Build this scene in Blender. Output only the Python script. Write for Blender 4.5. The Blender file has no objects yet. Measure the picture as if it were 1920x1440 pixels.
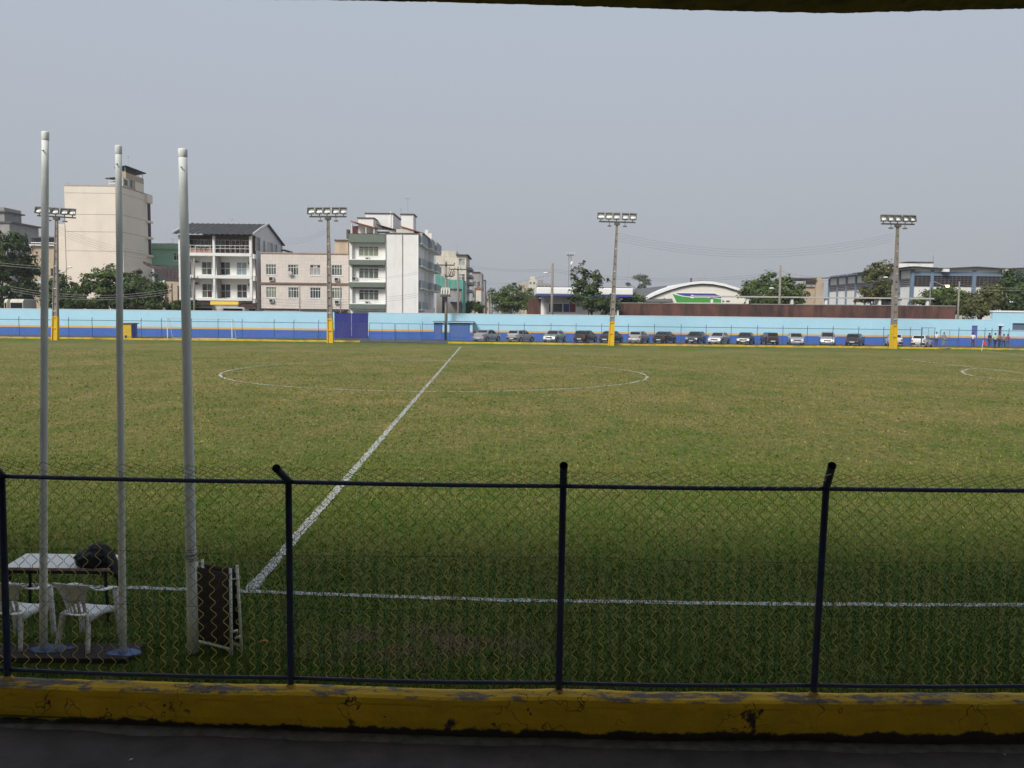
import bpy, bmesh, math, random
import numpy as np
from mathutils import Vector, Matrix, Quaternion, noise

random.seed(7)
rng = np.random.default_rng(7)
sc = bpy.context.scene
COL = sc.collection
rad = math.radians

# ------------------------------------------------------------------ camera
CAM_H = 3.4
FPX = 1580.0                      # focal length in pixels of a 1920 px wide frame
PITCH = math.atan(133.0 / FPX)
ROLL = 0.0115
cam_d = bpy.data.cameras.new('camera')
cam = bpy.data.objects.new('camera', cam_d)
COL.objects.link(cam)
cam_d.sensor_fit = 'HORIZONTAL'
cam_d.sensor_width = 36.0
cam_d.lens = FPX / 1920.0 * 36.0
cam_d.clip_start = 0.05
cam_d.clip_end = 9000.0
CAM_R = Matrix.Rotation(math.pi / 2 - PITCH, 3, 'X') @ Matrix.Rotation(ROLL, 3, 'Z')
cam.matrix_world = Matrix.Translation((0, 0, CAM_H)) @ CAM_R.to_4x4()
sc.camera = cam

# ------------------------------------------------------------------ light
SUN_EL, SUN_AZ = rad(39), rad(212)     # azimuth clockwise from +Y: the sun stands behind the stand, to the left
to_sun = Vector((math.sin(SUN_AZ) * math.cos(SUN_EL), math.cos(SUN_AZ) * math.cos(SUN_EL), math.sin(SUN_EL)))
sun_d = bpy.data.lights.new('sun', 'SUN')
sun_d.energy = 3.45
sun_d.angle = rad(18)
sun_d.color = (1.0, 0.96, 0.90)
sun = bpy.data.objects.new('sun', sun_d)
COL.objects.link(sun)
sun.rotation_euler = to_sun.to_track_quat('Z', 'Y').to_euler()
world = bpy.data.worlds.new('World')
sc.world = world
world.use_nodes = True
wn, wl = world.node_tree.nodes, world.node_tree.links
wn.clear()
w_out = wn.new('ShaderNodeOutputWorld')
w_bg = wn.new('ShaderNodeBackground')
w_sky = wn.new('ShaderNodeTexSky')
w_sky.sky_type = 'NISHITA'
w_sky.sun_disc = False
w_sky.sun_elevation = SUN_EL
w_sky.sun_rotation = SUN_AZ
w_sky.dust_density = 6.0
w_sky.air_density = 1.5
w_mix = wn.new('ShaderNodeMix')
w_mix.data_type = 'RGBA'
w_mix.inputs[0].default_value = 0.90           # an even veil of haze over the clear sky
w_tc = wn.new('ShaderNodeTexCoord')
w_sep = wn.new('ShaderNodeSeparateXYZ')
wl.new(w_tc.outputs['Generated'], w_sep.inputs[0])
w_el = wn.new('ShaderNodeMapRange')            # the veil thickens and greys towards the whole horizon
w_el.inputs[1].default_value = -0.02
w_el.inputs[2].default_value = 0.40
wl.new(w_sep.outputs[2], w_el.inputs[0])
w_veil = wn.new('ShaderNodeMix')
w_veil.data_type = 'RGBA'
w_veil.inputs[6].default_value = (4.45, 4.62, 4.98, 1)
w_veil.inputs[7].default_value = (4.90, 5.50, 6.45, 1)
wl.new(w_el.outputs[0], w_veil.inputs[0])
wl.new(w_veil.outputs[2], w_mix.inputs[7])
wl.new(w_sky.outputs[0], w_mix.inputs[6])
wl.new(w_mix.outputs[2], w_bg.inputs[0])
w_bg.inputs[1].default_value = 0.10
wl.new(w_bg.outputs[0], w_out.inputs[0])
sc.view_settings.view_transform = 'Standard'
sc.view_settings.look = 'None'
sc.view_settings.exposure = 0.0
sc.view_settings.gamma = 1.0
sc.cycles.max_bounces = 6
sc.cycles.diffuse_bounces = 3
sc.cycles.glossy_bounces = 2
sc.cycles.transmission_bounces = 2
sc.cycles.volume_bounces = 0
sc.cycles.transparent_max_bounces = 6

# ------------------------------------------------------------------ pixel <-> world
def pt(u, v, y):
    d = CAM_R @ Vector(((u - 960) / FPX, -(v - 720) / FPX, -1.0))
    return Vector((0, 0, CAM_H)) + d * (y / d.y)
def gr(u, v, z=0.0):
    d = CAM_R @ Vector(((u - 960) / FPX, -(v - 720) / FPX, -1.0))
    return Vector((0, 0, CAM_H)) + d * ((z - CAM_H) / d.z)
def R(u0, u1, v0, v1, y):
    um, vm = (u0 + u1) / 2, (v0 + v1) / 2
    return pt(u0, vm, y).x, pt(u1, vm, y).x, pt(um, v1, y).z, pt(um, v0, y).z

# ------------------------------------------------------------------ materials
MATS = {}
def pm(name, c, rough=0.75, var=0.12, scale=2.0, bump=0.0, bscale=40.0, spec=0.3, metal=0.0,
       dirt=None, dirt_amt=0.5, dirt_scale=(1, 1, 1), dirt_lo=0.5, dirt_hi=0.75, island=0.0, coat=0.0, trans=0.0):
    if name in MATS:
        return MATS[name]
    m = bpy.data.materials.new(name)
    m.use_nodes = True
    nt = m.node_tree
    N, L = nt.nodes, nt.links
    bs = N['Principled BSDF']
    bs.inputs['Roughness'].default_value = rough
    bs.inputs['Specular IOR Level'].default_value = spec
    bs.inputs['Metallic'].default_value = metal
    if coat: bs.inputs['Coat Weight'].default_value = coat
    if trans: bs.inputs['Transmission Weight'].default_value = trans
    geo = N.new('ShaderNodeNewGeometry')
    nz = N.new('ShaderNodeTexNoise')
    nz.inputs['Scale'].default_value = scale
    nz.inputs['Detail'].default_value = 6
    nz.inputs['Roughness'].default_value = 0.6
    L.new(geo.outputs['Position'], nz.inputs['Vector'])
    mr = N.new('ShaderNodeMapRange')
    mr.inputs[1].default_value = 0.3
    mr.inputs[2].default_value = 0.7
    mr.inputs[3].default_value = 1 - var
    mr.inputs[4].default_value = 1 + var
    L.new(nz.outputs[0], mr.inputs[0])
    val = mr.outputs[0]
    if island:
        ir = N.new('ShaderNodeMapRange')
        ir.inputs[3].default_value = 1 - island
        ir.inputs[4].default_value = 1 + island
        L.new(geo.outputs['Random Per Island'], ir.inputs[0])
        mu = N.new('ShaderNodeMath'); mu.operation = 'MULTIPLY'
        L.new(val, mu.inputs[0]); L.new(ir.outputs[0], mu.inputs[1])
        val = mu.outputs[0]
    vm = N.new('ShaderNodeVectorMath'); vm.operation = 'SCALE'
    vm.inputs[0].default_value = c[:3]
    L.new(val, vm.inputs['Scale'])
    col = vm.outputs[0]
    if dirt:
        mp = N.new('ShaderNodeMapping')
        mp.inputs['Scale'].default_value = dirt_scale
        L.new(geo.outputs['Position'], mp.inputs[0])
        n2 = N.new('ShaderNodeTexNoise')
        n2.inputs['Scale'].default_value = 1.0
        n2.inputs['Detail'].default_value = 7
        n2.inputs['Roughness'].default_value = 0.65
        L.new(mp.outputs[0], n2.inputs['Vector'])
        m2 = N.new('ShaderNodeMapRange')
        m2.inputs[1].default_value = dirt_lo
        m2.inputs[2].default_value = dirt_hi
        m2.inputs[3].default_value = 0
        m2.inputs[4].default_value = dirt_amt
        L.new(n2.outputs[0], m2.inputs[0])
        mx = N.new('ShaderNodeMix'); mx.data_type = 'RGBA'
        L.new(m2.outputs[0], mx.inputs[0])
        L.new(col, mx.inputs[6])
        mx.inputs[7].default_value = (*dirt, 1)
        col = mx.outputs[2]
    L.new(col, bs.inputs['Base Color'])
    if bump:
        nb = N.new('ShaderNodeTexNoise')
        nb.inputs['Scale'].default_value = bscale
        nb.inputs['Detail'].default_value = 4
        L.new(geo.outputs['Position'], nb.inputs['Vector'])
        bp = N.new('ShaderNodeBump')
        bp.inputs['Strength'].default_value = bump
        bp.inputs['Distance'].default_value = 0.02
        L.new(nb.outputs[0], bp.inputs['Height'])
        L.new(bp.outputs[0], bs.inputs['Normal'])
    MATS[name] = m
    return m

# ------------------------------------------------------------------ mesh builder
ORG = {}
class MB:
    def __init__(s): s.v, s.f = [], []
    def add(s, vs, fs):
        o = len(s.v); s.v.extend(tuple(p) for p in vs); s.f.extend(tuple(i + o for i in f) for f in fs); return s
    def hexa(s, p):      # 8 points: bottom ring then top ring
        return s.add(p, [(3, 2, 1, 0), (4, 5, 6, 7), (0, 1, 5, 4), (1, 2, 6, 5), (2, 3, 7, 6), (3, 0, 4, 7)])
    def box(s, x0, x1, y0, y1, z0, z1):
        return s.hexa([(x0, y0, z0), (x1, y0, z0), (x1, y1, z0), (x0, y1, z0), (x0, y0, z1), (x1, y0, z1), (x1, y1, z1), (x0, y1, z1)])
    def quad(s, *p): return s.add(p, [tuple(range(len(p)))])
    def tube(s, pts, r, n=8, cap=True):
        pts = [Vector(p) for p in pts]
        rr = r if isinstance(r, (list, tuple)) else [r] * len(pts)
        o = len(s.v)
        prev = None
        for i, p in enumerate(pts):
            t = (pts[min(i + 1, len(pts) - 1)] - pts[max(i - 1, 0)]).normalized()
            if prev is None:
                a = Vector((0, 0, 1)) if abs(t.z) < 0.9 else Vector((1, 0, 0))
                e = t.cross(a).normalized()
            else:
                e = (prev - t * prev.dot(t)).normalized()
            prev = e
            b = t.cross(e)
            for k in range(n):
                an = 2 * math.pi * k / n
                s.v.append(tuple(p + (e * math.cos(an) + b * math.sin(an)) * rr[i]))
        for i in range(len(pts) - 1):
            for k in range(n):
                a, b_ = o + i * n + k, o + i * n + (k + 1) % n
                s.f.append((a, b_, b_ + n, a + n))
        if cap:
            s.f.append(tuple(o + k for k in range(n))[::-1])
            s.f.append(tuple(o + (len(pts) - 1) * n + k for k in range(n)))
        return s
    def prism_y(s, poly, y0, y1):
        n = len(poly)
        vs = [(x, y0, z) for x, z in poly] + [(x, y1, z) for x, z in poly]
        return s.add(vs, [tuple(range(n)), tuple(range(n, 2 * n))[::-1]] + [(i, i + n, (i + 1) % n + n, (i + 1) % n) for i in range(n)])
    def prism_x(s, poly, x0, x1):
        n = len(poly)
        vs = [(x0, y, z) for y, z in poly] + [(x1, y, z) for y, z in poly]
        return s.add(vs, [tuple(range(n)), tuple(range(n, 2 * n))[::-1]] + [(i, i + n, (i + 1) % n + n, (i + 1) % n) for i in range(n)])
    def prism_z(s, poly, z0, z1):
        n = len(poly)
        vs = [(x, y, z0) for x, y in poly] + [(x, y, z1) for x, y in poly]
        return s.add(vs, [tuple(range(n))[::-1], tuple(range(n, 2 * n))] + [(i, (i + 1) % n, (i + 1) % n + n, i + n) for i in range(n)])
    def grid(s, P):      # rows of points
        o = len(s.v); nr, nc = len(P), len(P[0])
        for row in P: s.v.extend(tuple(p) for p in row)
        for i in range(nr - 1):
            for j in range(nc - 1):
                a = o + i * nc + j
                s.f.append((a, a + 1, a + nc + 1, a + nc))
        return s
    def sphere(s, c, r, n=10, m=7):
        c = Vector(c); r = r if isinstance(r, (tuple, list)) else (r, r, r)
        P = []
        for i in range(m + 1):
            th = math.pi * i / m
            P.append([(c.x + r[0] * math.sin(th) * math.cos(2 * math.pi * j / n), c.y + r[1] * math.sin(th) * math.sin(2 * math.pi * j / n), c.z + r[2] * math.cos(th)) for j in range(n + 1)])
        return s.grid(P)
    def build(s, name, mat, parent=None, smooth=False, bevel=0.0):
        o3 = ORG.get(parent.name, (0, 0, 0)) if parent else (0, 0, 0)
        me = bpy.data.meshes.new(name)
        vs = s.v if o3 == (0, 0, 0) else [(x - o3[0], y - o3[1], z - o3[2]) for x, y, z in s.v]
        me.from_pydata(vs, [], s.f)
        me.materials.append(mat)
        if smooth:
            me.polygons.foreach_set('use_smooth', [True] * len(me.polygons))
        me.update()
        ob = bpy.data.objects.new(name, me)
        COL.objects.link(ob)
        if parent:
            ob.parent = parent
            ORG[ob.name] = o3
        if bevel:
            b = ob.modifiers.new('bevel', 'BEVEL'); b.width = bevel; b.segments = 2; b.limit_method = 'ANGLE'
        return ob
def tag(o, label=None, cat=None, group=None, kind=None):
    if label: o['label'] = label
    if cat: o['category'] = cat
    if group: o['group'] = group
    if kind: o['kind'] = kind
    return o
def thing(name, label, cat, loc=(0, 0, 0), group=None, local=False):
    o = bpy.data.objects.new(name, None)
    COL.objects.link(o)
    o.location = loc
    o.empty_display_size = 0.2
    ORG[o.name] = (0, 0, 0) if local else tuple(loc)
    return tag(o, label, cat, group)
def copy_tree(o, parent=None):
    c = o.copy(); COL.objects.link(c)
    if parent: c.parent = parent
    for ch in list(o.children): copy_tree(ch, c)
    return c

# facade frame F = (origin, along, inward)
def frame(x, y, z, U=(1, 0, 0), I=(0, 1, 0)): return (Vector((x, y, z)), Vector(U), Vector(I))
def fp(F, a, b, d=0.0): return F[0] + F[1] * a + Vector((0, 0, 1)) * b + F[2] * d
def fbox(mb, F, a0, a1, b0, b1, d0, d1):
    return mb.hexa([fp(F, a0, b0, d0), fp(F, a1, b0, d0), fp(F, a1, b0, d1), fp(F, a0, b0, d1), fp(F, a0, b1, d0), fp(F, a1, b1, d0), fp(F, a1, b1, d1), fp(F, a0, b1, d1)])
def facade(mb, F, a0, a1, b0, b1, ops, t=0.2):
    A = sorted(set([a0, a1] + [x for o in ops for x in o[:2]])); B = sorted(set([b0, b1] + [x for o in ops for x in o[2:4]]))
    A = [a for a in A if a0 <= a <= a1]; B = [b for b in B if b0 <= b <= b1]
    for i in range(len(A) - 1):
        for j in range(len(B) - 1):
            ca, cb = (A[i] + A[i + 1]) / 2, (B[j] + B[j + 1]) / 2
            if any(o[0] < ca < o[1] and o[2] < cb < o[3] for o in ops): continue
            mb.quad(fp(F, A[i], B[j]), fp(F, A[i + 1], B[j]), fp(F, A[i + 1], B[j + 1]), fp(F, A[i], B[j + 1]))
    for (p, q, r, s_) in [o[:4] for o in ops]:
        for (e, f) in (((p, r), (p, s_)), ((q, r), (q, s_)), ((p, r), (q, r)), ((p, s_), (q, s_))):
            mb.quad(fp(F, *e), fp(F, *f), fp(F, f[0], f[1], t), fp(F, e[0], e[1], t))
    return mb
def shell(mb, F, a0, a1, b0, b1, depth, bottom=False):      # sides, back and roof behind a facade
    mb.quad(fp(F, a0, b0), fp(F, a0, b0, depth), fp(F, a0, b1, depth), fp(F, a0, b1))
    mb.quad(fp(F, a1, b0), fp(F, a1, b0, depth), fp(F, a1, b1, depth), fp(F, a1, b1))
    mb.quad(fp(F, a0, b0, depth), fp(F, a1, b0, depth), fp(F, a1, b1, depth), fp(F, a0, b1, depth))
    mb.quad(fp(F, a0, b1), fp(F, a1, b1), fp(F, a1, b1, depth), fp(F, a0, b1, depth))
    return mb
def window(root, F, a0, a1, b0, b1, cols=2, transom=0.0, d=0.12, fm=None, panes=None, bar=0.055, name='window', sill=True):
    fm = fm or M['white_frame']
    mb = MB()
    e = 0.002
    fbox(mb, F, a0 + e, a0 + bar, b0 + e, b1 - e, d - .05, d); fbox(mb, F, a1 - bar, a1 - e, b0 + e, b1 - e, d - .05, d)
    fbox(mb, F, a0 + bar, a1 - bar, b0 + e, b0 + bar, d - .05, d); fbox(mb, F, a0 + bar, a1 - bar, b1 - bar, b1 - e, d - .05, d)
    zt = b1 - (b1 - b0) * transom if transom else b1
    w = (a1 - a0) / cols
    for c in range(1, cols):
        fbox(mb, F, a0 + c * w - bar / 2, a0 + c * w + bar / 2, b0 + bar, b1 - bar, d - .048, d)
    if transom: fbox(mb, F, a0 + bar, a1 - bar, zt - bar / 2, zt + bar / 2, d - .052, d)
    wo = mb.build(name, fm, root)
    rows = [(b0, zt), (zt, b1)] if transom else [(b0, b1)]
    for ri, (r0, r1) in enumerate(rows):
        for c in range(cols):
            p = MB()
            fbox(p, F, a0 + c * w + .01, a0 + (c + 1) * w - .01, r0 + .01, r1 - .01, d - .01, d + .02)
            pmat = random.choice(panes) if panes else M['glass']
            p.build('pane', pmat, wo)
    bk = MB(); bk.quad(fp(F, a0, b0, d + .03), fp(F, a1, b0, d + .03), fp(F, a1, b1, d + .03), fp(F, a0, b1, d + .03))
    bk.build('dark_backing', M['interior'], wo)  # near-black sheet painted in for the unlit room behind the panes
    if sill:
        s_ = MB(); fbox(s_, F, a0 - .06, a1 + .06, b0 - .08, b0 - .001, -.06, d - .06); s_.build('sill', fm, wo)
    return wo

M = {}
def defmats():
    M['white_frame'] = pm('white window frame', (.72, .72, .70), .5, .06)
    M['glass'] = pm('dark window glass', (.035, .04, .045), .08, .3, .8, spec=.6)
    M['glass_dim'] = pm('greenish dim glass', (.10, .115, .095), .15, .25, .8, spec=.6)
    M['glass_curtain'] = pm('pane with pale curtain', (.34, .33, .32), .3, .2, 1.5, spec=.5)
    M['glass_blue'] = pm('pane with pale blue blind', (.24, .31, .33), .25, .15, 1.5, spec=.5)
    M['glass_green'] = pm('pane with green blind', (.19, .21, .15), .3, .1, 1.5, spec=.5)
    M['glass_brown'] = pm('brown bronze glass', (.06, .035, .03), .12, .3, .8, spec=.6)
    M['interior'] = pm('dark interior', (.02, .02, .022), .9, .2)
    M['white'] = pm('white painted render', (.76, .75, .72), .8, .05, .6, .1, 25, dirt=(.42, .40, .36), dirt_amt=.35, dirt_scale=(.9, .9, .12), dirt_lo=.52, dirt_hi=.8)
    M['offwhite'] = pm('aged off-white render', (.60, .56, .47), .85, .08, .6, .1, 25, dirt=(.22, .20, .17), dirt_amt=.6, dirt_scale=(.7, .7, .15), dirt_lo=.5, dirt_hi=.75)
    M['cream'] = pm('cream render', (.74, .66, .555), .85, .05, .35, .1, 20, dirt=(.52, .45, .38), dirt_amt=.4, dirt_scale=(.35, .35, .1), dirt_lo=.52, dirt_hi=.8)
    M['beige'] = pm('beige render', (.46, .37, .27), .85, .08, .6, .1, 20, dirt=(.2, .16, .12), dirt_amt=.5, dirt_scale=(.5, .5, .1))
    M['greywall'] = pm('grey cement render', (.30, .29, .28), .9, .12, .6, .15, 20, dirt=(.14, .13, .12), dirt_amt=.6, dirt_scale=(.6, .6, .12))
    M['sidegrey'] = pm('pale grey render', (.52, .53, .55), .85, .05, .6)
    M['green'] = pm('mint green render', (.25, .44, .31), .85, .08, .5, dirt=(.16, .28, .2), dirt_amt=.5, dirt_scale=(.5, .5, .1))
    M['olive'] = pm('grey green tile band', (.145, .175, .145), .6, .1, 3, .15, 12)
    M['teal'] = pm('teal painted sheet metal', (.10, .33, .27), .6, .15, .8, dirt=(.05, .12, .1), dirt_amt=.5, dirt_scale=(1, 1, .2))
    M['roof_dark'] = pm('dark fibre cement roof sheet', (.055, .053, .056), .85, .25, 1.2, .2, 8)
    M['roof_brown'] = pm('brown clay tile', (.062, .036, .030), .85, .3, 1.5, .3, 12)
    M['roof_red'] = pm('red clay tile', (.30, .11, .07), .85, .25, 2, .3, 12)
    M['slab_dark'] = pm('dark weathered coping', (.10, .095, .09), .85, .2, 2)
    M['steel'] = pm('galvanised steel', (.42, .43, .44), .45, .1, 4, metal=.7)
    M['black_metal'] = pm('black painted metal', (.02, .02, .022), .5, .2, 5)
    M['ac'] = pm('air conditioner casing', (.5, .49, .46), .6, .1, 4)
    M['concrete'] = pm('grey concrete pole', (.25, .225, .20), .9, .14, 3, .3, 18, dirt=(.12, .105, .09), dirt_amt=.5, dirt_scale=(2, 2, .6))
    M['wire'] = pm('weathered cable', (.09, .09, .09), .7, .1)
    M['wire_pale'] = pm('pale aluminium cable', (.45, .43, .40), .6, .1)
    M['yellow'] = pm('yellow kerb paint', (.55, .375, .03), .75, .15, 2.5, .15, 25, dirt=(.20, .15, .07), dirt_amt=.75, dirt_scale=(1.2, 2.5, 4), dirt_lo=.48, dirt_hi=.66)
    M['yellow_pole'] = pm('yellow pole paint', (.66, .42, .02), .65, .08, 2.5, dirt=(.3, .22, .08), dirt_amt=.4, dirt_scale=(3, 3, 1.5), dirt_lo=.58, dirt_hi=.75)
    M['skyblue'] = pm('sky blue wall paint', (.40, .655, .78), .8, .04, .5, .1, 15, dirt=(.34, .56, .68), dirt_amt=.45, dirt_scale=(.4, .4, .25), dirt_lo=.48, dirt_hi=.75)
    M['royal'] = pm('royal blue wall paint', (.05, .135, .44), .75, .08, .6, .1, 15, dirt=(.14, .19, .36), dirt_amt=.4, dirt_scale=(.5, .5, 1.6), dirt_lo=.55, dirt_hi=.75)
    M['orange'] = pm('orange wall stripe', (.68, .40, .12), .75, .07, 1)
    M['navy'] = pm('navy gate paint', (.028, .035, .20), .55, .1, 1.2, dirt=(.05, .06, .2), dirt_amt=.5, dirt_scale=(.8, .8, .4))
    M['navy_pipe'] = pm('navy fence paint', (.030, .040, .088), .45, .25, 9, .15, 60, spec=.4, dirt=(.06, .04, .03), dirt_amt=.7, dirt_scale=(14, 14, 5), dirt_lo=.6, dirt_hi=.7)
    M['asphalt'] = pm('asphalt', (.085, .08, .085), .9, .25, 1.5, .3, 60, dirt=(.17, .155, .145), dirt_amt=.5, dirt_scale=(.5, .5, .5))
    M['brickwall'] = pm('stained terracotta wall', (.155, .075, .058), .9, .15, 1, .2, 10, dirt=(.035, .027, .026), dirt_amt=.9, dirt_scale=(.8, .8, .15), dirt_lo=.38, dirt_hi=.66)
    M['polewhite'] = pm('chalky white pole paint', (.76, .78, .73), .6, .05, 4, .1, 40, dirt=(.52, .55, .52), dirt_amt=.6, dirt_scale=(9, 9, 3), dirt_lo=.5, dirt_hi=.7)
    M['plastic'] = pm('white chair plastic', (.80, .79, .78), .42, .04, 5, spec=.45, dirt=(.5, .48, .45), dirt_amt=.3, dirt_scale=(6, 6, 6))
    M['rubber'] = pm('black rubber', (.015, .015, .016), .8, .1)
    M['chrome'] = pm('wheel alloy', (.5, .5, .52), .35, .1, metal=.7)
    M['carglass'] = pm('tinted car glass', (.014, .016, .020), .12, .2, spec=.22)
    M['redlamp'] = pm('red lamp lens', (.35, .02, .025), .25, .1, spec=.6)
    M['headlamp'] = pm('clear headlamp lens', (.75, .76, .76), .15, .05, spec=.6)
    M['plate'] = pm('grey number plate', (.55, .56, .55), .5, .05)
    M['trim'] = pm('black car trim', (.025, .025, .027), .6, .15)
    M['lampglass'] = pm('floodlight reflector', (.78, .79, .75), .3, .05, metal=.3)  # near-white: the glass's bright reflection is put into the colour
    M['bulb_glare'] = pm('white glare floodlight bulb', (.85, .85, .82), .25, .03)  # white, standing in for the bright reflection on unlit lamp glass
    M['lampbody'] = pm('floodlight housing', (.13, .125, .12), .6, .15)
    M['cartel_green'] = pm('green sign paint', (.07, .30, .06), .6, .06, 1.5)
    M['cartel_blue'] = pm('blue sign paint', (.045, .075, .30), .6, .06, 1.5)
    M['signwhite'] = pm('white sign paint', (.80, .80, .78), .6, .03)
    M['bluegrey'] = pm('grey blue painted concrete', (.16, .22, .30), .8, .07, .8)
    M['bark'] = pm('bark', (.09, .065, .05), .95, .25, 4, .4, 10)
defmats()

# ------------------------------------------------------------------ ground, pitch, lines
def grass_material(name, blades=False):
    m = bpy.data.materials.new(name); m.use_nodes = True
    N, L = m.node_tree.nodes, m.node_tree.links
    bs = N['Principled BSDF']
    bs.inputs['Roughness'].default_value = 0.9
    bs.inputs['Specular IOR Level'].default_value = 0.15
    geo = N.new('ShaderNodeNewGeometry')
    def noise_tex(scale, det, lo, hi, sx=1, sy=1, rough=.6):
        mp = N.new('ShaderNodeMapping'); mp.inputs['Scale'].default_value = (sx, sy, 1)
        L.new(geo.outputs['Position'], mp.inputs[0])
        n = N.new('ShaderNodeTexNoise'); n.inputs['Scale'].default_value = scale; n.inputs['Detail'].default_value = det
        n.inputs['Roughness'].default_value = rough
        L.new(mp.outputs[0], n.inputs['Vector'])
        r = N.new('ShaderNodeMapRange'); r.inputs[1].default_value = lo; r.inputs[2].default_value = hi
        L.new(n.outputs[0], r.inputs[0])
        return r.outputs[0]
    def mix(f, a, b):
        x = N.new('ShaderNodeMix'); x.data_type = 'RGBA'
        for s_, v_ in ((0, f), (6, a), (7, b)):
            if hasattr(v_, 'is_output'): L.new(v_, x.inputs[s_])
            elif isinstance(v_, (int, float)): x.inputs[s_].default_value = v_
            else: x.inputs[s_].default_value = (*v_, 1)
        return x.outputs[2]
    def math_(op, a, b):
        x = N.new('ShaderNodeMath'); x.operation = op; x.use_clamp = not (op == 'ADD' and b == -.5)
        for i, v_ in enumerate((a, b)):
            if hasattr(v_, 'is_output'): L.new(v_, x.inputs[i])
            else: x.inputs[i].default_value = v_
        return x.outputs[0]
    big = noise_tex(.16, 5, .30, .70, 1, 1.0)
    mid = noise_tex(1.0, 6, .34, .66, 1, .55, .7)
    fine = noise_tex(8.0, 6, .33, .67, 1.0, .34, .85)
    sep = N.new('ShaderNodeSeparateXYZ'); L.new(geo.outputs['Position'], sep.inputs[0])
    near = N.new('ShaderNodeMapRange'); near.inputs[1].default_value = 8; near.inputs[2].default_value = 30
    L.new(sep.outputs[1], near.inputs[0])                 # the turf by the stand is less burnt
    far = N.new('ShaderNodeMapRange'); far.inputs[1].default_value = 80; far.inputs[2].default_value = 91
    L.new(sep.outputs[1], far.inputs[0])
    dry = math_('MULTIPLY', math_('ADD', math_('MULTIPLY', big, .60), math_('MULTIPLY', mid, .62)), math_('ADD', math_('MULTIPLY', near.outputs[0], .85), .17))
    dry = math_('SUBTRACT', dry, math_('MULTIPLY', far.outputs[0], .45))
    fc = N.new('ShaderNodeMapRange'); fc.inputs[3].default_value = -.45; fc.inputs[4].default_value = .45; L.new(fine, fc.inputs[0]); fm_ = N.new('ShaderNodeMath'); fm_.operation = 'MULTIPLY'; L.new(fc.outputs[0], fm_.inputs[0]); L.new(math_('ADD', math_('MULTIPLY', near.outputs[0], .6), .4), fm_.inputs[1]); fine_c = fm_.outputs[0]
    dry = math_('ADD', dry, fine_c)
    green = mix(fine, (.046, .094, .007), (.100, .158, .020))
    straw = mix(fine, (.160, .131, .038), (.315, .250, .098))
    col = mix(dry, green, straw)
    # bare trodden patch beside the touchline
    p = gr(815, 1205)
    dx = math_('DIVIDE', 1, 1)
    vs = N.new('ShaderNodeVectorMath'); vs.operation = 'SUBTRACT'; vs.inputs[1].default_value = (p.x, p.y, 0)
    L.new(geo.outputs['Position'], vs.inputs[0])
    vm = N.new('ShaderNodeVectorMath'); vm.operation = 'MULTIPLY'; vm.inputs[1].default_value = (1 / 1.35, 1 / .62, 0)
    L.new(vs.outputs[0], vm.inputs[0])
    ln = N.new('ShaderNodeVectorMath'); ln.operation = 'LENGTH'; L.new(vm.outputs[0], ln.inputs[0])
    pr = N.new('ShaderNodeMapRange'); pr.inputs[1].default_value = 1.25; pr.inputs[2].default_value = .35
    L.new(ln.outputs['Value'], pr.inputs[0])
    bare = math_('MULTIPLY', pr.outputs[0], noise_tex(2.2, 6, .38, .62))
    col = mix(math_('MULTIPLY', bare, .95), col, (.20, .145, .085))
    if blades:
        ir = N.new('ShaderNodeMapRange'); ir.inputs[3].default_value = .7; ir.inputs[4].default_value = 1.4
        L.new(geo.outputs['Random Per Island'], ir.inputs[0])
        sc_ = N.new('ShaderNodeVectorMath'); sc_.operation = 'SCALE'
        L.new(col, sc_.inputs[0]); L.new(ir.outputs[0], sc_.inputs['Scale'])
        col = sc_.outputs[0]
    L.new(col, bs.inputs['Base Color'])
    if not blades:
        nb = N.new('ShaderNodeTexNoise'); nb.inputs['Scale'].default_value = 9; nb.inputs['Detail'].default_value = 8; nb.inputs['Roughness'].default_value = .75
        L.new(geo.outputs['Position'], nb.inputs['Vector'])
        bp = N.new('ShaderNodeBump'); bp.inputs['Strength'].default_value = .9; bp.inputs['Distance'].default_value = .09
        L.new(nb.outputs[0], bp.inputs['Height']); L.new(bp.outputs[0], bs.inputs['Normal'])
    return m
M['grass'] = grass_material('worn football turf')
M['blades'] = grass_material('turf blades', True)
def chalk_material(name='chalk line', lo=.34, hi=.52, scale=3.0):
    m = bpy.data.materials.new(name); m.use_nodes = True
    N, L = m.node_tree.nodes, m.node_tree.links
    bs = N['Principled BSDF']; bs.inputs['Base Color'].default_value = (.46, .47, .44, 1); bs.inputs['Roughness'].default_value = .9
    tr = N.new('ShaderNodeBsdfTransparent'); mx = N.new('ShaderNodeMixShader')
    geo = N.new('ShaderNodeNewGeometry'); n = N.new('ShaderNodeTexNoise'); n.inputs['Scale'].default_value = scale; n.inputs['Detail'].default_value = 8
    n.inputs['Roughness'].default_value = .7
    L.new(geo.outputs['Position'], n.inputs['Vector'])
    r = N.new('ShaderNodeMapRange'); r.inputs[1].default_value = lo; r.inputs[2].default_value = hi
    L.new(n.outputs[0], r.inputs[0]); L.new(r.outputs[0], mx.inputs[0])
    L.new(tr.outputs[0], mx.inputs[1]); L.new(bs.outputs[0], mx.inputs[2]); L.new(mx.outputs[0], N['Material Output'].inputs[0])
    return m
M['chalk'] = chalk_material('fresh chalk line', .32, .56, 16)
M['chalk_worn'] = chalk_material('worn chalk line', .36, .52, 1.1)
M['chalk_faint'] = chalk_material('faint chalk line', .50, .66, .7)
M['ground'] = pm('dusty ground', (.20, .18, .155), .95, .2, .2, .2, 5)

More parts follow.
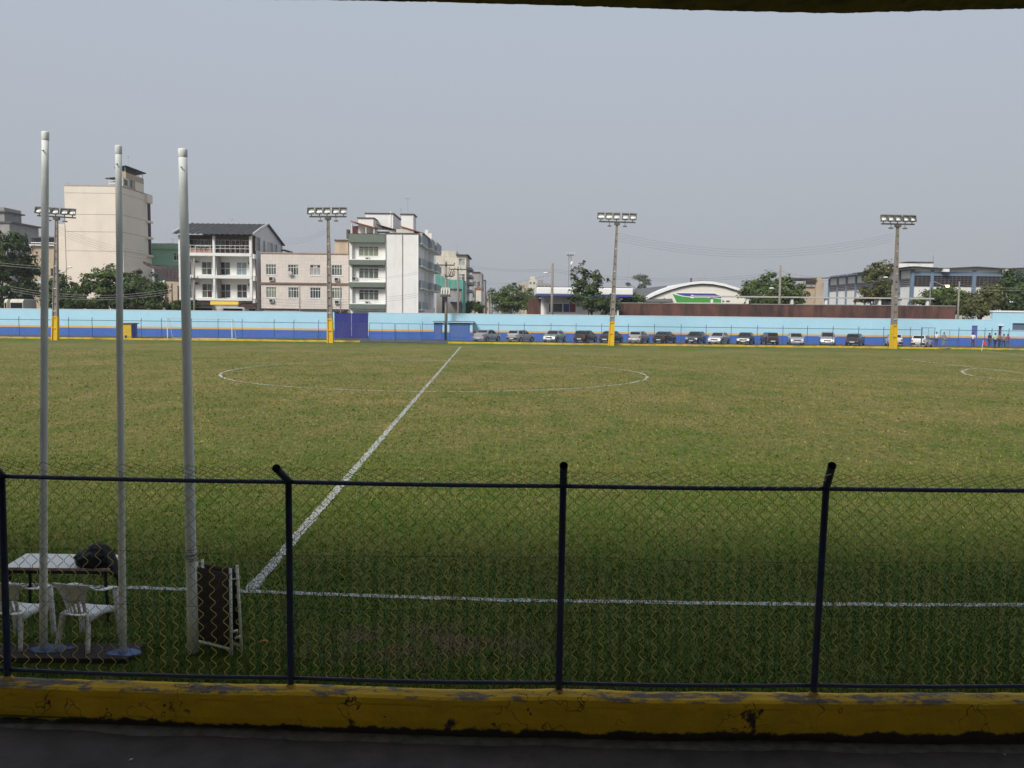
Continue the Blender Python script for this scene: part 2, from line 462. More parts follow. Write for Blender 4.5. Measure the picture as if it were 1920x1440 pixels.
Y_KERB, Y_WALL = 92.6, 106.0
mb = MB(); mb.quad((-3500, -300, -.3), (3500, -300, -.3), (3500, 6000, -.3), (-3500, 6000, -.3))
tag(mb.build('ground', M['ground']), kind='structure')
mb = MB(); mb.grid([[(x, y, 0.0) for x in np.linspace(-95, 95, 20)] for y in (6.75, 20, 50, Y_KERB)])
mb.v = [(x, y, 0.0) for x, y, z in mb.v]
pitch = tag(mb.build('pitch', M['grass']), kind='structure', label='worn green and straw coloured football pitch turf')
WALKZ = lambda x: -.102 - .0085 * max(-9, min(9, x))
YFRONT = lambda x: 6.66 + .005 * (max(-9, min(9, x)) - 1) ** 2      # the low wall runs in a slight bow
mb = MB(); mb.grid([[(x, y, WALKZ(x)) for x in (-40, -9, -6, -3, 0, 3, 6, 9, 40)] for y in (1.0, 4.0, 6.62, 7.25)])
M['walk'] = pm('dark walkway asphalt', (.088, .074, .070), .85, .3, 3, .35, 50, dirt=(.16, .10, .095), dirt_amt=.35, dirt_scale=(1.5, 1.5, 1.5), dirt_lo=.56, dirt_hi=.8)
tag(mb.build('walkway', M['walk']), kind='structure', label='dark asphalt walkway in front of the stand')
mb = MB(); mb.quad((-120, Y_KERB + .25, .004), (120, Y_KERB + .25, .004), (120, Y_WALL, .004), (-120, Y_WALL, .004))
tag(mb.build('parking_strip', M['asphalt']), kind='structure', label='grey asphalt strip between far fence and blue wall')
mb = MB(); mb.quad((-400, Y_WALL + .3, -.02), (400, Y_WALL + .3, -.02), (400, 118, -.02), (-400, 118, -.02))
tag(mb.build('street', M['asphalt']), kind='structure', label='street behind the blue wall')

def strip(mb, pts, w, z=.006, jit=0.0):
    pts = [Vector(p) for p in pts]
    out = []
    for i in range(len(pts) - 1):
        n = max(1, int((pts[i + 1] - pts[i]).length / (.05 if pts[i].y < 14 else .25)))
        out += [pts[i].lerp(pts[i + 1], k / n) for k in range(n)]
    out.append(pts[-1])
    rows = []
    for i, p in enumerate(out):
        t = out[min(i + 1, len(out) - 1)] - out[max(i - 1, 0)]
        nrm = Vector((-t.y, t.x, 0)).normalized()
        a = w / 2 * (1 + jit * (noise.noise((p.x * 3, p.y * 3, 1)) + noise.noise((p.x * 17, p.y * 17, 1)))) ; b = w / 2 * (1 + jit * (noise.noise((p.x * 3, p.y * 3, 9)) + noise.noise((p.x * 17, p.y * 17, 9))))
        rows.append([(p.x + nrm.x * a, p.y + nrm.y * a, z), (p.x - nrm.x * b, p.y - nrm.y * b, z)])
    return mb.grid(rows)
def line(name, pix, w, mat, label, jit=.35, z=.006):
    mb = MB(); strip(mb, [gr(*p) for p in pix], w, z, jit)
    return tag(mb.build(name, mat), kind='structure', label=label)
line('touchline', [(-400, 1085), (0, 1096), (236, 1102), (466, 1109), (700, 1118), (960, 1126), (1300, 1131), (1540, 1133.5), (1920, 1135), (2300, 1135)], .11, M['chalk'], 'white chalk touchline nearest the stand')
line('halfway_line', [(470, 1106), (864, 650)], .15, M['chalk'], 'white chalk halfway line running across the pitch', z=.010)
line('far_touchline', [(-50, 641), (500, 646), (864, 650), (1200, 652.6), (1500, 655), (1842, 658)], .16, M['chalk_faint'], 'faint chalk touchline beside the far kerb')
line('penalty_area_line', [(1720, 674), (1690, 673), (1920, 700), (2100, 721)], .16, M['chalk_worn'], 'chalk front line of the penalty area')
line('goal_line', [(1842, 658), (1920, 666), (2000, 674)], .16, M['chalk_worn'], 'chalk goal line running from the corner flag')
line('penalty_area_side_line', [(1690, 673), (1840, 674.5), (1960, 676)], .14, M['chalk_faint'], 'faint chalk side line of the penalty area')
line('penalty_arc', [(1835, 690.5), (1815, 692), (1805, 695), (1804, 698), (1812, 702), (1830, 705.5), (1860, 709), (1920, 714), (1990, 719)], .16, M['chalk_worn'], 'chalk arc in front of the penalty area')
cc = gr(822, 698)
mb = MB(); strip(mb, [(cc.x + 11.72 * math.cos(a), cc.y + 11.72 * math.sin(a), 0) for a in np.linspace(0, 2 * math.pi, 160)], .135, .006, .3)
tag(mb.build('centre_circle', M['chalk_worn']), kind='structure', label='chalk centre circle')
mb = MB(); strip(mb, [(cc.x - .45, cc.y, 0), (cc.x + .45, cc.y, 0)], .16, .014, .2)
tag(mb.build('centre_mark', M['chalk']), kind='structure', label='short chalk dash marking the centre spot')

# turf blades near the camera
def blades():
    n = 130000
    y = 6.9 + (rng.random(n) ** 1.8) * 12.5
    x = (rng.random(n) * 2 - 1) * (.64 * y + .8)
    h = .016 + .024 * rng.random(n) * (.55 + .9 * (np.sin(x * 1.7 + np.sin(y * 2.3)) * .5 + .5))
    edge = (y < 7.2)
    h[edge] *= 1.9
    a = rng.random(n) * math.pi * 2
    w = (.0035 + .0035 * rng.random(n)) * (1 + (y - 7) * .07)
    lean = .7 * rng.random(n) * h
    la = rng.random(n) * math.pi * 2
    # sparser tufts standing out further up the pitch
    n2 = 130000
    y2 = 6.95 * (70.0 / 6.95) ** (rng.random(n2) ** .8)
    x2 = (rng.random(n2) * 2 - 1) * (.64 * y2 + .8)
    h2 = (.022 + .042 * rng.random(n2) ** 2) * np.clip(.45 + y2 / 36, 0, 1)
    y = np.concatenate([y, y2]); x = np.concatenate([x, x2]); h = np.concatenate([h, h2])
    a = np.concatenate([a, rng.normal(size=n2) * .5]); w = np.concatenate([w, np.clip(.0009 * y2 * (.5 + rng.random(n2)), 0, .04)])
    lean = np.concatenate([lean, .8 * rng.random(n2) * h2]); la = np.concatenate([la, rng.random(n2) * math.pi * 2])
    n += n2
    V = np.zeros((n * 3, 3)); dx, dy = np.cos(a) * w, np.sin(a) * w
    V[0::3] = np.stack([x - dx, y - dy, np.zeros(n)], 1); V[1::3] = np.stack([x + dx, y + dy, np.zeros(n)], 1)
    V[2::3] = np.stack([x + np.cos(la) * lean, y + np.sin(la) * lean, h], 1)
    me = bpy.data.meshes.new('grass_blades')
    me.vertices.add(n * 3); me.vertices.foreach_set('co', V.ravel())
    me.loops.add(n * 3); me.loops.foreach_set('vertex_index', np.arange(n * 3))
    me.polygons.add(n); me.polygons.foreach_set('loop_start', np.arange(n) * 3); me.polygons.foreach_set('loop_total', np.full(n, 3))
    me.update(); me.materials.append(M['blades'])
    o = bpy.data.objects.new('grass_blades', me); COL.objects.link(o)
    tag(o, 'short green turf blades along the touchline', 'grass', kind='stuff')
blades()

# ------------------------------------------------------------------ the stand the picture is taken from
st = thing('grandstand', 'roof edge of the covered stand along the top of the picture', 'grandstand', (0, -3, 0))
M['stand'] = pm('stand concrete', (.52, .50, .46), .9, .2, 1, .2, 10)
M['stand_edge'] = pm('peeling dark yellow roof edge', (.20, .14, .03), .85, .3, 6, .3, 30, dirt=(.05, .04, .03), dirt_amt=.8, dirt_scale=(4, 4, 8))
YE = 6.3
zr = pt(960, 10, YE).z
edge = [(-2600, -12), (-900, -9), (0, -3), (300, -2), (600, 0), (820, 4), (1070, 11), (1300, 19), (1560, 25), (1720, 21), (1920, 16), (2300, 6), (3500, -5)]
rows = []
for i in range(len(edge) - 1):
    n = 40 if -100 < edge[i][0] < 2200 else 12
    for k in range(n):
        t = k / n
        p = pt(edge[i][0] * (1 - t) + edge[i + 1][0] * t, edge[i][1] * (1 - t) + edge[i + 1][1] * t, YE)
        z = p.z + .006 * noise.noise((p.x * 9, 0, 3)) + .004 * noise.noise((p.x * 40, 0, 3))
        rows.append([(p.x, YE - .25, z + .02), (p.x, YE, z), (p.x, YE, zr + .55), (p.x, YE - .25, zr + .55), (p.x, YE - .25, z + .02)])
mb = MB(); mb.grid(rows); mb.build('edge_beam', M['stand_edge'], st)
mb = MB(); mb.hexa([(-38, -9, zr + 1.6), (38, -9, zr + 1.6), (38, YE - .252, zr + .25), (-38, YE - .252, zr + .25), (-38, -9, zr + 1.85), (38, -9, zr + 1.85), (38, YE - .252, zr + .5), (-38, YE - .252, zr + .5)])
mb.build('roof', M['stand'], st)
mb = MB(); mb.box(-38, 38, -9.4, -9.05, 0, 4.4); mb.build('back_wall', M['stand'], st)  # unseen; kept low so sky light reaches the kerb and flagpoles
for k in range(9):
    mb = MB(); mb.box(-37 + k * 9.25 - .2, -37 + k * 9.25 + .2, -9.4, -9.06, 4.402, zr + 1.6); mb.build('back_column', M['stand'], st)
for s_ in (-1, 1):
    mb = MB(); mb.box(s_ * 37.6 - .2, s_ * 37.6 + .2, -9, 2.6, 0, zr + .6); mb.build('side_wall', M['stand'], st)  # unseen side walls, added to darken the ground near the stand
for k in range(10):
    mb = MB(); mb.box(-37, 37, -9, 2.6 - .9 * k, .6 + .4 * k - (.6 if k == 0 else .4) - .05, .6 + .4 * k); mb.build('terrace_step', M['stand'], st)

# ------------------------------------------------------------------ near kerb wall
def kerb_near():
    root = thing('low_kerb_wall', 'chipped yellow painted low wall under the near wire fence', 'wall', (0, 7.0, -.08))
    xs = np.arange(-13, 13.01, .045)
    rows = []
    for x in xs:
        a = .012 * noise.noise((x * 1.3, 0, 0)); b = .02 * noise.noise((x * .9, 5, 0)) + .007 * noise.noise((x * 8, 1, 0))
        chip = max(0, noise.noise((x * 1.9, 3, 2)) - .25) * .12 + max(0, noise.noise((x * 9, 3, 2)) - .3) * .03
        und = .03 + max(0, noise.noise((x * .7, 8, 2))) * .10 + .02 * abs(noise.noise((x * 7, 8, 2)))
        crack = .012 if noise.noise((x * 3.1, 0, 7)) > .0 else 0
        yf = YFRONT(x) + a
        z0 = WALKZ(x) - .01
        prof = [(yf + und * .5, z0), (yf + und * .35, z0 + .035 + .03 * abs(noise.noise((x * 5, 2, 2)))), (yf + .004, z0 + .06 + und * .35), (yf - .004, .04 + b * .4), (yf + .002, .13 + b * .3),
                (yf + crack, .165 + .02 * noise.noise((x * 2.3, 4, 4))), (yf + .001, .19 + b * .3), (yf + .006 + chip * .3, .232 + b - chip * .25), (yf + .03 + chip * .5, .25 + b - chip * .35), (yf + .12, .252 + b * .7), (yf + .19, .245 + b), (yf + .21, -.1)]
        rows.append([(x, y + .004 * noise.noise((x * 6, z * 9, 1)), z + .004 * noise.noise((x * 6, z * 9, 5))) for y, z in prof])
    mb = MB(); mb.grid(rows)
    m = pm('chipped yellow wall paint', (.66, .40, .015), .7, .16, 3, .35, 35)
    N, L = m.node_tree.nodes, m.node_tree.links
    bs = N['Principled BSDF']; src = bs.inputs['Base Color'].links[0].from_socket
    geo = N.new('ShaderNodeNewGeometry'); sep = N.new('ShaderNodeSeparateXYZ'); L.new(geo.outputs['Position'], sep.inputs[0])
    def nz(scale, det=7, rough=.65, mp=(1, 1, 1)):
        q = N.new('ShaderNodeMapping'); q.inputs['Scale'].default_value = mp; L.new(geo.outputs['Position'], q.inputs[0])
        n = N.new('ShaderNodeTexNoise'); n.inputs['Scale'].default_value = scale; n.inputs['Detail'].default_value = det; n.inputs['Roughness'].default_value = rough
        L.new(q.outputs[0], n.inputs['Vector']); return n.outputs[0]
    def mr(x, a, b, c=0, d=1):
        r = N.new('ShaderNodeMapRange'); r.inputs[1].default_value = a; r.inputs[2].default_value = b; r.inputs[3].default_value = c; r.inputs[4].default_value = d
        L.new(x, r.inputs[0]); return r.outputs[0]
    def ma(op, a, b):
        x = N.new('ShaderNodeMath'); x.operation = op; x.use_clamp = op != 'ADD'
        for i, v_ in enumerate((a, b)):
            if hasattr(v_, 'is_output'): L.new(v_, x.inputs[i])
            else: x.inputs[i].default_value = v_
        return x.outputs[0]
    # flaked plaster along the foot and black mould spots: shapes of their own
    foot = ma('ADD', mr(sep.outputs[2], -.12, .07, .60, -.2), nz(2.4, 9, .7))
    foot = mr(foot, .62, .70)
    spots = mr(nz(2.8, 7, .65, (1, 1, .8)), .625, .665)
    flake = ma('MULTIPLY', mr(nz(3.0, 8, .7, (1, 2, 2)), .50, .56), mr(sep.outputs[2], .215, .235))
    def mix(f, a, b):
        x = N.new('ShaderNodeMix'); x.data_type = 'RGBA'; L.new(f, x.inputs[0]); L.new(a, x.inputs[6]); x.inputs[7].default_value = (*b, 1); return x.outputs[2]
    c = mix(foot, src, (.035, .03, .022)); c = mix(spots, c, (.04, .032, .02)); c = mix(flake, c, (.17, .14, .11))
    # hairline cracks
    vo = N.new('ShaderNodeTexVoronoi'); vo.feature = 'DISTANCE_TO_EDGE'; vo.inputs['Scale'].default_value = 1.1
    q = N.new('ShaderNodeVectorMath'); q.operation = 'ADD'
    nn = N.new('ShaderNodeTexNoise'); nn.inputs['Scale'].default_value = 5; L.new(geo.outputs['Position'], nn.inputs['Vector'])
    L.new(geo.outputs['Position'], q.inputs[0]); L.new(nn.outputs[1], q.inputs[1]); L.new(q.outputs[0], vo.inputs['Vector'])
    cr = ma('MULTIPLY', mr(vo.outputs[0], .012, .004), mr(nz(1.2, 3), .48, .55))
    c = mix(cr, c, (.05, .035, .015))
    L.new(c, bs.inputs['Base Color'])
    mb.build('painted_face', m, root, smooth=False)
    mb = MB(); rows = []
    for x in np.arange(-13, 13.01, .06):
        w = .10 + .05 * noise.noise((x * 1.5, 2, 8)) + .02 * noise.noise((x * 9, 2, 8))
        yf, zw = YFRONT(x), WALKZ(x)
        rows.append([(x, yf - w, zw + .0025), (x, yf - w * .6, zw + .014 + .006 * noise.noise((x * 6, 0, 1))), (x, yf + .06, zw + .02)])
    mb.grid(rows)
    mb.build('mortar_fillet', pm('crumbled mortar', (.15, .14, .13), .95, .35, 8, .5, 40), root)
kerb_near()
def litter():
    spots = [(246, 1430, .05, .012, 'white cigarette end lying on the walkway below the yellow wall', (.7, .7, .68)), (647, 1384, .03, .02, 'white scrap of paper at the foot of the yellow wall', (.7, .7, .7)),
             (1884, 1407, .035, .014, 'white scrap of paper near the picture corner by the yellow wall', (.7, .7, .7)), (280, 1379, .04, .016, 'pale dry leaf scrap beside the yellow wall foot', (.5, .45, .35))]
    for u, v, a, b, lab, c in spots:
        p = gr(u, v, -.095); a *= .55; b *= .6; zw = WALKZ(p.x)
        mb = MB(); an = random.random() * 3
        P = []
        for i in range(3):
            P.append([(p.x + math.cos(an) * (i - 1) * a / 2 - math.sin(an) * (j - .5) * b, p.y + math.sin(an) * (i - 1) * a / 2 + math.cos(an) * (j - .5) * b, zw + .006 + .004 * (i == 1) + .002 * j) for j in range(2)])
        mb.grid(P)
        o = mb.build('paper_scrap', pm('scrap ' + lab[:12], c, .8, .1))
        s_ = o.modifiers.new('solid', 'SOLIDIFY'); s_.thickness = .003
        tag(o, lab, 'litter')
    p = gr(495, 1207)
    mb = MB(); P = []
    for i in range(6):
        t = i / 5; w = .028 * math.sin(math.pi * (t * .9 + .05))
        P.append([(p.x - .055 + .11 * t, p.y + j * w, .03 + .02 * math.sin(t * 3) - .012 * abs(j)) for j in (-1, 0, 1)])
    mb.grid(P)
    tag(mb.build('fallen_leaf', pm('orange leaf', (.42, .17, .05), .7, .2, 20)), 'small orange fallen leaf on the grass beside the stretcher', 'leaf')
litter()

# ------------------------------------------------------------------ near chain-link fence
def near_fence():
    YF = 6.82
    root = thing('chain_link_fence', 'navy pipe fence with yellow and dark wire mesh on the near yellow wall', 'fence', (0, YF, .25))
    us = [(-520, 1258), (14, 1272), (545, 1288), (1048, 1300), (1528, 1305), (2010, 1306), (2490, 1300)]
    YFN = lambda x: YFRONT(x) + .145
    tipx = [(-560, 872), (-10, 876), (518, 878), (1057, 873), (1560, 873), (2075, 872), (2580, 872)]
    xb = [gr(u, v, .25).x for u, v in us]
    xt = [pt(u, v, YFN(x_)).x for (u, v), x_ in zip([(-535, 890), (3, 897), (541, 908), (1056, 911), (1549, 913), (2050, 913), (2540, 913)], xb)]
    ZT, ZB = 1.994, .325
    arm = [(.34, .22)] * 7
    tops = []
    for i in range(7):
        mb = MB()
        yp = YFN(xb[i])
        a = Vector((xb[i], yp, .2)); b = Vector((xt[i], yp, ZT + .01))
        c = pt(tipx[i][0], tipx[i][1], yp - .27)
        mb.tube([a, a.lerp(b, .5), b, b + (c - b) * .12, c], [.029, .028, .028, .031, .031], 12, cap=False)
        mb.tube([c - (c - b) * .05, c + (c - b).normalized() * .003], [.034, .034], 12, cap=False)
        mb.build('post', M['navy_pipe'], root, smooth=True)
        mb = MB(); mb.tube([a + Vector((0, 0, .045)), a + Vector((0, 0, .075))], [.05, .03], 10); mb.build('post_foot', M['yellow'], root)
        tops.append((a, b, c))
    for i in range(6):
        for z, r, nm in ((ZT, .0185, 'top_rail'), (ZB, .0165, 'bottom_rail')):
            mb = MB()
            def at(i_, z_): 
                a, b, c = tops[i_]; t = (z_ - a.z) / (b.z - a.z); return a.lerp(b, t)
            p, q = at(i, z), at(i + 1, z)
            pts = [p.lerp(q, k / 10) + Vector((0, .004 * noise.noise((k + i * 3, z, 1)), -.012 * math.sin(math.pi * k / 10) * (1 if nm == 'bottom_rail' else .5))) for k in range(11)]
            mb.tube(pts, r, 10); mb.build(nm, M['navy_pipe'], root, smooth=True)
    # tension wires
    for z, amp in ((1.385, .02), (.93, .015)):
        mb = MB()
        pts = []
        for x in np.linspace(xb[0], xb[-1], 120):
            pts.append((x, YFN(x) - .012, z + amp * noise.noise((x * .6, z, 0))))
        mb.tube(pts, .0016, 5); mb.build('tension_wire', M['navy_pipe'], root)
    # woven zigzag wires: alternately yellow and dark
    W = .1085
    ay, ad = MB(), MB()
    x0, x1 = xb[0], xb[-1]
    nw = int((x1 - x0) / (W / 2))
    H = W
    for k in range(nw):
        xc = x0 + k * W / 2
        mbk = ay if k % 2 else ad
        pts = []
        s_ = 0
        zz = ZB - .01
        j = 0
        seq = []
        nseg = int((ZT + .20 - ZB) / (H / 2))
        for j in range(nseg + 3):
            z = ZB - .02 + j * H / 2
            side = 1 if (j + k) % 2 else -1
            seq.append((z, side))
        for (z, side) in seq:
            # slack and dents of the old mesh
            t = (z - ZB) / (ZT - ZB)
            dx = .018 * noise.noise((xc * .8, z * 1.1, 2)) + .006 * noise.noise((xc * 5, z * 5, 2))
            dz = .016 * noise.noise((xc * .8, z * 1.1, 8)) + .006 * noise.noise((xc * 5, z * 5, 8))
            dy = .02 * noise.noise((xc * .7, z * .9, 5))
            xx, yy, z2 = xc + side * (W / 4 + .002) + dx, YFN(xc) + .02 + dy + side * .004 * (1 if k % 2 else -1), z + dz
            if z2 > ZT:      # the overhang follows the bent post arms
                e = z2 - ZT
                yy = YFN(xc) - e * .95 + dy; z2 = ZT + e * .66
            pts.append(Vector((xx, yy, z2)))
        # round the bends a little
        out = []
        for i, p in enumerate(pts):
            if 0 < i < len(pts) - 1:
                out.append(p.lerp(pts[i - 1], .16)); out.append(p.lerp(pts[i + 1], .16))
            else: out.append(p)
        mbk.tube(out, .0034 if k % 2 else .0021, 4)
    wy = pm('yellow coated wire', (.66, .52, .14), .5, .2, 6, spec=.4, dirt=(.10, .09, .05), dirt_amt=.75, dirt_scale=(2, 2, 2), dirt_lo=.50, dirt_hi=.66)
    wd = pm('dark coated wire', (.03, .035, .04), .5, .3, 6, spec=.4)
    for m_, mt in ((ay, wy), (ad, wd)):
        o = m_.build('wire_mesh', mt, root); tag(o, kind='stuff')
near_fence()

# ------------------------------------------------------------------ far kerb, wall, gate
def far_kerb():
    root = thing('far_kerb', 'long yellow painted kerb beyond the pitch below the parked cars', 'kerb', (0, Y_KERB, 0))
    root['kind'] = 'structure'
    del root['category']
    x = -75.0
    gates = [(gr(692, 645).x, gr(790, 645).x)]
    i = 0
    while x < 75:
        w = 2.2 + random.random() * 1.6
        x2 = min(x + w, 75)
        if not any(x < g1 and x2 > g0 for g0, g1 in gates):
            h = .15 + .06 * random.random(); dy = .03 * random.random()
            P = []
            for xx in np.linspace(x, x2 - .03, 7):
                e = .035 * noise.noise((xx * 2, 1, 1))
                P.append([(xx, Y_KERB + dy, -.05), (xx, Y_KERB + dy + .01, h - .03 + e), (xx, Y_KERB + dy + .05, h + e), (xx, Y_KERB + .27, h + e), (xx, Y_KERB + .28, -.05)])
            mb = MB(); mb.grid(P); mb.build('kerb_stone', M['yellow'], root)
        x = x2
far_kerb()

def wall():
    root = thing('boundary_wall', 'long sky blue wall with orange stripe and royal blue foot behind the cars', 'wall', (0, Y_WALL, 0))
    g0, g1 = pt(627, 610, Y_WALL).x, pt(691, 610, Y_WALL).x
    xe = pt(1860, 610, Y_WALL).x
    d0, d1 = pt(1822, 620, Y_WALL).x, pt(1833, 620, Y_WALL).x
    for a, b, ops in ((-80, g0, []), (g1, xe, [(d0, d1)])):
        segs = [(a, b)] if not ops else [(a, ops[0][0]), (ops[0][1], b)]
        for p, q in segs:
            for nm, z0, z1, mt, e in (('blue_foot', -.1, .95, M['royal'], 0), ('stripe', .952, 1.18, M['orange'], -.003), ('upper_wall', 1.182, 3.22, M['skyblue'], 0)):
                mb = MB(); mb.box(p, q, Y_WALL + e, Y_WALL + .22, z0, z1); mb.build(nm, mt, root)
        mb = MB()
        P = []
        for x in np.linspace(a - .0, b, 60):
            e = .012 * noise.noise((x * .3, 0, 0))
            P.append([(x, Y_WALL - .03, 3.222), (x, Y_WALL - .03, 3.27 + e), (x, Y_WALL + .25, 3.27 + e), (x, Y_WALL + .25, 3.222)])
        mb.grid(P); mb.build('coping', M['signwhite'], root)
    mb = MB(); mb.box(d0, d1, Y_WALL + .001, Y_WALL + .2, 2.5, 3.22); mb.build('door_lintel', M['skyblue'], root)
    dr = MB(); dr.box(d0, d1, Y_WALL + .08, Y_WALL + .13, 0, 2.5); d_ = dr.build('door', pm('violet blue door', (.10, .12, .36), .6, .06), root)
    dr = MB(); dr.tube([(d0 + .1, Y_WALL + .08, 1.05), (d0 + .1, Y_WALL + .02, 1.05), (d0 + .2, Y_WALL + .02, 1.05)], .015, 6); dr.build('handle', M['steel'], d_)
    # sheet metal gate
    gt = thing('sheet_metal_gate', 'dark navy sheet metal double gate set in the blue wall', 'gate', (0, Y_WALL, 0))
    gm = (g0 + g1) / 2
    for a, b in ((g0 + .04, gm - .015), (gm + .015, g1 - .04)):
        mb = MB(); mb.box(a, b, Y_WALL - .03, Y_WALL + .02, .06, 3.16); leaf = mb.build('leaf', M['navy'], gt)
        for zb_ in (1.55, .06, 3.09):
            mb = MB(); mb.box(a, b, Y_WALL - .06, Y_WALL - .031, zb_, zb_ + .07); mb.build('brace', M['navy'], leaf)
        n = 6
        for k in range(1, n):
            mb = MB(); xx = a + (b - a) * k / n; mb.box(xx - .02, xx + .02, Y_WALL - .042, Y_WALL - .0301, .135, 1.545); mb.box(xx - .02, xx + .02, Y_WALL - .042, Y_WALL - .0301, 1.625, 3.085); mb.build('rib', M['navy'], leaf)
    mb = MB(); mb.box(gm - .06, gm + .06, Y_WALL - .09, Y_WALL - .061, 1.2, 1.3); mb.build('bolt', M['steel'], gt)
    # taller end block
    x0, x1 = xe, xe + 25
    zt = pt(1890, 585.5, Y_WALL).z
    eb = thing('end_building', 'taller pale blue block with white coping at the end of the wall', 'building', (x0, Y_WALL, 0))
    F = frame(x0, Y_WALL - .05, 0)
    dA = [pt(1872, 620, Y_WALL).x - x0, pt(1878, 620, Y_WALL).x - x0, 0.0, pt(1875, 611, Y_WALL).z]
    wA = [pt(1898, 612, Y_WALL).x - x0, pt(1950, 612, Y_WALL).x - x0, pt(1910, 619, Y_WALL).z, pt(1910, 606, Y_WALL).z]
    for nm, b0, b1, mt, ops in (('blue_foot', -.1, .95, M['royal'], [dA]), ('stripe', .95, 1.18, M['orange'], [dA]), ('upper_wall', 1.18, zt, M['skyblue'], [dA, wA])):
        mb = MB(); ops2 = [(o[0], o[1], max(o[2], b0), min(o[3], b1)) for o in ops if o[3] > b0 and o[2] < b1]
        facade(mb, F, 0, x1 - x0, b0, b1, ops2, .25)
        if nm == 'upper_wall': shell(mb, F, 0, x1 - x0, 0, b1 - .001, .5)
        mb.build(nm, mt, eb)
    mb = MB(); mb.box(x0 - .1, x1, Y_WALL - .15, Y_WALL + .55, zt + .002, zt + .2); mb.build('coping', M['signwhite'], eb)
    mb = MB(); fbox(mb, F, dA[0], dA[1], 0, dA[3], .18, .22); mb.build('door', pm('maroon door', (.09, .02, .05), .6), eb)
    mb = MB(); fbox(mb, F, dA[0] - .12, dA[1] + .12, dA[3] + .01, dA[3] + .12, -.12, -.002); mb.build('door_hood', M['signwhite'], eb)
    mb = MB(); fbox(mb, F, wA[0], wA[1], wA[2], wA[3], .2, .24); mb.build('opening_panel', pm('slate shutter', (.11, .14, .19), .6), eb)  # slate panel painted in for the dark inside of the open window
wall()

def far_fence():
    root = thing('far_pipe_fence', 'thin navy pipe fence with angled post tips along the far kerb', 'fence', (0, Y_KERB, 0))
    M['pipe_far'] = pm('faded blue fence pipe', (.06, .085, .13), .6, .15, 3)
    yf = Y_KERB + .14
    pu = [-80, -34, 36, 82, 129, 173, 220, 265, 303, 359, 409, 454, 514, 551, 597, 643, 690, 792, 838, 887, 935, 983, 1033, 1080, 1128, 1178, 1227, 1277, 1324, 1371, 1420, 1468, 1514, 1562, 1610, 1657, 1707, 1728, 1798, 1847, 1860, 1892, 1940, 1990]
    xs = []
    for u in pu:
        x = pt(u, 620, yf).x; xs.append(x)
        mb = MB()
        left = u < 620
        top = 2.12
        pts = [(x, yf, .15), (x, yf, top)]
        pts += [(x + .10, yf - .1, top + .28)] if left else [(x, yf, top + .25)]
        mb.tube(pts, .030, 6); mb.build('post', M['pipe_far'], root)
    for i in range(len(xs) - 1):
        if pu[i] in (690, 1728): continue
        mb = MB(); mb.tube([(xs[i], yf, 2.08), (xs[i + 1], yf, 2.08)], .032, 6); mb.build('top_rail', M['pipe_far'], root)
        mb = MB(); mb.tube([(xs[i], yf, .30), (xs[i + 1], yf, .30)], .022, 5); mb.build('bottom_rail', M['pipe_far'], root)
    # wire mesh, thin flat diagonals
    mb = MB(); w = .0016; H = 1.78
    def run(a, b):
        n = int((b - a + H) / .16)
        for k in range(n):
            for sgn in (1, -1):
                p0 = a + k * .16 - (H if sgn > 0 else 0); p1 = p0 + H
                t0 = max(0, (a - p0) / H); t1 = min(1, (b - p0) / H)
                if t1 <= t0: continue
                z0, z1 = (.3 + H * t0, .3 + H * t1) if sgn > 0 else (.3 + H * (1 - t0), .3 + H * (1 - t1))
                q0, q1 = p0 + H * t0, p0 + H * t1
                mb.quad((q0 - w, yf + .03, z0), (q0 + w, yf + .03, z0), (q1 + w, yf + .03, z1), (q1 - w, yf + .03, z1))
    gi = pu.index(690); run(xs[0], xs[gi]); run(xs[gi + 1], xs[-1])
    tag(mb.build('wire_mesh', M['steel'], root), kind='stuff')
    # pipe gates
    def gate(name, label, leaves, zb=.08, zt=1.95):
        g = thing(name, label, 'gate', (leaves[0][0][0], yf, 0))
        for (p, q, hgt) in leaves:
            p, q = Vector((p[0], p[1], 0)), Vector((q[0], q[1], 0))
            mb = MB(); U = Vector((0, 0, 1))
            mb.tube([p + U * zb, p + U * hgt, q + U * hgt, q + U * zb, p + U * zb], .036, 6)
            lf = mb.build('leaf', M['pipe_far'], g)
            mb = MB(); mb.tube([p + U * 1.0, q + U * 1.0], .022, 5); mb.build('brace', M['pipe_far'], lf)
            m_ = p.lerp(q, .5); mb = MB(); mb.tube([m_ + U * zb, m_ + U * hgt], .018, 5); mb.build('brace', M['pipe_far'], lf)
            mb = MB(); d = q - p; L_ = d.length
            for k in range(int(L_ / .16)):
                for s_ in (0, 1):
                    a = p + d * (k * .16 / L_); b = p + d * min(1, (k * .16 + .9) / L_)
                    za, zb_ = (zb, hgt) if s_ else (hgt, zb)
                    mb.quad(a + U * za, a + U * za + d * (.003 / L_), b + U * zb_ + d * (.003 / L_), b + U * zb_)
            tag(mb.build('wire_mesh', M['steel'], lf), kind='stuff')
        return g
    X = lambda u: pt(u, 620, yf).x
    gate('pipe_gate', 'double pipe gate beside the navy sheet metal gate', [((X(693), yf), (X(740), yf), 2.14), ((X(742), yf), (X(789), yf), 2.10)])
    gate('pipe_gate', 'open pipe gate by the two people next to the white cars', [((X(1729), yf), (X(1763), yf + 1.2), 2.3), ((X(1798), yf), (X(1761), yf - .3), 2.1)])
far_fence()

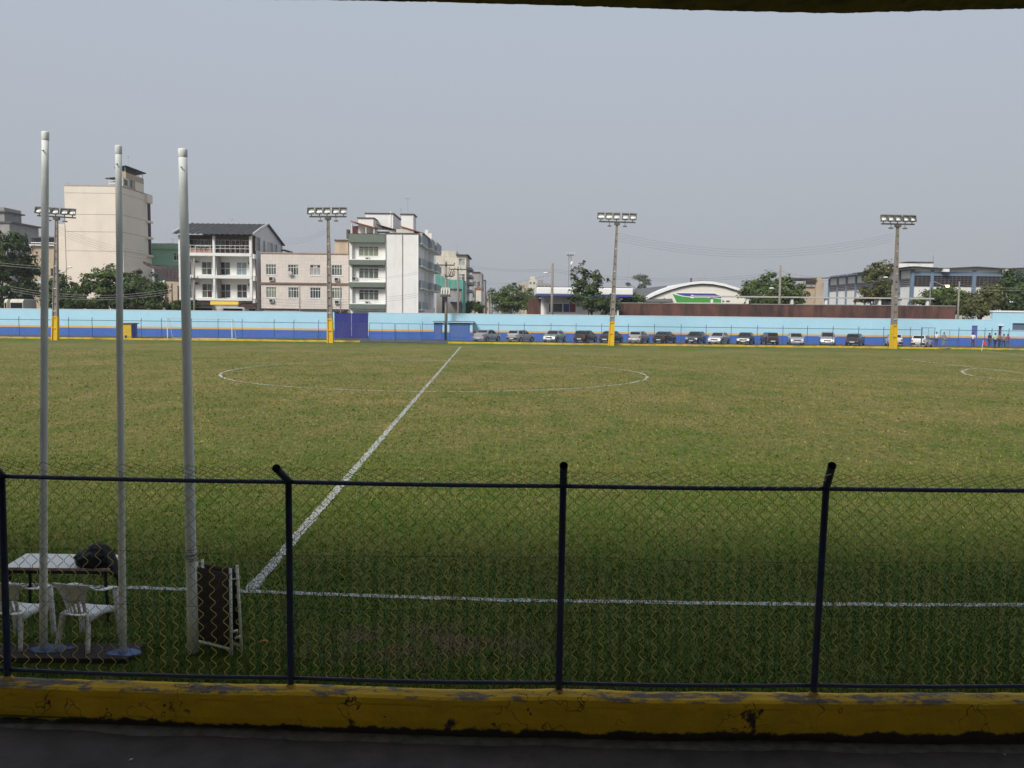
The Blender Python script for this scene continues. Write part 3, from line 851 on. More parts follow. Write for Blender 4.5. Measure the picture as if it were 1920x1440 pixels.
# ------------------------------------------------------------------ floodlight poles
def light_pole():
    root = thing('floodlight_pole', 'x', 'light pole', (0, 0, 0), 'floodlight poles along the far kerb', local=True)
    H, wb, wt, Z1 = 13.9, .31, .13, 2.75
    def hw(z): return wb + (wt - wb) * z / H
    def hsec(z0, z1, e, mat, nm):
        mb = MB()
        for s_ in (-1, 1):     # two flanges and a recessed web
            a0, a1 = hw(z0) + e, hw(z1) + e
            f0, f1 = a0 * .36, a1 * .36
            mb.hexa([(s_ * a0, -a0 * .8, z0), (s_ * (a0 - f0), -a0 * .8, z0), (s_ * (a0 - f0), a0 * .8, z0), (s_ * a0, a0 * .8, z0), (s_ * a1, -a1 * .8, z1), (s_ * (a1 - f1), -a1 * .8, z1), (s_ * (a1 - f1), a1 * .8, z1), (s_ * a1, a1 * .8, z1)])
        a0, a1 = hw(z0) + e, hw(z1) + e
        b0, b1 = a0 * .63, a1 * .63
        mb.hexa([(-b0, -a0 * .45, z0), (b0, -a0 * .45, z0), (b0, a0 * .45, z0), (-b0, a0 * .45, z0), (-b1, -a1 * .45, z1), (b1, -a1 * .45, z1), (b1, a1 * .45, z1), (-b1, a1 * .45, z1)])
        return mb.build(nm, mat, root)
    hsec(Z1 + .002, H, 0, M['concrete'], 'shaft'); hsec(-.1, Z1, .018, M['yellow_pole'], 'painted_base')
    for k in range(12):
        z = 3.3 + k * .85
        mb = MB(); a = hw(z); mb.box(-a * .6, a * .6, -a * .78, -a * .46, z, z + .09); mb.build('step_rung', M['slab_dark'] if k % 3 else M['plate'], root)
    for z in (1.35, 2.6):
        mb = MB(); a = hw(z); mb.box(-a * .64, a * .64, -a * .84, -a * .45, z, z + .10); mb.build('base_rung', M['yellow_pole'], root)
    mb = MB(); mb.box(-1.95, 1.95, -.10, .06, H + .02, H + .17); mb.box(-.3, .3, -.2, .14, H - .25, H + .015); mb.build('crossarm', M['slab_dark'], root)
    for i, x in enumerate((-1.74, -.90, -.08, .84, 1.64)):
        c = Vector((x, -.05, H + .62)); tilt = rad(-16); Rm = Matrix.Rotation(tilt, 3, 'X') @ Matrix.Rotation(rad((i - 2) * 3), 3, 'Z')
        def T(p): return c + Rm @ Vector(p)
        mb = MB(); w, h = .38, .42
        fr = [(-w, -.22, -h * .75), (w, -.22, -h * .75), (w, -.22, h), (-w, -.22, h)]
        bk = [(-w * .7, .16, -h * .55), (w * .7, .16, -h * .55), (w * .7, .16, h * .7), (-w * .7, .16, h * .7)]
        mb.add([T(p) for p in fr + bk], [(4, 5, 6, 7), (0, 1, 5, 4), (1, 2, 6, 5), (2, 3, 7, 6), (3, 0, 4, 7)])
        for q in ((-w, -w + .05, -h * .75, h), (w - .05, w, -h * .75, h)):
            mb.add([T(p) for p in [(q[0], -.25, q[2]), (q[1], -.25, q[2]), (q[1], -.2, q[2]), (q[0], -.2, q[2]), (q[0], -.25, q[3]), (q[1], -.25, q[3]), (q[1], -.2, q[3]), (q[0], -.2, q[3])]], [(3, 2, 1, 0), (4, 5, 6, 7), (0, 1, 5, 4), (1, 2, 6, 5), (2, 3, 7, 6), (3, 0, 4, 7)])
        mb.add([T(p) for p in [(-w, -.26, h - .1), (w, -.26, h - .1), (w, -.2, h - .1), (-w, -.2, h - .1), (-w, -.26, h + .02), (w, -.26, h + .02), (w, -.2, h + .02), (-w, -.2, h + .02)]], [(3, 2, 1, 0), (4, 5, 6, 7), (0, 1, 5, 4), (1, 2, 6, 5), (2, 3, 7, 6), (3, 0, 4, 7)])
        mb.add([T((-.04, 0, -h * .6)), T((.04, 0, -h * .6)), T((.04, .05, -h * .6)), T((-.04, .05, -h * .6)), (x - .04, -.05, H + .15), (x + .04, -.05, H + .15), (x + .04, 0, H + .15), (x - .04, 0, H + .15)], [(0, 1, 5, 4), (1, 2, 6, 5), (2, 3, 7, 6), (3, 0, 4, 7)])
        hd = mb.build('floodlight', M['lampbody'], root)
        mb = MB(); P = []
        for j in range(7):
            a = -1.2 + 2.4 * j / 6
            P.append([T((-w + .055, -.17 + .22 * math.cos(a) * .9, .03 - h * .62 * math.sin(-a) * 1.05)), T((w - .055, -.17 + .22 * math.cos(a) * .9, .03 - h * .62 * math.sin(-a) * 1.05))])
        mb.grid(P); mb.build('reflector', M['lampglass'], hd, smooth=True)
        mb = MB(); mb.sphere(T((0, -.10, -.10)), (.27, .1, .15), 12, 7); mb.build('bulb', M['bulb_glare'], hd, smooth=True)  # oversized white bulb paints the glare on the lower lamp glass
    for x in (-.8, .85):
        mb = MB(); mb.tube([(x, -.02, H + .02), (x, -.02, H - .28)], .035, 5); mb.box(x - .2, x + .2, -.16, .12, H - .44, H - .29); mb.build('ballast_box', M['lampbody'], root)
    return root
lp = light_pole()
LP = []
for i, (ub, vb, ut, vt, lab) in enumerate([
    (103.5, 638, 106, 408, 'concrete floodlight pole with yellow base standing beside the cream tower'),
    (619.5, 643, 615, 408, 'concrete floodlight pole with yellow base next to the navy gate'),
    (1145.5, 648, 1157, 418, 'concrete floodlight pole with yellow base in front of the bushy tree and dark cars'),
    (1674.5, 654, 1683, 422, 'concrete floodlight pole with yellow base in front of a white car')]):
    b = gr(ub, vb); t = pt(ut, vt, b.y)
    o = lp if i == 0 else copy_tree(lp)
    o.location = (b.x, b.y, 0)
    o.rotation_euler = (0, math.atan2(t.x - b.x, t.z - b.z), rad((2, 0, -6, 10)[i]))
    s_ = (t.z + .1) / 14.0
    o.scale = (1, 1, s_)
    tag(o, lab)
    LP.append((b, t))

# ------------------------------------------------------------------ goal, booth, shed, corner flag
def goal():
    b0, b1 = gr(314, 634.5), gr(435, 637)
    y = 97.0
    x0, x1 = pt(314, 620, y).x, pt(435, 620, y).x
    root = thing('goal_frame', 'old white football goal frame standing against the blue wall', 'goal', (x0, y, 0))
    for x in (x0, x1):
        mb = MB(); mb.tube([(x, y, 0), (x, y, 2.3)], .06, 8); mb.build('post', M['polewhite'], root)
        mb = MB(); mb.tube([(x, y, 2.28), (x, y + .6, 2.2), (x, y + 1.4, .02), (x, y + .06, .03)], .025, 6); mb.build('stay', M['polewhite'], root)
    mb = MB(); mb.tube([(x0 - .06, y, 2.34), (x1 + .06, y, 2.34)], .045, 8); mb.build('crossbar', M['sidegrey'], root)
    mb = MB(); mb.tube([(x0, y + 1.4, .05), (x1, y + 1.4, .05)], .025, 6); mb.build('ground_bar', M['polewhite'], root)
goal()
def booth():
    x0, x1, z0, z1 = R(228, 246, 607.5, 634.5, 96.6)
    y0, y1 = 96.6, 98.2
    root = thing('booth', 'small yellow booth with royal blue side under a flat roof', 'booth', (x0, y0, 0))
    mb = MB(); F = frame(x0, y0, 0); facade(mb, F, 0, x1 - x0, 0, 1.66, [], .1); mb.quad((x0, y0, 0), (x0, y1, 0), (x0, y1, 1.66), (x0, y0, 1.66)); mb.build('front_wall', M['yellow_pole'], root)
    mb = MB(); mb.box(x0 + .01, x1, y0 + .02, y1, 0, 1.655); mb.build('side_wall', M['royal'], root)
    mb = MB(); mb.box(x0 - .1, x1 + .18, y0 - .12, y1 + .1, 1.662, 1.76); mb.build('roof', M['slab_dark'], root)
    mb = MB(); mb.box(x0 + .35, x0 + .6, y0 - .02, y0 - .002, .02, .35); mb.build('hatch', M['trim'], root)
    mb = MB(); mb.box(x1 + .003, x1 + .03, y0 + .35, y0 + 1.1, .05, 1.5); mb.build('door', M['navy'], root)
booth()
def shed():
    y0 = 103.6
    root = thing('meter_shed', 'low royal blue shed with pale pilasters around the transformer pole', 'shed', (pt(850, 620, y0).x, y0, 0))
    zt = pt(850, 605, y0).z
    def X(u): return pt(u, 620, y0).x
    for u0, u1, mt, nm, d in ((813.5, 829.5, M['royal'], 'wall', 0), (843, 881, M['royal'], 'wall', 0), (829.7, 833, M['skyblue'], 'pilaster', -.05), (838.2, 842.8, M['skyblue'], 'pilaster', -.05), (881.2, 886, M['skyblue'], 'pilaster', -.05)):
        mb = MB(); mb.box(X(u0), X(u1), y0 + d, Y_WALL - .01, 0, zt); w_ = mb.build(nm, mt, root)
        if nm == 'pilaster':
            mb = MB(); mb.box(X(u0) - .004, X(u1) + .004, y0 + d - .006, y0 + d + .3, 0, .95); mb.build('painted_foot', M['royal'], w_)
            mb = MB(); mb.box(X(u0) - .004, X(u1) + .004, y0 + d - .006, y0 + d + .3, .952, 1.15); mb.build('stripe', M['orange'], w_)
    mb = MB(); mb.box(X(834.5), X(838.2), y0 + .9, Y_WALL - .02, 0, zt); mb.build('recess', M['skyblue'], root)
    mb = MB(); mb.box(X(846), X(878), y0 - .03, y0 - .002, .35, zt - .12); mb.build('panel', pm('blue steel panel', (.075, .14, .36), .55, .06), root)
    mb = MB(); mb.box(X(815.5), X(828), y0 - .03, y0 - .002, .05, zt - .15); mb.build('door', pm('blue steel panel', (.075, .14, .36)), root)
    for u0, u1 in ((811, 833.5), (838, 889)):
        mb = MB(); mb.box(X(u0), X(u1), y0 - .35, Y_WALL - .02, zt + .002, zt + .09); mb.build('roof', M['skyblue'], root)
        mb = MB(); mb.box(X(u0) + .05, X(u1) - .05, y0 - .2, Y_WALL - .03, zt + .092, zt + .16); mb.build('roof_cover', M['slab_dark'], root)
shed()
def corner_flag():
    b = gr(1840.5, 658.5)
    root = thing('corner_flag', 'red corner flag on a pale stick at the far corner', 'flag', b)
    mb = MB(); mb.tube([b, b + Vector((.12, 0, 1.15))], .02, 6); mb.build('stick', M['polewhite'], root)
    mb = MB(); P = [[b + Vector((.07 + .12 * j + .03 * i, .04 * math.sin(j * 2), 1.12 - .14 * i - .05 * j)) for j in range(4)] for i in range(4)]
    mb.grid(P); o = mb.build('cloth', pm('red flag cloth', (.55, .06, .09), .8, .15, 6), root); sd = o.modifiers.new('solid', 'SOLIDIFY'); sd.thickness = .006
corner_flag()

# ------------------------------------------------------------------ things by the touchline
SLAB_Z = .05
def slab():
    root = thing('concrete_slab', 'dark concrete slab in the grass under the white chairs', 'slab', (-5.2, 8.4, 0))
    a, b, c, d = gr(-260, 1205, SLAB_Z), gr(272, 1206, SLAB_Z), gr(238, 1235, SLAB_Z), gr(-260, 1232, SLAB_Z)
    m = pm('dark slab concrete', (.055, .045, .042), .85, .3, 4, .4, 25)  # very dark grey-brown, varied by noise
    mb = MB(); n = 24; P = []
    ring = []
    for p, q in ((d, c), (c, b), (b, a), (a, d)):
        for k in range(n): 
            w = p.lerp(q, k / n); ring.append((w.x + .012 * noise.noise((w.x * 5, w.y * 5, 0)), w.y + .012 * noise.noise((w.x * 5, w.y * 5, 4))))
    mb.prism_z(ring, -.02, SLAB_Z); mb.build('slab_body', m, root)
    for i, (u, v, rx, ry) in enumerate(((95, 1217, .20, .10), (232, 1224, .17, .09))):
        p = gr(u, v, SLAB_Z); mb = MB(); ring = []
        for k in range(28):
            an = 2 * math.pi * k / 28; r = 1 + .35 * noise.noise((math.cos(an) * 1.5 + i * 9, math.sin(an) * 1.5, 2))
            ring.append((p.x + rx * r * math.cos(an), p.y + ry * r * math.sin(an)))
        mb.prism_z(ring, SLAB_Z - .01, SLAB_Z + .006)
        mb.build('blue_paint_patch', pm('spilt blue paint', (.10, .16, .34), .6, .25, 10), root)
slab()
def flagpole(label, ub, vb, ut, vt, r0, r1, zb, extra=False):
    b = gr(ub, vb, zb); t = pt(ut, vt, b.y)
    root = thing('flagpole', label, 'flagpole', b, 'flagpoles behind the near fence')
    mb = MB(); n = 14
    mb.tube([b.lerp(t, k / n) + Vector((.006 * noise.noise((k * .4, ub, 0)), 0, 0)) - (Vector((0, 0, .05)) if k == 0 else Vector()) for k in range(n + 1)], [r0 + (r1 - r0) * k / n for k in range(n + 1)], 16)
    mb.build('shaft', M['polewhite'], root, smooth=True)
    ax = (t - b).normalized()
    mb = MB(); mb.tube([t - ax * .075, t - ax * .07, t - ax * .005, t + ax * .004, t + ax * .012], [r1 * 1.0, r1 * 1.09, r1 * 1.09, r1 * 1.0, .005], 16); mb.build('cap', M['polewhite'], root, smooth=True)
    mb = MB(); q = b.lerp(t, .965) + Vector((0, -r1 - .01, 0)); mb.tube([q + Vector((.0, .02, 0)), q + Vector((0, -.01, 0)), q + Vector((.015, -.012, 0))], .006, 6); mb.build('hook', M['steel'], root)
    if extra:
        mb = MB(); pts = []
        q = b.lerp(t, .20)
        for k in range(70):
            a = k * .55; z = -.05 + .11 * (k / 70) + .02 * math.sin(k * .21)
            pts.append(q + ax * z + Vector((math.cos(a) * (r0 + .003), math.sin(a) * (r0 + .003), 0)))
        mb.tube(pts, .004, 5); mb.build('wrapped_cord', pm('grey cord', (.25, .25, .24), .8, .2), root)
    return root
flagpole('tall white flagpole standing beside the table edge, first of three from the picture edge', 81, 1217, 85, 248, .037, .031, SLAB_Z)
flagpole('slim white flagpole between the chair with the open seat and the grass, middle of three', 230, 1222, 222, 274, .035, .029, SLAB_Z)
flagpole('thick white flagpole with wrapped cord, the stretcher leaning on it', 362, 1224, 342.5, 280, .054, .039, 0, True)

def chair_mesh():
    root = thing('plastic_chair', 'x', 'chair', (0, 0, 0), 'white plastic chairs on the slab', local=True)
    P = M['plastic']
    def sheet(rows, th, name, par=root, smooth=True):
        mb = MB(); mb.grid(rows); o = mb.build(name, P, par, smooth=smooth)
        sd = o.modifiers.new('solid', 'SOLIDIFY'); sd.thickness = th; sd.offset = 0
        return o
    # seat with rolled edge
    rows = []
    for j in range(11):
        t = j / 10; y = -.205 + .43 * t
        hw = .185 + .035 * t
        z = .425 + .012 * t - .03 * math.sin(math.pi * t) * .6 - (.035 * max(0, (t - .85) / .15) ** 2)
        row = []
        for i in range(13):
            s = -1 + 2 * i / 12
            e = max(0, abs(s) - .84) / .16
            row.append((s * hw, y, z - .012 * (1 - s * s) - .05 * e * e))
        rows.append(row)
    sheet(rows, .007, 'seat')
    def back(y, z, s, w):      # curved back surface
        return (s * w, y + .07 * s * s, z)
    rows = []
    for j in range(9):
        t = j / 8; z = .60 + .20 * t; y = -.252 - .058 * t; w = .155 + .075 * t ** 1.3
        rows.append([back(y, z + .02 * (1 - (-1 + 2 * i / 14) ** 2) * t, -1 + 2 * i / 14, w) for i in range(15)])
    bk = sheet(rows, .007, 'backrest')
    for k in range(6):
        s0 = -.93 + k * .33; rows = []
        for t in (0, .25, .5, .75, 1):
            z = .455 + .15 * t; y = -.212 - .041 * t; w = .145 + .012 * t
            rows.append([back(y, z, s0, w), back(y, z, s0 + .2, w)])
        sheet(rows, .007, 'slat', bk)
    mb = MB(); mb.tube([back(-.208, .45, -1 + 2 * i / 12, .15) for i in range(13)], .013, 8); mb.build('lower_rail', P, bk, smooth=True)
    mb = MB(); mb.tube([(p[0], p[1] - .003, p[2] + .002) for p in [back(-.31, .80 + .02 * (1 - (-1 + 2 * i / 12) ** 2), -1 + 2 * i / 12, .23) for i in range(13)]], .012, 8); mb.build('top_edge', P, bk, smooth=True)
    for s in (-1, 1):
        # arm from the top of the back, forward and down into the front leg
        path = [(s * .228, -.245, .795), (s * .25, -.16, .735), (s * .262, -.05, .70), (s * .268, .08, .685), (s * .268, .17, .67), (s * .268, .225, .635)]
        rows = []
        for k, p in enumerate(path):
            w = .022 + .006 * k if k < 4 else .038
            rows.append([(p[0] - w, p[1], p[2] - .012), (p[0] - w * .5, p[1], p[2] + .002), (p[0] + w * .5, p[1], p[2] + .002), (p[0] + w, p[1], p[2] - .012)])
        sheet(rows, .008, 'armrest')
        # front leg: a wide channel running from the arm to the ground
        rows = []
        for t in np.linspace(0, 1, 8):
            z = .64 * (1 - t); y = .225 + .035 * t; w = .034 - .008 * t; x = s * (.266 + .012 * t)
            rows.append([(x - s * .03, y - .045 + .01 * t, z), (x, y - w, z), (x + s * .004, y, z), (x, y + w * .6, z), (x - s * .035, y + w * .7, z)])
        sheet(rows, .008, 'leg')
        rows = []
        for t in np.linspace(0, 1, 8):
            z = .43 * (1 - t); y = -.19 - .075 * t; x = s * (.178 + .045 * t); w = .045 - .018 * t
            rows.append([(x - s * .04, y + w * 1.2 * .3, z), (x, y - w * .5, z), (x + s * .006, y, z), (x, y + w, z), (x - s * .03, y + w * 1.2, z)])
        sheet(rows, .008, 'leg')
        rows = []      # side skirt joining seat and legs
        for t in np.linspace(0, 1, 7):
            y = -.19 + .42 * t; x = s * (.19 + .055 * t); z = .425
            dd = .05 + .05 * (2 * t - 1) ** 2
            rows.append([(x, y, z), (x + s * .006, y, z - dd * .5), (x + s * .004, y, z - dd)])
        sheet(rows, .007, 'skirt')
    return root
ch = chair_mesh()
def place_chair(o, u, v, rz, label, s=.83):
    b = gr(u, v, SLAB_Z + .004)
    o.location = b; o.rotation_euler = (0, 0, rad(rz)); o.scale = (s, s, s)
    tag(o, label)
place_chair(ch, 163, 1206, -11, 'white plastic armchair between the two slim flagpoles, its slotted back fully visible')
place_chair(copy_tree(ch), 38, 1204, -9, 'white plastic armchair half hidden behind the fence post at the picture edge')

def table():
    y0 = 8.9; zt = .60
    A, B = pt(6, 1072, y0), pt(206, 1076, y0)
    Cb, Db = gr(228, 1041, zt), gr(49, 1037.6, zt)
    root = thing('table', 'white topped table with black legs behind the plastic chairs', 'table', ((A.x + B.x) / 2, 9.25, 0))
    q = [(A.x, A.y), (B.x, B.y), (Cb.x, Cb.y + .02), (Db.x, Db.y)]
    cx, cy = sum(p[0] for p in q) / 4, sum(p[1] for p in q) / 4
    sh = lambda f: [(cx + (p[0] - cx) * f, cy + (p[1] - cy) * f) for p in q]
    mb = MB(); mb.prism_z(sh(.995), zt - .004, zt); mb.build('top', pm('white laminate top', (.72, .70, .66), .35, .04, 5, spec=.45), root)
    mb = MB(); mb.prism_z(q, zt - .03, zt - .0045); mb.build('edge_band', pm('pinkish worn edging', (.40, .27, .24), .6, .2, 8), root)
    mb = MB(); mb.prism_z(sh(.93), zt - .07, zt - .0305); mb.build('apron', M['black_metal'], root)
    for p in sh(.90):
        mb = MB(); mb.tube([(p[0], p[1], zt - .07), (p[0] + (p[0] - cx) * .04, p[1], 0)], .017, 8); mb.build('leg', M['black_metal'], root)
    return zt
zt_ = table()
def jacket():
    c = gr(184, 1056, .62)
    mb = MB(); n, m_ = 64, 30
    P = []
    for i in range(m_ + 1):
        th = math.pi * i / m_
        row = []
        for j in range(n + 1):
            ph = 2 * math.pi * j / n
            d = Vector((math.sin(th) * math.cos(ph), math.sin(th) * math.sin(ph), math.cos(th)))
            q = d * 1.6 + Vector((3, 1, 7))
            f = 1 + .20 * noise.noise(q * .9) + .16 * (1 - abs(noise.noise(q * 1.5)) * 2) * .6 + .13 * (.5 - abs(noise.noise(q * 2.6)) * 1.6) + .06 * (1 - 2 * abs(noise.noise(q * 5.2)))
            p = Vector((d.x * .20 * f, d.y * .16 * f, d.z * .135 * f + .06))
            if d.x < -.2: p.z *= .75 + .25 * (1 + d.x); p.x *= 1.12
            if p.z < 0: p.z *= .02
            # hangs over the table edge on one side
            if p.x > .12: p.z -= (p.x - .12) * 2.2 * max(0, 1 - abs(d.y) * .6)
            row.append(Vector((c.x, c.y, .605)) + p)
        P.append(row)
    mb.grid(P)
    o = mb.build('crumpled_jacket', pm('black nylon cloth', (.014, .014, .016), .6, .3, 8, .3, 60, spec=.25), None, smooth=True)
    tag(o, 'crumpled black jacket heaped on the table corner', 'jacket')
jacket()
def stretcher():
    root = thing('folded_stretcher', 'folded stretcher with dark canvas and white tubes leaning on the thick flagpole', 'stretcher', gr(402, 1224))
    W = M['polewhite']
    fl0, fl1 = gr(370, 1213), pt(369, 1053, gr(370, 1213).y + .12)
    fr0, fr1 = gr(434, 1229), pt(432, 1066, gr(434, 1229).y + .10)
    br0, br1 = gr(453, 1222), fr1 + Vector((.05, .05, .02))
    bl0, bl1 = gr(392, 1207), fl1 + Vector((.03, .07, .0))
    for a, b in ((fl0, fl1), (fr0, fr1), (br0, br1), (bl0, bl1)):
        mb = MB(); mb.tube([a, b], .0145, 10); mb.build('pole', W, root, smooth=True)
    for a, b, t in ((fl0, fr0, .07), ):
        mb = MB(); mb.tube([fl0.lerp(fl1, t), fr0.lerp(fr1, t)], .013, 8); mb.build('crossbar', W, root, smooth=True)
    mb = MB(); mb.tube([bl0.lerp(bl1, .07), br0.lerp(br1, .07)], .013, 8); mb.build('crossbar', W, root, smooth=True)
    m = pm('dark brown canvas', (.055, .042, .032), .9, .25, 6, .3, 80)
    for (l0, l1, r0, r1, d) in ((fl0, fl1, fr0, fr1, -.012), (bl0, bl1, br0, br1, .012)):
        P = []
        for i in range(15):
            t = .09 + .86 * i / 14; a, b = l0.lerp(l1, t), r0.lerp(r1, t)
            P.append([a.lerp(b, k / 12) + Vector((0, d + .035 * math.sin(math.pi * k / 12) + .008 * noise.noise((k * .6, i * .4, 3)), (-.03 * math.sin(math.pi * k / 12)) * (t > .85) * (t - .85) * 7)) for k in range(13)])
        mb = MB(); mb.grid(P); o = mb.build('canvas', m, root, smooth=True); sd = o.modifiers.new('solid', 'SOLIDIFY'); sd.thickness = .004
    for t, q in ((.28, .045), (.20, .05)):
        a = fr0.lerp(fr1, t) if t > .25 else br0.lerp(br1, t)
        mb = MB(); mb.tube([a + Vector((.004, -.01, -.01)), a + Vector((.07 if t > .25 else -.05, -.03, .02 if t > .25 else -.03))], .013, 8); mb.build('foot_stub', W, root, smooth=True)
    mb = MB(); a = fr0.lerp(fr1, .87); mb.tube([a + Vector((-.02, -.005, 0)), a + Vector((.055, .03, .005))], .008, 6); mb.build('strap', pm('pale strap', (.5, .45, .42), .8), root)
stretcher()

# ------------------------------------------------------------------ cars
CARP = {   # side outline: x (rear to front), roof/top height, belt height
 'hatch': dict(W=.82, prof=[(-1.92, .62, .60), (-1.90, .86, .84), (-1.80, .98, .93), (-1.48, 1.37, .94), (-.9, 1.44, .93), (-.1, 1.44, .92), (.28, 1.38, .91), (1.02, .93, .90), (1.55, .86, .83), (1.86, .72, .70), (1.93, .52, .50)], wh=(-1.18, 1.22), cab=(2, 7)),
 'sedan': dict(W=.83, prof=[(-2.10, .62, .60), (-2.08, .90, .88), (-1.95, .98, .94), (-1.42, 1.01, .95), (-.78, 1.36, .94), (-.35, 1.42, .93), (.15, 1.41, .92), (.42, 1.35, .91), (1.14, .94, .91), (1.70, .85, .82), (2.02, .72, .70), (2.10, .52, .50)], wh=(-1.28, 1.30), cab=(3, 8)),
 'mpv': dict(W=.86, prof=[(-2.02, .62, .60), (-2.0, .95, .93), (-1.92, 1.08, 1.02), (-1.62, 1.52, 1.03), (-.8, 1.60, 1.01), (.1, 1.59, 1.0), (.55, 1.50, .99), (1.42, 1.0, .97), (1.75, .90, .87), (2.0, .74, .72), (2.08, .52, .50)], wh=(-1.25, 1.28), cab=(2, 7)),
 'box': dict(W=.78, prof=[(-1.84, .60, .58), (-1.84, .86, .84), (-1.80, .98, .95), (-1.60, 1.42, .96), (-1.1, 1.46, .95), (0, 1.45, .94), (.3, 1.40, .93), (.85, .98, .93), (1.5, .90, .88), (1.78, .78, .76), (1.82, .52, .50)], wh=(-1.1, 1.15), cab=(2, 7)),
}
def make_car(kind, colname, col, label, u, v, head, metallic=.0, dark_bumper=False):
    D = CARP[kind]; W = D['W']; pr = D['prof']
    root = thing('parked_car', label, 'car', (0, 0, 0), 'cars parked along the blue wall', local=True)
    paint = pm('car paint ' + colname, col, .32, .04, 2, metal=metallic, spec=.5, coat=.5)
    x_min, x_max = pr[0][0], pr[-1][0]
    def hwid(x):
        t = 2 * (x - x_min) / (x_max - x_min) - 1
        return W * (1 - .13 * abs(t) ** 5)
    ci, cj = D['cab']
    def ring(i):
        x, zt, zb = pr[i]; h = hwid(x)
        incab = zt - zb > .2
        r = h * (.78 if incab else .86)
        zl = .24
        half = [(h * .93, zl), (h, zl + .16), (h * 1.0, min(zb, .62)), (h * .97, zb), (r, zt), (r * .5, zt + .006)]
        return [(x, a, b) for a, b in half] + [(x, -a, b) for a, b in half[::-1]]
    rows = [ring(i) for i in range(len(pr))]
    mb = MB(); mb.grid([r + [r[0]] for r in rows])
    mb.add(rows[0], [tuple(range(12))]); mb.add(rows[-1], [tuple(range(12))[::-1]])
    body = mb.build('body', paint, root)
    def S(i, t, side, f):      # point on the cabin side; f from belt (0) to roof (1)
        a, b = rows[i], rows[i + 1]
        k0, k1 = (3, 4) if side > 0 else (8, 7)
        pa = Vector(a[k0]).lerp(Vector(a[k1]), f); pb = Vector(b[k0]).lerp(Vector(b[k1]), f)
        return pa.lerp(pb, t)
    def glass(pts, name, off):
        mb = MB(); pts = [p + off for p in pts]
        mb.quad(*pts); return mb.build(name, M['carglass'], root)
    # windscreen and rear window lie on the sloped rows
    def slope(i, f0, f1, name, off):
        a, b = rows[i], rows[i + 1]
        hi, lo = (a, b) if a[4][2] > b[4][2] else (b, a)
        def P(f, s): 
            p = Vector(hi[4]).lerp(Vector(lo[4]), f); q = Vector(hi[7]).lerp(Vector(lo[7]), f); return p.lerp(q, s)
        glass([P(f0, .06), P(f0, .94), P(f1, .96), P(f1, .04)], name, off)
    slope(cj - 1, .06, .92, 'windscreen', Vector((.012, 0, .012)))
    slope(ci, .08, .80, 'rear_window', Vector((-.012, 0, .012)))
    cabx0, cabx1 = pr[ci + 1][0], pr[cj - 1][0]
    for s in (1, -1):
        def at(x, f):
            for i in range(len(pr) - 1):
                if pr[i][0] <= x <= pr[i + 1][0]: return S(i, (x - pr[i][0]) / (pr[i + 1][0] - pr[i][0]), s, f)
        o = Vector((0, s * .008, 0))
        mid = (cabx0 + cabx1) / 2 - .05
        fx = pr[cj][0]
        glass([at(mid + .05, .10), at(fx - .22, .10), at(cabx1 - .05, .86), at(mid + .05, .88)], 'side_window', o)
        rx = pr[ci][0]
        glass([at(rx + .30, .12), at(mid - .05, .10), at(mid - .05, .88), at(cabx0 + .06, .86)], 'side_window', o)
        q = at(fx - .28, .12); mb = MB(); mb.hexa([(q.x - .04, q.y, q.z), (q.x + .05, q.y, q.z), (q.x + .03, q.y + s * .17, q.z), (q.x - .05, q.y + s * .17, q.z), (q.x - .04, q.y, q.z + .11), (q.x + .04, q.y, q.z + .11), (q.x + .02, q.y + s * .17, q.z + .12), (q.x - .05, q.y + s * .17, q.z + .12)])
        mb.build('mirror', paint if metallic > .3 else M['trim'], root)
        for k, x in enumerate((mid - .12, mid - .12 - .95)):
            if x > pr[ci][0] + .25:
                h = hwid(x); mb = MB(); mb.box(x - .09, x + .09, s * (h * .985) - .012, s * (h * .985) + .012, .80, .825); mb.build('door_handle', M['trim'], root)
        x = mid; h = hwid(x)
        for x in (mid, fx - .12):
            mb = MB(); mb.box(x - .006, x + .006, s * (hwid(x) + .001) - .003, s * (hwid(x) + .001) + .003, .34, .86); mb.build('door_seam', M['trim'], root)
        for x in D['wh']:
            h = hwid(x)
            mb = MB(); mb.tube([(x, s * (h - .16), .30), (x, s * (h + .006), .30)], .36, 18); mb.build('wheel_arch', M['trim'], root)
            mb = MB(); mb.tube([(x, s * (h - .17), .295), (x, s * (h - .01), .295), (x, s * (h + .02), .295)], [.295, .295, .27], 20); tw = mb.build('wheel', M['rubber'], root)
            mb = MB(); mb.tube([(x, s * (h + .018), .295), (x, s * (h + .026), .295)], [.20, .17], 14); mb.build('rim', M['chrome'], tw)
        # lamps
        xr = pr[1][0]; mb = MB(); mb.box(xr - .025, xr + .10, s * (hwid(xr) * .97) - (.15 if s > 0 else .0), s * (hwid(xr) * .97) + (.0 if s > 0 else .15), .68, .88); mb.build('tail_light', M['redlamp'], root)
        xf = pr[-2][0]; mb = MB(); mb.box(xf - .12, xf + .035, s * hwid(xf) * .95 - (.30 if s > 0 else 0), s * hwid(xf) * .95 + (0 if s > 0 else .30), .58, .71); mb.build('headlight', M['headlamp'], root)
    bm_ = M['trim'] if dark_bumper else paint
    mb = MB(); mb.box(x_min - .07, x_min + .12, -W * .90, W * .90, .32, .58); bp = mb.build('bumper', bm_, root, bevel=.04)
    mb = MB(); mb.box(x_min - .085, x_min - .0701, -.26, .26, .40, .52); mb.build('number_plate', M['plate'], bp)
    mb = MB(); mb.box(x_max - .12, x_max + .07, -W * .88, W * .88, .26, .50); bp = mb.build('bumper', bm_, root, bevel=.04)
    mb = MB(); mb.box(x_max + .0701, x_max + .085, -.24, .24, .33, .44); mb.build('number_plate', M['plate'], bp)
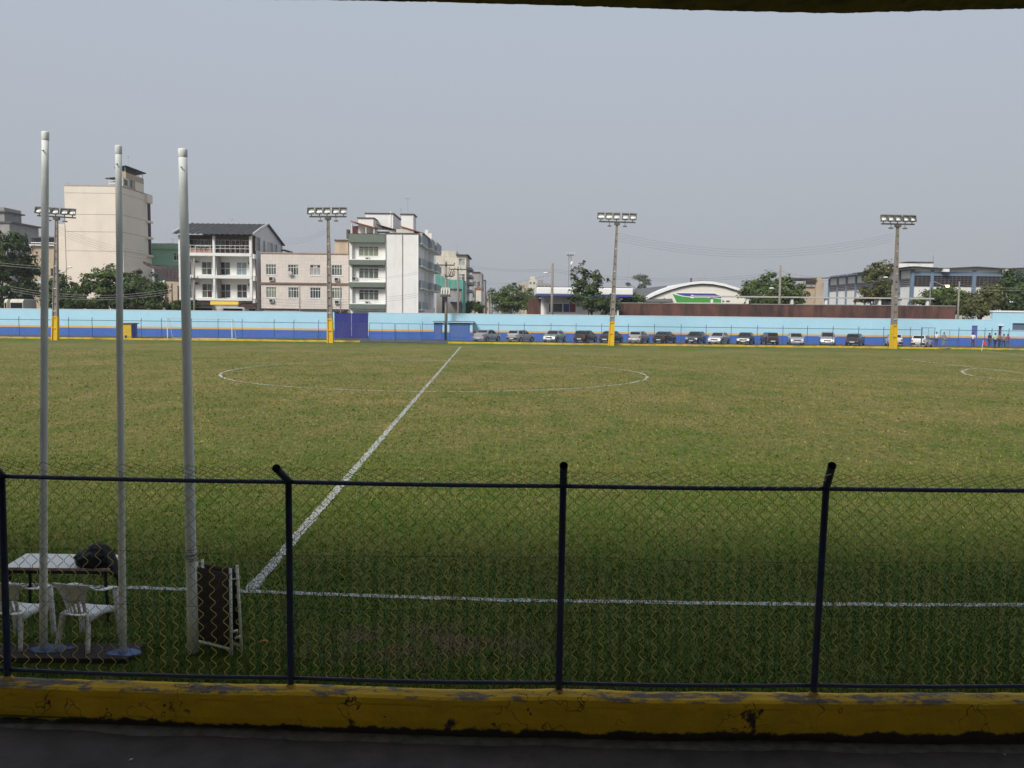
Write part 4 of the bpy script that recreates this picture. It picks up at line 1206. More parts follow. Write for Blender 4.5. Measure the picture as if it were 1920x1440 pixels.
    mb = MB(); mb.box(x_max - .06, x_max + .03, -.42, .42, .56, .66); mb.build('grille', M['trim'], root)
    mb = MB(); mb.box(x_min - .076, x_min - .0705, -W * .7, W * .7, .335, .375); mb.build('bumper_vent', M['trim'], root)
    b = gr(u, v); root.location = (b.x, b.y, .006); root.rotation_euler = (0, 0, rad(head))
    return root
silver, grey, black, white = (.40, .41, .42), (.25, .25, .26), (.018, .018, .02), (.72, .72, .70)
CARS = [   # kind, colour, label, u, base v, heading (deg, 0 = +x)
 ('sedan', 'silver', silver, 'silver sedan seen from behind beside the blue meter shed', 913, 640.5, 62, .5),
 ('hatch', 'silver two', (.46, .47, .48), 'silver hatchback with black tail lamps, second car from the meter shed', 976, 641.5, 57, .5),
 ('sedan', 'pale grey', (.34, .35, .36), 'silver grey low car facing the pitch, third from the meter shed', 1040, 641.5, 248, .5),
 ('hatch', 'black', black, 'black hatchback seen from behind between a grey car and the yellow pole base', 1098, 642, 62, 0),
 ('sedan', 'black two', (.022, .022, .026), 'black car half hidden behind the yellow pole base', 1146, 643, 62, 0),
 ('hatch', 'silver three', (.42, .42, .41), 'silver hatchback seen from behind, first past the yellow pole base', 1198, 643.5, 65, .5),
 ('sedan', 'black three', (.016, .017, .02), 'black car seen from behind beside the silver hatchback', 1246, 643.5, 60, 0),
 ('hatch', 'black four', (.02, .02, .022), 'black hatchback facing the pitch with bright headlamps next to a silver sedan', 1304, 644, 242, 0),
 ('sedan', 'silver four', (.48, .49, .49), 'silver sedan facing the pitch between two black cars', 1348, 645, 240, .5),
 ('sedan', 'black five', (.019, .019, .022), 'black sedan facing the pitch with a shiny grille bar', 1398, 645.5, 246, 0),
 ('box', 'dark brown', (.03, .025, .024), 'small dark brown car seen straight from behind', 1442, 646, 86, 0),
 ('hatch', 'silver five', (.47, .48, .49), 'small silver hatchback facing the pitch next to the dark brown car', 1491, 646.5, 258, .5),
 ('mpv', 'silver grey', (.38, .38, .38), 'tall silver minivan facing the pitch', 1551, 647, 250, .5),
 ('hatch', 'black six', (.018, .018, .02), 'black hatchback seen from behind next to the tall silver minivan', 1603, 648, 58, 0),
 ('box', 'white', white, 'white boxy car partly hidden behind the last yellow pole base', 1675, 649.5, 74, 0),
 ('hatch', 'white two', (.70, .70, .68), 'white hatchback with dark bumper, last car of the row', 1728, 651.5, 52, 0)]
for (k, cn, c, lab, u, v, hd, mt) in CARS:
    make_car(k, cn, c, lab, u, v, hd, mt, dark_bumper='white' in cn or cn == 'silver two')

# ------------------------------------------------------------------ people
SK = {}
def skin(name, verts, edges, radii, mat, parent, sub=1):
    me = bpy.data.meshes.new(name); me.from_pydata(verts, edges, [])
    ob = bpy.data.objects.new(name, me); COL.objects.link(ob)
    bm = bmesh.new(); bm.from_mesh(me); lay = bm.verts.layers.skin.verify()
    bm.verts.ensure_lookup_table()
    for i, v_ in enumerate(bm.verts):
        r = radii[i]; v_[lay].radius = r if isinstance(r, tuple) else (r, r); v_[lay].use_root = (i == 0)
    bm.to_mesh(me); bm.free()
    s_ = ob.modifiers.new('skin', 'SKIN'); s_.use_smooth_shade = True
    ss = ob.modifiers.new('sub', 'SUBSURF'); ss.levels = sub; ss.render_levels = sub
    dg = bpy.context.evaluated_depsgraph_get()
    m2 = bpy.data.meshes.new_from_object(ob.evaluated_get(dg))
    bpy.data.objects.remove(ob); bpy.data.meshes.remove(me)
    m2.name = name; m2.materials.clear(); m2.materials.append(mat)
    o2 = bpy.data.objects.new(name, m2); COL.objects.link(o2); o2.parent = parent
    return o2
def person(label, u, v, face, shirt, legs, H=1.72, armL=(.10, .0), armR=(.10, .0), stride=.08, lean=0.0, shorts=False):
    b = gr(u, v); root = thing('person', label, 'person', (b.x, b.y, .006), 'people by the corner gate', local=True)
    root.rotation_euler = (0, 0, rad(face))
    k = H / 1.72
    skinm = pm('brown skin', (.22, .12, .08), .6, .1)
    P = {'pelvis': (0, 0, .95), 'waist': (0, lean * .3, 1.08), 'chest': (0, lean * .8, 1.30), 'neck0': (0, lean, 1.44), 'neck': (0, lean + .01, 1.50), 'head': (0, lean + .03, 1.58), 'crown': (0, lean + .015, 1.68), 'nose': (0, lean + .125, 1.575)}
    E = [('pelvis', 'waist'), ('waist', 'chest'), ('chest', 'neck0'), ('neck0', 'neck'), ('neck', 'head'), ('head', 'crown'), ('head', 'nose')]
    Rr = {'pelvis': (.135, .10), 'waist': (.12, .09), 'chest': (.145, .10), 'neck0': .07, 'neck': .055, 'head': (.085, .10), 'crown': (.06, .07), 'nose': .014}
    for s, nm, (sw, fwd) in ((1, 'R', armR), (-1, 'L', armL)):
        sh = Vector((s * .17, lean, 1.40)); el = sh + Vector((s * (.05 + sw * .3), -.02 + fwd * .4, -.27)); wr = el + Vector((s * (sw * .15 - .02), .05 + fwd * 1.1, -.25 + fwd * .55)); pa = wr + (wr - el).normalized() * .07
        P['sh' + nm], P['el' + nm], P['wr' + nm], P['pa' + nm] = tuple(sh), tuple(el), tuple(wr), tuple(pa)
        Rr['sh' + nm], Rr['el' + nm], Rr['wr' + nm], Rr['pa' + nm] = .058, .042, .03, (.038, .02)
        E += [('chest', 'sh' + nm), ('sh' + nm, 'el' + nm), ('el' + nm, 'wr' + nm), ('wr' + nm, 'pa' + nm)]
        dr = (wr - el).normalized(); side = Vector((0, 1, 0)) - dr * dr.y
        side.normalize()
        for f, (o, L_) in enumerate(((-.028, .06), (-.01, .075), (.01, .08), (.028, .07))):
            a = pa + side * o + dr * .03; t = a + dr * L_ + Vector((-s * .015, 0, 0))
            P[f'f{f}{nm}'], P[f'g{f}{nm}'] = tuple(a), tuple(t); Rr[f'f{f}{nm}'] = .009; Rr[f'g{f}{nm}'] = .008
            E += [('pa' + nm, f'f{f}{nm}'), (f'f{f}{nm}', f'g{f}{nm}')]
        t = wr + side * .045 + dr * .05; P['th' + nm] = tuple(t); Rr['th' + nm] = .010; E.append(('wr' + nm, 'th' + nm))
        hp = Vector((s * .09, 0, .90)); kn = Vector((s * .10, s * stride * .5 + .03, .50)); an = Vector((s * .11, s * stride - .02, .085)); to = an + Vector((s * .03, .17, -.05))
        for q, val, r in (('hp', hp, .088), ('kn', kn, .06), ('an', an, .042), ('to', to, (.04, .03))): P[q + nm] = tuple(val); Rr[q + nm] = r
        E += [('pelvis', 'hp' + nm), ('hp' + nm, 'kn' + nm), ('kn' + nm, 'an' + nm), ('an' + nm, 'to' + nm)]
    def mk(name, keys, mat, grow):
        idx = {q: i for i, q in enumerate(keys)}
        vs = [tuple(c * k for c in P[q]) for q in keys]
        es = [(idx[a], idx[b_]) for a, b_ in E if a in idx and b_ in idx]
        rs = [tuple((x + grow) * k for x in (Rr[q] if isinstance(Rr[q], tuple) else (Rr[q], Rr[q]))) for q in keys]
        return skin(name, vs, es, rs, mat, root)
    mk('body', list(P.keys()), skinm, 0)
    mk('shirt', ['chest', 'waist', 'pelvis', 'neck0', 'shR', 'elR', 'shL', 'elL'], pm('shirt ' + label[:14], shirt, .85, .12, 9), .016)
    ks = ['pelvis', 'hpR', 'knR', 'hpL', 'knL'] + ([] if shorts else ['anR', 'anL'])
    mk('trousers', ks, pm('trousers ' + label[:14], legs, .85, .12, 9), .014)
    mb = MB(); mb.sphere((0, (lean + .005) * k, 1.645 * k), (.098, .112, .088), 12, 8); mb.build('hair', pm('dark hair', (.015, .012, .01), .7), root, smooth=True)
    for s in (1, -1):
        mb = MB(); q = Vector(P['an' + ('R' if s > 0 else 'L')]) * k; mb.sphere((q.x + s * .012, q.y + .06, .035), (.048, .14, .042), 10, 6); mb.build('shoe', pm('dark shoe', (.03, .03, .03), .6), root, smooth=True)
person('person in white shirt and dark trousers standing behind the last white car', 1755, 650, 160, (.70, .68, .68), (.05, .06, .12), armR=(.1, .25))
person('person in plain grey shirt and trousers next to the open pipe gate', 1769, 650.5, 175, (.27, .27, .25), (.22, .22, .22))
person('person in white shirt and beige trousers walking past the blue door', 1823.5, 651.5, 150, (.74, .73, .74), (.40, .37, .31), stride=.14)
person('person in dark navy clothes at the edge of the corner group', 1854, 652, 200, (.03, .03, .06), (.05, .05, .12), armR=(.1, .3))
person('person in pale green shirt with back turned in the corner group', 1865, 653.5, 10, (.48, .58, .38), (.04, .04, .045), armL=(.5, .1), H=1.76)
person('person in dull red brown shirt between the pale green and grey shirts', 1873, 652.5, 190, (.30, .16, .15), (.06, .05, .05), armR=(.1, .35), armL=(.1, .35))
person('person in grey green shirt and dark blue trousers near the red shirt', 1881, 653, 120, (.24, .25, .19), (.03, .05, .11), stride=.16, H=1.62)
person('person in bright red shirt at the far end of the corner group', 1888.5, 653, 130, (.50, .05, .06), (.10, .13, .20), armR=(.1, .3), H=1.62)

# ------------------------------------------------------------------ trees
def leaf_mat(name, c, isl=.45):
    return pm(name, c, .75, .25, .9, spec=.2, island=isl)
M['leaf_dark'] = leaf_mat('dark mango leaf', (.050, .076, .022))
M['leaf_mid'] = leaf_mat('mid green leaf', (.076, .108, .030))
M['leaf_olive'] = leaf_mat('olive leaf', (.095, .100, .034))
M['leaf_brown'] = leaf_mat('reddish leaf', (.12, .075, .035))
M['leaf_far'] = leaf_mat('far grey green leaf', (.10, .12, .075), .25)
M['leaf_grey'] = leaf_mat('dry grey leaf', (.13, .12, .085))
def crown_mesh(ells, n_clump, per, size, clump_r, seed, flat=.6, hollow=.55):
    r = np.random.default_rng(seed)
    vol = np.array([e[3] * e[4] * e[5] for e in ells]) ** .67; vol /= vol.sum()
    V, cents = [], []
    for k in range(n_clump):
        e = ells[r.choice(len(ells), p=vol)]
        d = r.normal(size=3); d /= np.linalg.norm(d)
        rr = (hollow + (1 - hollow) * r.random() ** .5) * (1 + .12 * r.normal())
        c = np.array(e[:3]) + d * rr * np.array(e[3:6])
        cents.append(c)
        m = max(8, int(per * (.5 + r.random())))
        q = r.normal(size=(m, 3)); q /= np.maximum(np.linalg.norm(q, axis=1, keepdims=True), 1e-6)
        q *= (r.random((m, 1)) ** .5) * clump_r * (.55 + .9 * r.random())
        q[:, 2] *= flat
        q[:, 2] -= .12 * clump_r * (q[:, 0] ** 2 + q[:, 1] ** 2) / clump_r ** 2
        p = c + q
        nrm = q / clump_r + d * .7 + np.array([0, 0, .6]) + r.normal(size=(m, 3)) * .55
        nrm /= np.linalg.norm(nrm, axis=1, keepdims=True)
        t = np.cross(nrm, r.normal(size=(m, 3))); t /= np.maximum(np.linalg.norm(t, axis=1, keepdims=True), 1e-6)
        b = np.cross(nrm, t)
        s = size * (.55 + .9 * r.random((m, 1)))
        V.append(np.stack([p - t * s, p - b * s * .42, p + t * s, p + b * s * .42], 1).reshape(-1, 3))
    V = np.concatenate(V)
    return V, cents
def np_mesh(name, V, mat, parent, o3):
    n = len(V) // 4
    me = bpy.data.meshes.new(name)
    me.vertices.add(n * 4); me.vertices.foreach_set('co', (V - np.array(o3)).ravel())
    me.loops.add(n * 4); me.loops.foreach_set('vertex_index', np.arange(n * 4))
    me.polygons.add(n); me.polygons.foreach_set('loop_start', np.arange(n) * 4); me.polygons.foreach_set('loop_total', np.full(n, 4))
    me.update(); me.materials.append(mat)
    o = bpy.data.objects.new(name, me); COL.objects.link(o)
    if parent: o.parent = parent
    return o
def tree(label, ells_px, y, mat, n_clump=60, per=45, size=.2, clump_r=.9, trunk_u=None, group=None, hollow=.55, depth=.8, tr=.16, name='tree', flat=.6, z0=0.0):
    # crown ellipsoids: pixel centre and pixel half sizes at depth y
    ells = []
    for (u, v, hu, hv) in ells_px:
        c = pt(u, v, y); k = y / FPX
        ells.append((c.x, c.y + random.uniform(-.3, .3) * hu * k, c.z, hu * k, hu * k * depth, hv * k))
    tu = trunk_u if trunk_u is not None else sum(e[0] for e in ells_px) / len(ells_px)
    tx = pt(tu, 580, y).x
    root = thing(name, label, 'tree', (tx, y, z0), group)
    V, cents = crown_mesh(ells, n_clump, per, size, clump_r, int(abs(tu) * 7 + y), flat, hollow)
    np_mesh('crown', V, mat, root, (tx, y, z0))
    zc = sum(e[2] for e in ells) / len(ells)
    top = Vector((sum(e[0] for e in ells) / len(ells), y, zc))
    base = Vector((tx, y, z0 - .1)); fork = base.lerp(top, .55); fork.z = max(1.2, base.z + (zc - base.z) * .5)
    mb = MB(); mb.tube([base, base.lerp(fork, .5) + Vector((.08, .05, 0)), fork, fork.lerp(top, .6) + Vector((.15, .1, 0)), top], [tr * 1.25, tr, tr * .85, tr * .55, tr * .2], 8)
    mb.build('trunk', M['bark'], root, smooth=True)
    for k in range(min(7, len(cents))):
        c = Vector(cents[k * (len(cents) // 7)]) if len(cents) >= 7 else Vector(cents[k])
        s_ = fork.lerp(top, random.random() * .6)
        mb = MB(); md = s_.lerp(c, .5) + Vector((0, 0, .25)); mb.tube([s_, md, c], [tr * .45, tr * .3, tr * .1], 6); mb.build('limb', M['bark'], root, smooth=True)
    return root

# ------------------------------------------------------------------ buildings behind the wall
def box_part(root, name, u0, u1, v0, v1, y, depth, mat, d0=0.0):
    x0, x1, z0, z1 = R(u0, u1, v0, v1, y)
    mb = MB(); mb.box(x0, x1, y + d0, y + depth, z0, z1); return mb.build(name, mat, root)
def ac_unit(root, u0, u1, v0, v1, y, d=.35):
    x0, x1, z0, z1 = R(u0, u1, v0, v1, y)
    mb = MB(); mb.box(x0, x1, y - d, y - .003, z0, z1); o = mb.build('air_conditioner', M['ac'], root)
    mb = MB(); mb.box(x0 + .08, x1 - .12, y - d - .01, y - d - .001, z0 + .07, z1 - .07); mb.build('grille', M['trim'], o)
def antenna(root, u, v0, v1, y, w=.8):
    p, q = pt(u, v1, y), pt(u, v0, y)
    mb = MB(); mb.tube([p, q], .03, 5)
    mb.tube([q + Vector((-w / 2, 0, -.1)), q + Vector((w / 2, 0, -.1))], .018, 4, True)
    for k in range(5):
        mb.tube([q + Vector((-w / 2 + w * k / 4, -.25 + .04 * k, -.1)), q + Vector((-w / 2 + w * k / 4, .25 - .04 * k, -.1))], .012, 4)
    return tag(mb.build('roof_antenna', M['steel'], root), kind='stuff')

def cream_tower():
    y = 140.0
    root = thing('cream_building', 'tall blank cream building with rooftop lookout beyond the flagpoles', 'building', (pt(180, 500, y).x, y, 0))
    x0, x1, z0, z1 = R(124, 231, 349, 590, y)
    F = frame(x0, y, 0); w = x1 - x0; dep = 11.0
    zs = [pt(180, v, y).z for v in (590, 471, 435, 402.5, 362.5, 349.5)]
    zs[0] = 0
    for i in range(5):
        mb = MB(); mb.box(x0, x1, y, y + dep, zs[i] + (.05 if i else 0), zs[i + 1]); mb.build('wall_storey', M['cream'], root)
        if i:
            mb = MB(); mb.box(x0 + .03, x1 - .03, y + .04, y + dep - .04, zs[i] - .002, zs[i] + .052); mb.build('joint', M['slab_dark'], root)
    box_part(root, 'side_block', 109, 123.8, 420, 590, y, 8, M['cream'])
    mb = MB(); mb.box(x0 - .05, x1 + .05, y - .05, y + dep, z1 + .002, z1 + .14); mb.build('coping', M['beige'], root)
    # balconies on the far end of the side face
    for i in range(1, 5):
        mb = MB(); mb.box(x1 + .003, x1 + .4, y + dep - 2.2, y + dep, zs[i] - .25, zs[i] + .1); mb.build('balcony_slab', M['cream'], root)
        mb = MB(); mb.box(x1 + .003, x1 + .05, y + dep - 1.3, y + dep - .2, zs[i] + .14, zs[i + 1] - .35); mb.build('balcony_opening', pm('maroon opening', (.08, .04, .05), .8), root)
    mb = MB(); mb.box(x1 + .003, x1 + .4, y + dep - 2.2, y + dep, zs[4] + .1, zs[5] + .1); mb.build('parapet', M['cream'], root)
    # rooftop lookout
    zt = z1 + .14
    a0, a1 = pt(216, 330, y).x, x1 - .06
    zA, zB = pt(235, 331, y).z, pt(240, 309, y).z
    F2 = frame(a1, y + .6, zt, (0, 1, 0), (-1, 0, 0))
    ops = [(.4, 1.9, .3, zA - zt - .25), (2.2, 4.6, .2, 1.7)]
    mb = MB(); facade(mb, F2, 0, dep - 3, .002, zA - zt, ops, .2); mb.quad((a0, y + .6, zt), (a1, y + .6, zt), (a1, y + .6, zA), (a0, y + .6, zA)); mb.quad((a0, y + .6, zt), (a0, y + dep - 2.4, zt), (a0, y + dep - 2.4, zA), (a0, y + .6, zA)); mb.quad((a0, y + dep - 2.4, zt), (a1, y + dep - 2.4, zt), (a1, y + dep - 2.4, zA), (a0, y + dep - 2.4, zA)); mb.build('lookout_wall', M['cream'], root)
    for o in ops: window(root, F2, *o, cols=3, d=.12, fm=M['greywall'], panes=[M['glass'], M['glass_curtain']])
    mb = MB(); mb.box(a0, a1 + .002, y + 1.8, y + dep - 2.4, zA + .002, zB - .9); mb.build('upper_room', M['beige'], root)
    for yy in (y + 1.9, y + dep - 2.6):
        for xx in (a0 + .15, a1 - .15):
            mb = MB(); mb.tube([(xx, yy, zB - .9), (xx, yy, zB - .05)], .07, 5); mb.build('roof_post', M['signwhite'], root)
    mb = MB(); mb.hexa([(a0 - .7, y + 1.2, zB - .35), (a1 + .3, y + 1.2, zB), (a1 + .3, y + dep - 2, zB), (a0 - .7, y + dep - 2, zB - .35), (a0 - .7, y + 1.2, zB - .22), (a1 + .3, y + 1.2, zB + .13), (a1 + .3, y + dep - 2, zB + .13), (a0 - .7, y + dep - 2, zB - .22)]); mb.build('roof', M['roof_dark'], root)
    b0 = pt(202, 335, y).x
    mb = MB(); mb.hexa([(b0 - .6, y + .3, zt + 1.15), (a0 + .6, y + .3, zA - .1), (a0 + .6, y + 4, zA - .1), (b0 - .6, y + 4, zt + 1.15), (b0 - .6, y + .3, zt + 1.25), (a0 + .6, y + .3, zA), (a0 + .6, y + 4, zA), (b0 - .6, y + 4, zt + 1.25)]); mb.build('terrace_roof', M['roof_dark'], root)
    for zz in (.95, .45):
        mb = MB(); mb.box(b0, a0, y + .35, y + .43, zt + zz - .1, zt + zz); mb.build('terrace_rail', M['signwhite'], root)
    for xx in (b0, a0 - .05):
        mb = MB(); mb.tube([(xx, y + .4, zt), (xx, y + .4, zt + 1.2)], .05, 5); mb.build('terrace_post', M['signwhite'], root)
    antenna(root, 241, 293, 309, y + 3, .3)
    antenna(root, 128, 342, 350, y + 1, .3)
cream_tower()

def left_edge_buildings():
    y = 230.0
    root = thing('distant_tower', 'grey tower top with rim above the dark tree at the picture edge', 'building', (pt(-10, 400, y).x, y, 0))
    box_part(root, 'wall', -60, 21, 418, 600, y, 14, M['greywall']); box_part(root, 'ledge', -60, 23.5, 415, 417.9, y, 14.4, M['slab_dark'], -.4)
    box_part(root, 'stair_tower', -30, 8, 388.5, 414.8, y + 2, 8, M['greywall']); box_part(root, 'rim', -32, 11.5, 395, 397.5, y + 1.4, 9, M['slab_dark'])
    y = 150.0
    root = thing('beige_house', 'beige storeyed house with dark window band between tree and cream building', 'building', (pt(85, 500, y).x, y, 0))
    x0, x1, z0, z1 = R(58, 112, 461, 590, y)
    F = frame(x0, y, 0)
    ops = [(1.9, 2.9, z1 - 5.3, z1 - 3.9), (3.5, 4.6, z1 - 5.3, z1 - 3.9)]
    mb = MB(); facade(mb, F, 0, x1 - x0, 0, z1, ops, .2); shell(mb, F, 0, x1 - x0, 0, z1, 9); mb.build('wall', M['beige'], root)
    for o in ops: window(root, F, *o, cols=2, panes=[M['glass_brown'], M['glass']])
    box_part(root, 'balcony_slab', 58, 112, 459, 460.9, y, 9, M['signwhite'], -.6)
    box_part(root, 'dark_glazing', 59, 111, 447, 458.8, y + .8, 7, M['glass'])
    box_part(root, 'handrail', 58, 112, 454.5, 456, y - .5, .1, M['signwhite'], .0)
    box_part(root, 'roof', 57, 113, 444, 446.8, y, 9.3, M['slab_dark'], -.5)
    box_part(root, 'shop_canopy', 62, 96, 526, 532, y - 9, 1.6, M['sidegrey'])
    y = 112.0
    for i, (u0, u1, v0, lab) in enumerate(((7, 13, 560.5, 'narrow white van roof just above the blue wall below the dark tree'), (18, 43, 560.5, 'pale beige van top showing over the wall beside the first flagpole'))):
        rt = thing('parked_van', lab, 'van', (pt((u0 + u1) / 2, 570, y).x, y, 0))
        x0, x1, z0, z1 = R(u0, u1, v0, 575, y)
        mb = MB(); mb.prism_x([(y, .4), (y, z1 - .35), (y + .35, z1), (y + 3.2, z1), (y + 3.4, .4)], x0, x1); mb.build('body', M['offwhite'], rt, bevel=.08)
        mb = MB(); mb.hexa([(x0 + .1, y - .012, z1 - 1.3), (x1 - .1, y - .012, z1 - 1.3), (x1 - .1, y - .002, z1 - 1.3), (x0 + .1, y - .002, z1 - 1.3), (x0 + .1, y - .012, z1 - .5), (x1 - .1, y - .012, z1 - .5), (x1 - .1, y - .002, z1 - .5), (x0 + .1, y - .002, z1 - .5)]); mb.build('windscreen', M['carglass'], rt)
        for s in (x0 + .15, x1 - .15):
            for yy in (y + .8, y + 2.7):
                mb = MB(); mb.tube([(s - .12, yy, .33), (s + .12, yy, .33)], .33, 12); mb.build('wheel', M['rubber'], rt)
left_edge_buildings()

def green_house():
    y = 152.0
    root = thing('green_house', 'mint green house with pale parapet behind the thick flagpole', 'building', (pt(315, 500, y).x, y, 0))
    x0, x1, z0, z1 = R(284, 352, 467, 497, y)
    F = frame(x0, y, z0); w = x1 - x0
    a, b, c, d = R(325, 337, 474, 488, y); op = (a - x0, b - x0, c - z0, d - z0)
    mb = MB(); facade(mb, F, 0, w, 0, z1 - z0, [op], .2); shell(mb, F, 0, w, 0, z1 - z0, 9); mb.build('wall', M['green'], root)
    window(root, F, *op, cols=2, transom=.3, panes=[M['glass_brown']])
    mb = MB(); mb.box(x0 - .4, x1, y - .4, y + 9.2, z1 + .002, z1 + .3); mb.build('ledge', pm('pale green ledge', (.27, .40, .28), .85, .1), root)
    mb = MB(); mb.box(x0, x1, y, y + 9, z1 + .302, z1 + 1.0); mb.build('parapet', pm('pale green ledge', (.27, .40, .28)), root)
    mb = MB(); mb.box(x0 + .3, x1 - .2, y + .3, y + 8, -.1, z0 - .002); mb.build('lower_storey', M['greywall'], root)
    box_part(root, 'tank_lid', 312, 328, 456, 457.5, y + 1, 3, M['sidegrey']); antenna(root, 324, 447, 457, y + 2, .6)
    # tiled house in front
    y = 128.0
    root = thing('tiled_house', 'low house with sweeping brown tiled roof above the bushes', 'building', (pt(320, 540, y).x, y, 0))
    x0, x1, z0, z1 = R(309, 352, 528, 590, y)
    mb = MB(); F = frame(x0, y, 0); ops = [(1.0, 1.25, .5, z1 - .3), (1.9, 2.6, 1.2, z1 - .6)]
    facade(mb, F, 0, x1 - x0, 0, z1, ops, .2); shell(mb, F, 0, x1 - x0, 0, z1, 6); mb.build('wall', M['beige'], root)
    for o in ops: window(root, F, *o, cols=1, panes=[M['glass_brown']], fm=M['offwhite'])
    pts = [pt(268, 494, y + 3), pt(300, 512, y + 1), pt(316, 522, y - .3), pt(352, 530, y - .4)]
    rid = [pt(268, 490, y + 6), pt(292, 498, y + 6), pt(318, 508, y + 6), pt(352, 516, y + 6)]
    for i in range(14):
        def L_(P, t):
            k = min(2, int(t * 3)); return P[k].lerp(P[k + 1], t * 3 - k)
        t0, t1 = i / 14, (i + .93) / 14
        a, b, c, d = L_(pts, t0), L_(pts, t1), L_(rid, t1), L_(rid, t0)
        up = Vector((0, 0, .09)); mb = MB(); m0, m1 = a.lerp(b, .5) + up, d.lerp(c, .5) + up
        mb.add([a, m0, b, c, m1, d], [(0, 1, 4, 5), (1, 2, 3, 4), (0, 2, 1), (5, 4, 3)]); mb.build('tile_row', M['roof_brown'], root)
    mb = MB(); q0, q1 = pt(293, 531, y - .8), pt(309, 527, y); mb.tube([q0, q0.lerp(q1, .6), q1], [.12, .18, .12], 6); mb.build('eave_bracket', M['signwhite'], root)
    box_part(root, 'porch_column', 304, 308.5, 528, 590, y - .5, .45, M['offwhite'])
green_house()

def balcony_building():
    y = 120.0
    root = thing('balcony_building', 'three storey white house with open balconies and dark corrugated roof', 'building', (pt(410, 560, y).x, y, 0))
    X = lambda u: pt(u, 500, y).x
    Z = lambda v: pt(410, v, y).z
    xl, xr = X(336), X(476); dep = 15.0
    z_sl = [(Z(563.5), Z(559.5)), (Z(522), Z(516)), (Z(480), Z(474.5))]
    ze = Z(438)
    # side wall with gable
    xs = xr + .02
    ridge_y = y + 6.2; zr_ = Z(420) + (Z(420) - CAM_H) * 6.2 / y
    zback = ze - .1
    F = frame(xs, y, 0, (0, 1, 0), (-1, 0, 0))
    ops = [(1.2, 3.2, z_sl[2][1] + .5, ze - .25), (4.4, 5.6, z_sl[2][1] + .2, ze - .5), (6.4, 9.6, z_sl[2][1] + .1, ze - .55), (10.3, 12.0, z_sl[2][1] + .1, ze - .6)]
    mb = MB(); facade(mb, F, 1.0, dep, 0, ze - .2, [o for o in ops], .15)
    mb.quad((xs, y, ze - .2), (xs, y + dep, ze - .2), (xs, y + dep, ze - .1), (xs, ridge_y, zr_), (xs, y, ze + .1))
    mb.quad((xs - .25, y, ze - .2), (xs - .25, y + dep, ze - .2), (xs - .25, y + dep, ze - .1), (xs - .25, ridge_y, zr_), (xs - .25, y, ze + .1))
    mb.build('side_wall', M['sidegrey'], root)
    for o in ops[1:]: window(root, F, *o, cols=3 if o[1] - o[0] > 2 else 1, d=.1, fm=M['sidegrey'], panes=[M['glass_dim'], M['glass_curtain']], sill=False)
    window(root, F, *ops[0], cols=1, d=.12, fm=M['sidegrey'], panes=[M['glass_brown']], sill=False)
    mb = MB(); mb.box(xl, xs - .26, y + 9.0, y + dep, 0, ze - .2); mb.build('rear_block', M['sidegrey'], root)
    # roof: corrugated sheets, each a part
    n = 15
    for i in range(n):
        a, b = xl - .5 + (xr + .35 - xl + .5) * i / n, xl - .5 + (xr + .35 - xl + .5) * (i + 1) / n
        P = []
        for (yy, zz) in ((y - 1.0, ze - .18), (ridge_y, zr_ + .05)):
            P.append([(a + (b - a) * k / 8, yy, zz + .05 * math.sin(k / 8 * math.pi * 2 * 1) + .01 * (i % 2)) for k in range(9)])
        mb = MB(); mb.grid(P); mb.build('roof_sheet', M['roof_dark'], root, smooth=True)
    mb = MB(); mb.quad((xl - .5, ridge_y, zr_ + .04), (xr + .35, ridge_y, zr_ + .04), (xr + .35, y + dep + .3, ze - .45), (xl - .5, y + dep + .3, ze - .45)); mb.build('rear_roof_slope', M['roof_dark'], root)
    mb = MB(); mb.tube([(xr + .3, y - 1.0, ze - .05), (xr + .3, y + 2.5, ze + 1.05), (xr + .3, ridge_y, zr_ + .12)], .14, 6); mb.build('verge', M['sidegrey'], root)
    mb = MB(); mb.tube([(xr + .3, ridge_y, zr_ + .1), (xr + .3, y + dep, ze - .4)], .14, 6); mb.build('verge', M['slab_dark'], root)
    mb = MB(); mb.tube([(xl - .45, y - 1.0, ze - .05), (xl - .45, ridge_y, zr_ + .16)], .18, 6); mb.build('verge', M['sidegrey'], root)
    mb = MB(); mb.box(xr + .1, xr + .6, y + dep - 1, y + dep + 4, ze - 1.3, ze - 1.1); mb.build('lean_to_roof', M['slab_dark'], root)
    mb = MB(); mb.tube([(xr + .5, y + dep + 3.9, ze - 1.2), (xr + .5, y + dep + 3.9, z_sl[2][0])], .09, 6); mb.build('lean_to_post', M['slab_dark'], root)
    mb = MB(); mb.box(xl - .02, xl + .2, y + .35, y + dep, 0, ze - .22); mb.build('left_wall', M['white'], root)
    mb = MB(); mb.box(xl + .25, xr - .3, y - .1, y + 8.9, ze - .28, ze - .22); mb.build('veranda_ceiling', M['roof_dark'], root)
    # slabs and columns
    for k, (z0, z1) in enumerate(z_sl):
        mb = MB(); mb.box(xl, xr - .25, y - .25, y + 9, z0, z1); mb.build('balcony_slab', M['white'], root)
        mb = MB(); mb.box(xr - .25, xr + .1, y - .05, y + .9, z0 - .3, z1 - .1); mb.build('corner_block', M['white'], root)
    lev = [0] + [b for a, b in z_sl]
    tops = [a for a, b in z_sl] + [ze - .3]
    for k in range(1, 4):
        for u0, u1 in ((336, 340), (400, 403.8), (468.5, 473)):
            mb = MB(); mb.box(X(u0), X(u1), y - .2, y + .2, lev[k] + .002, tops[k] - .002); mb.build('column', M['white'], root)
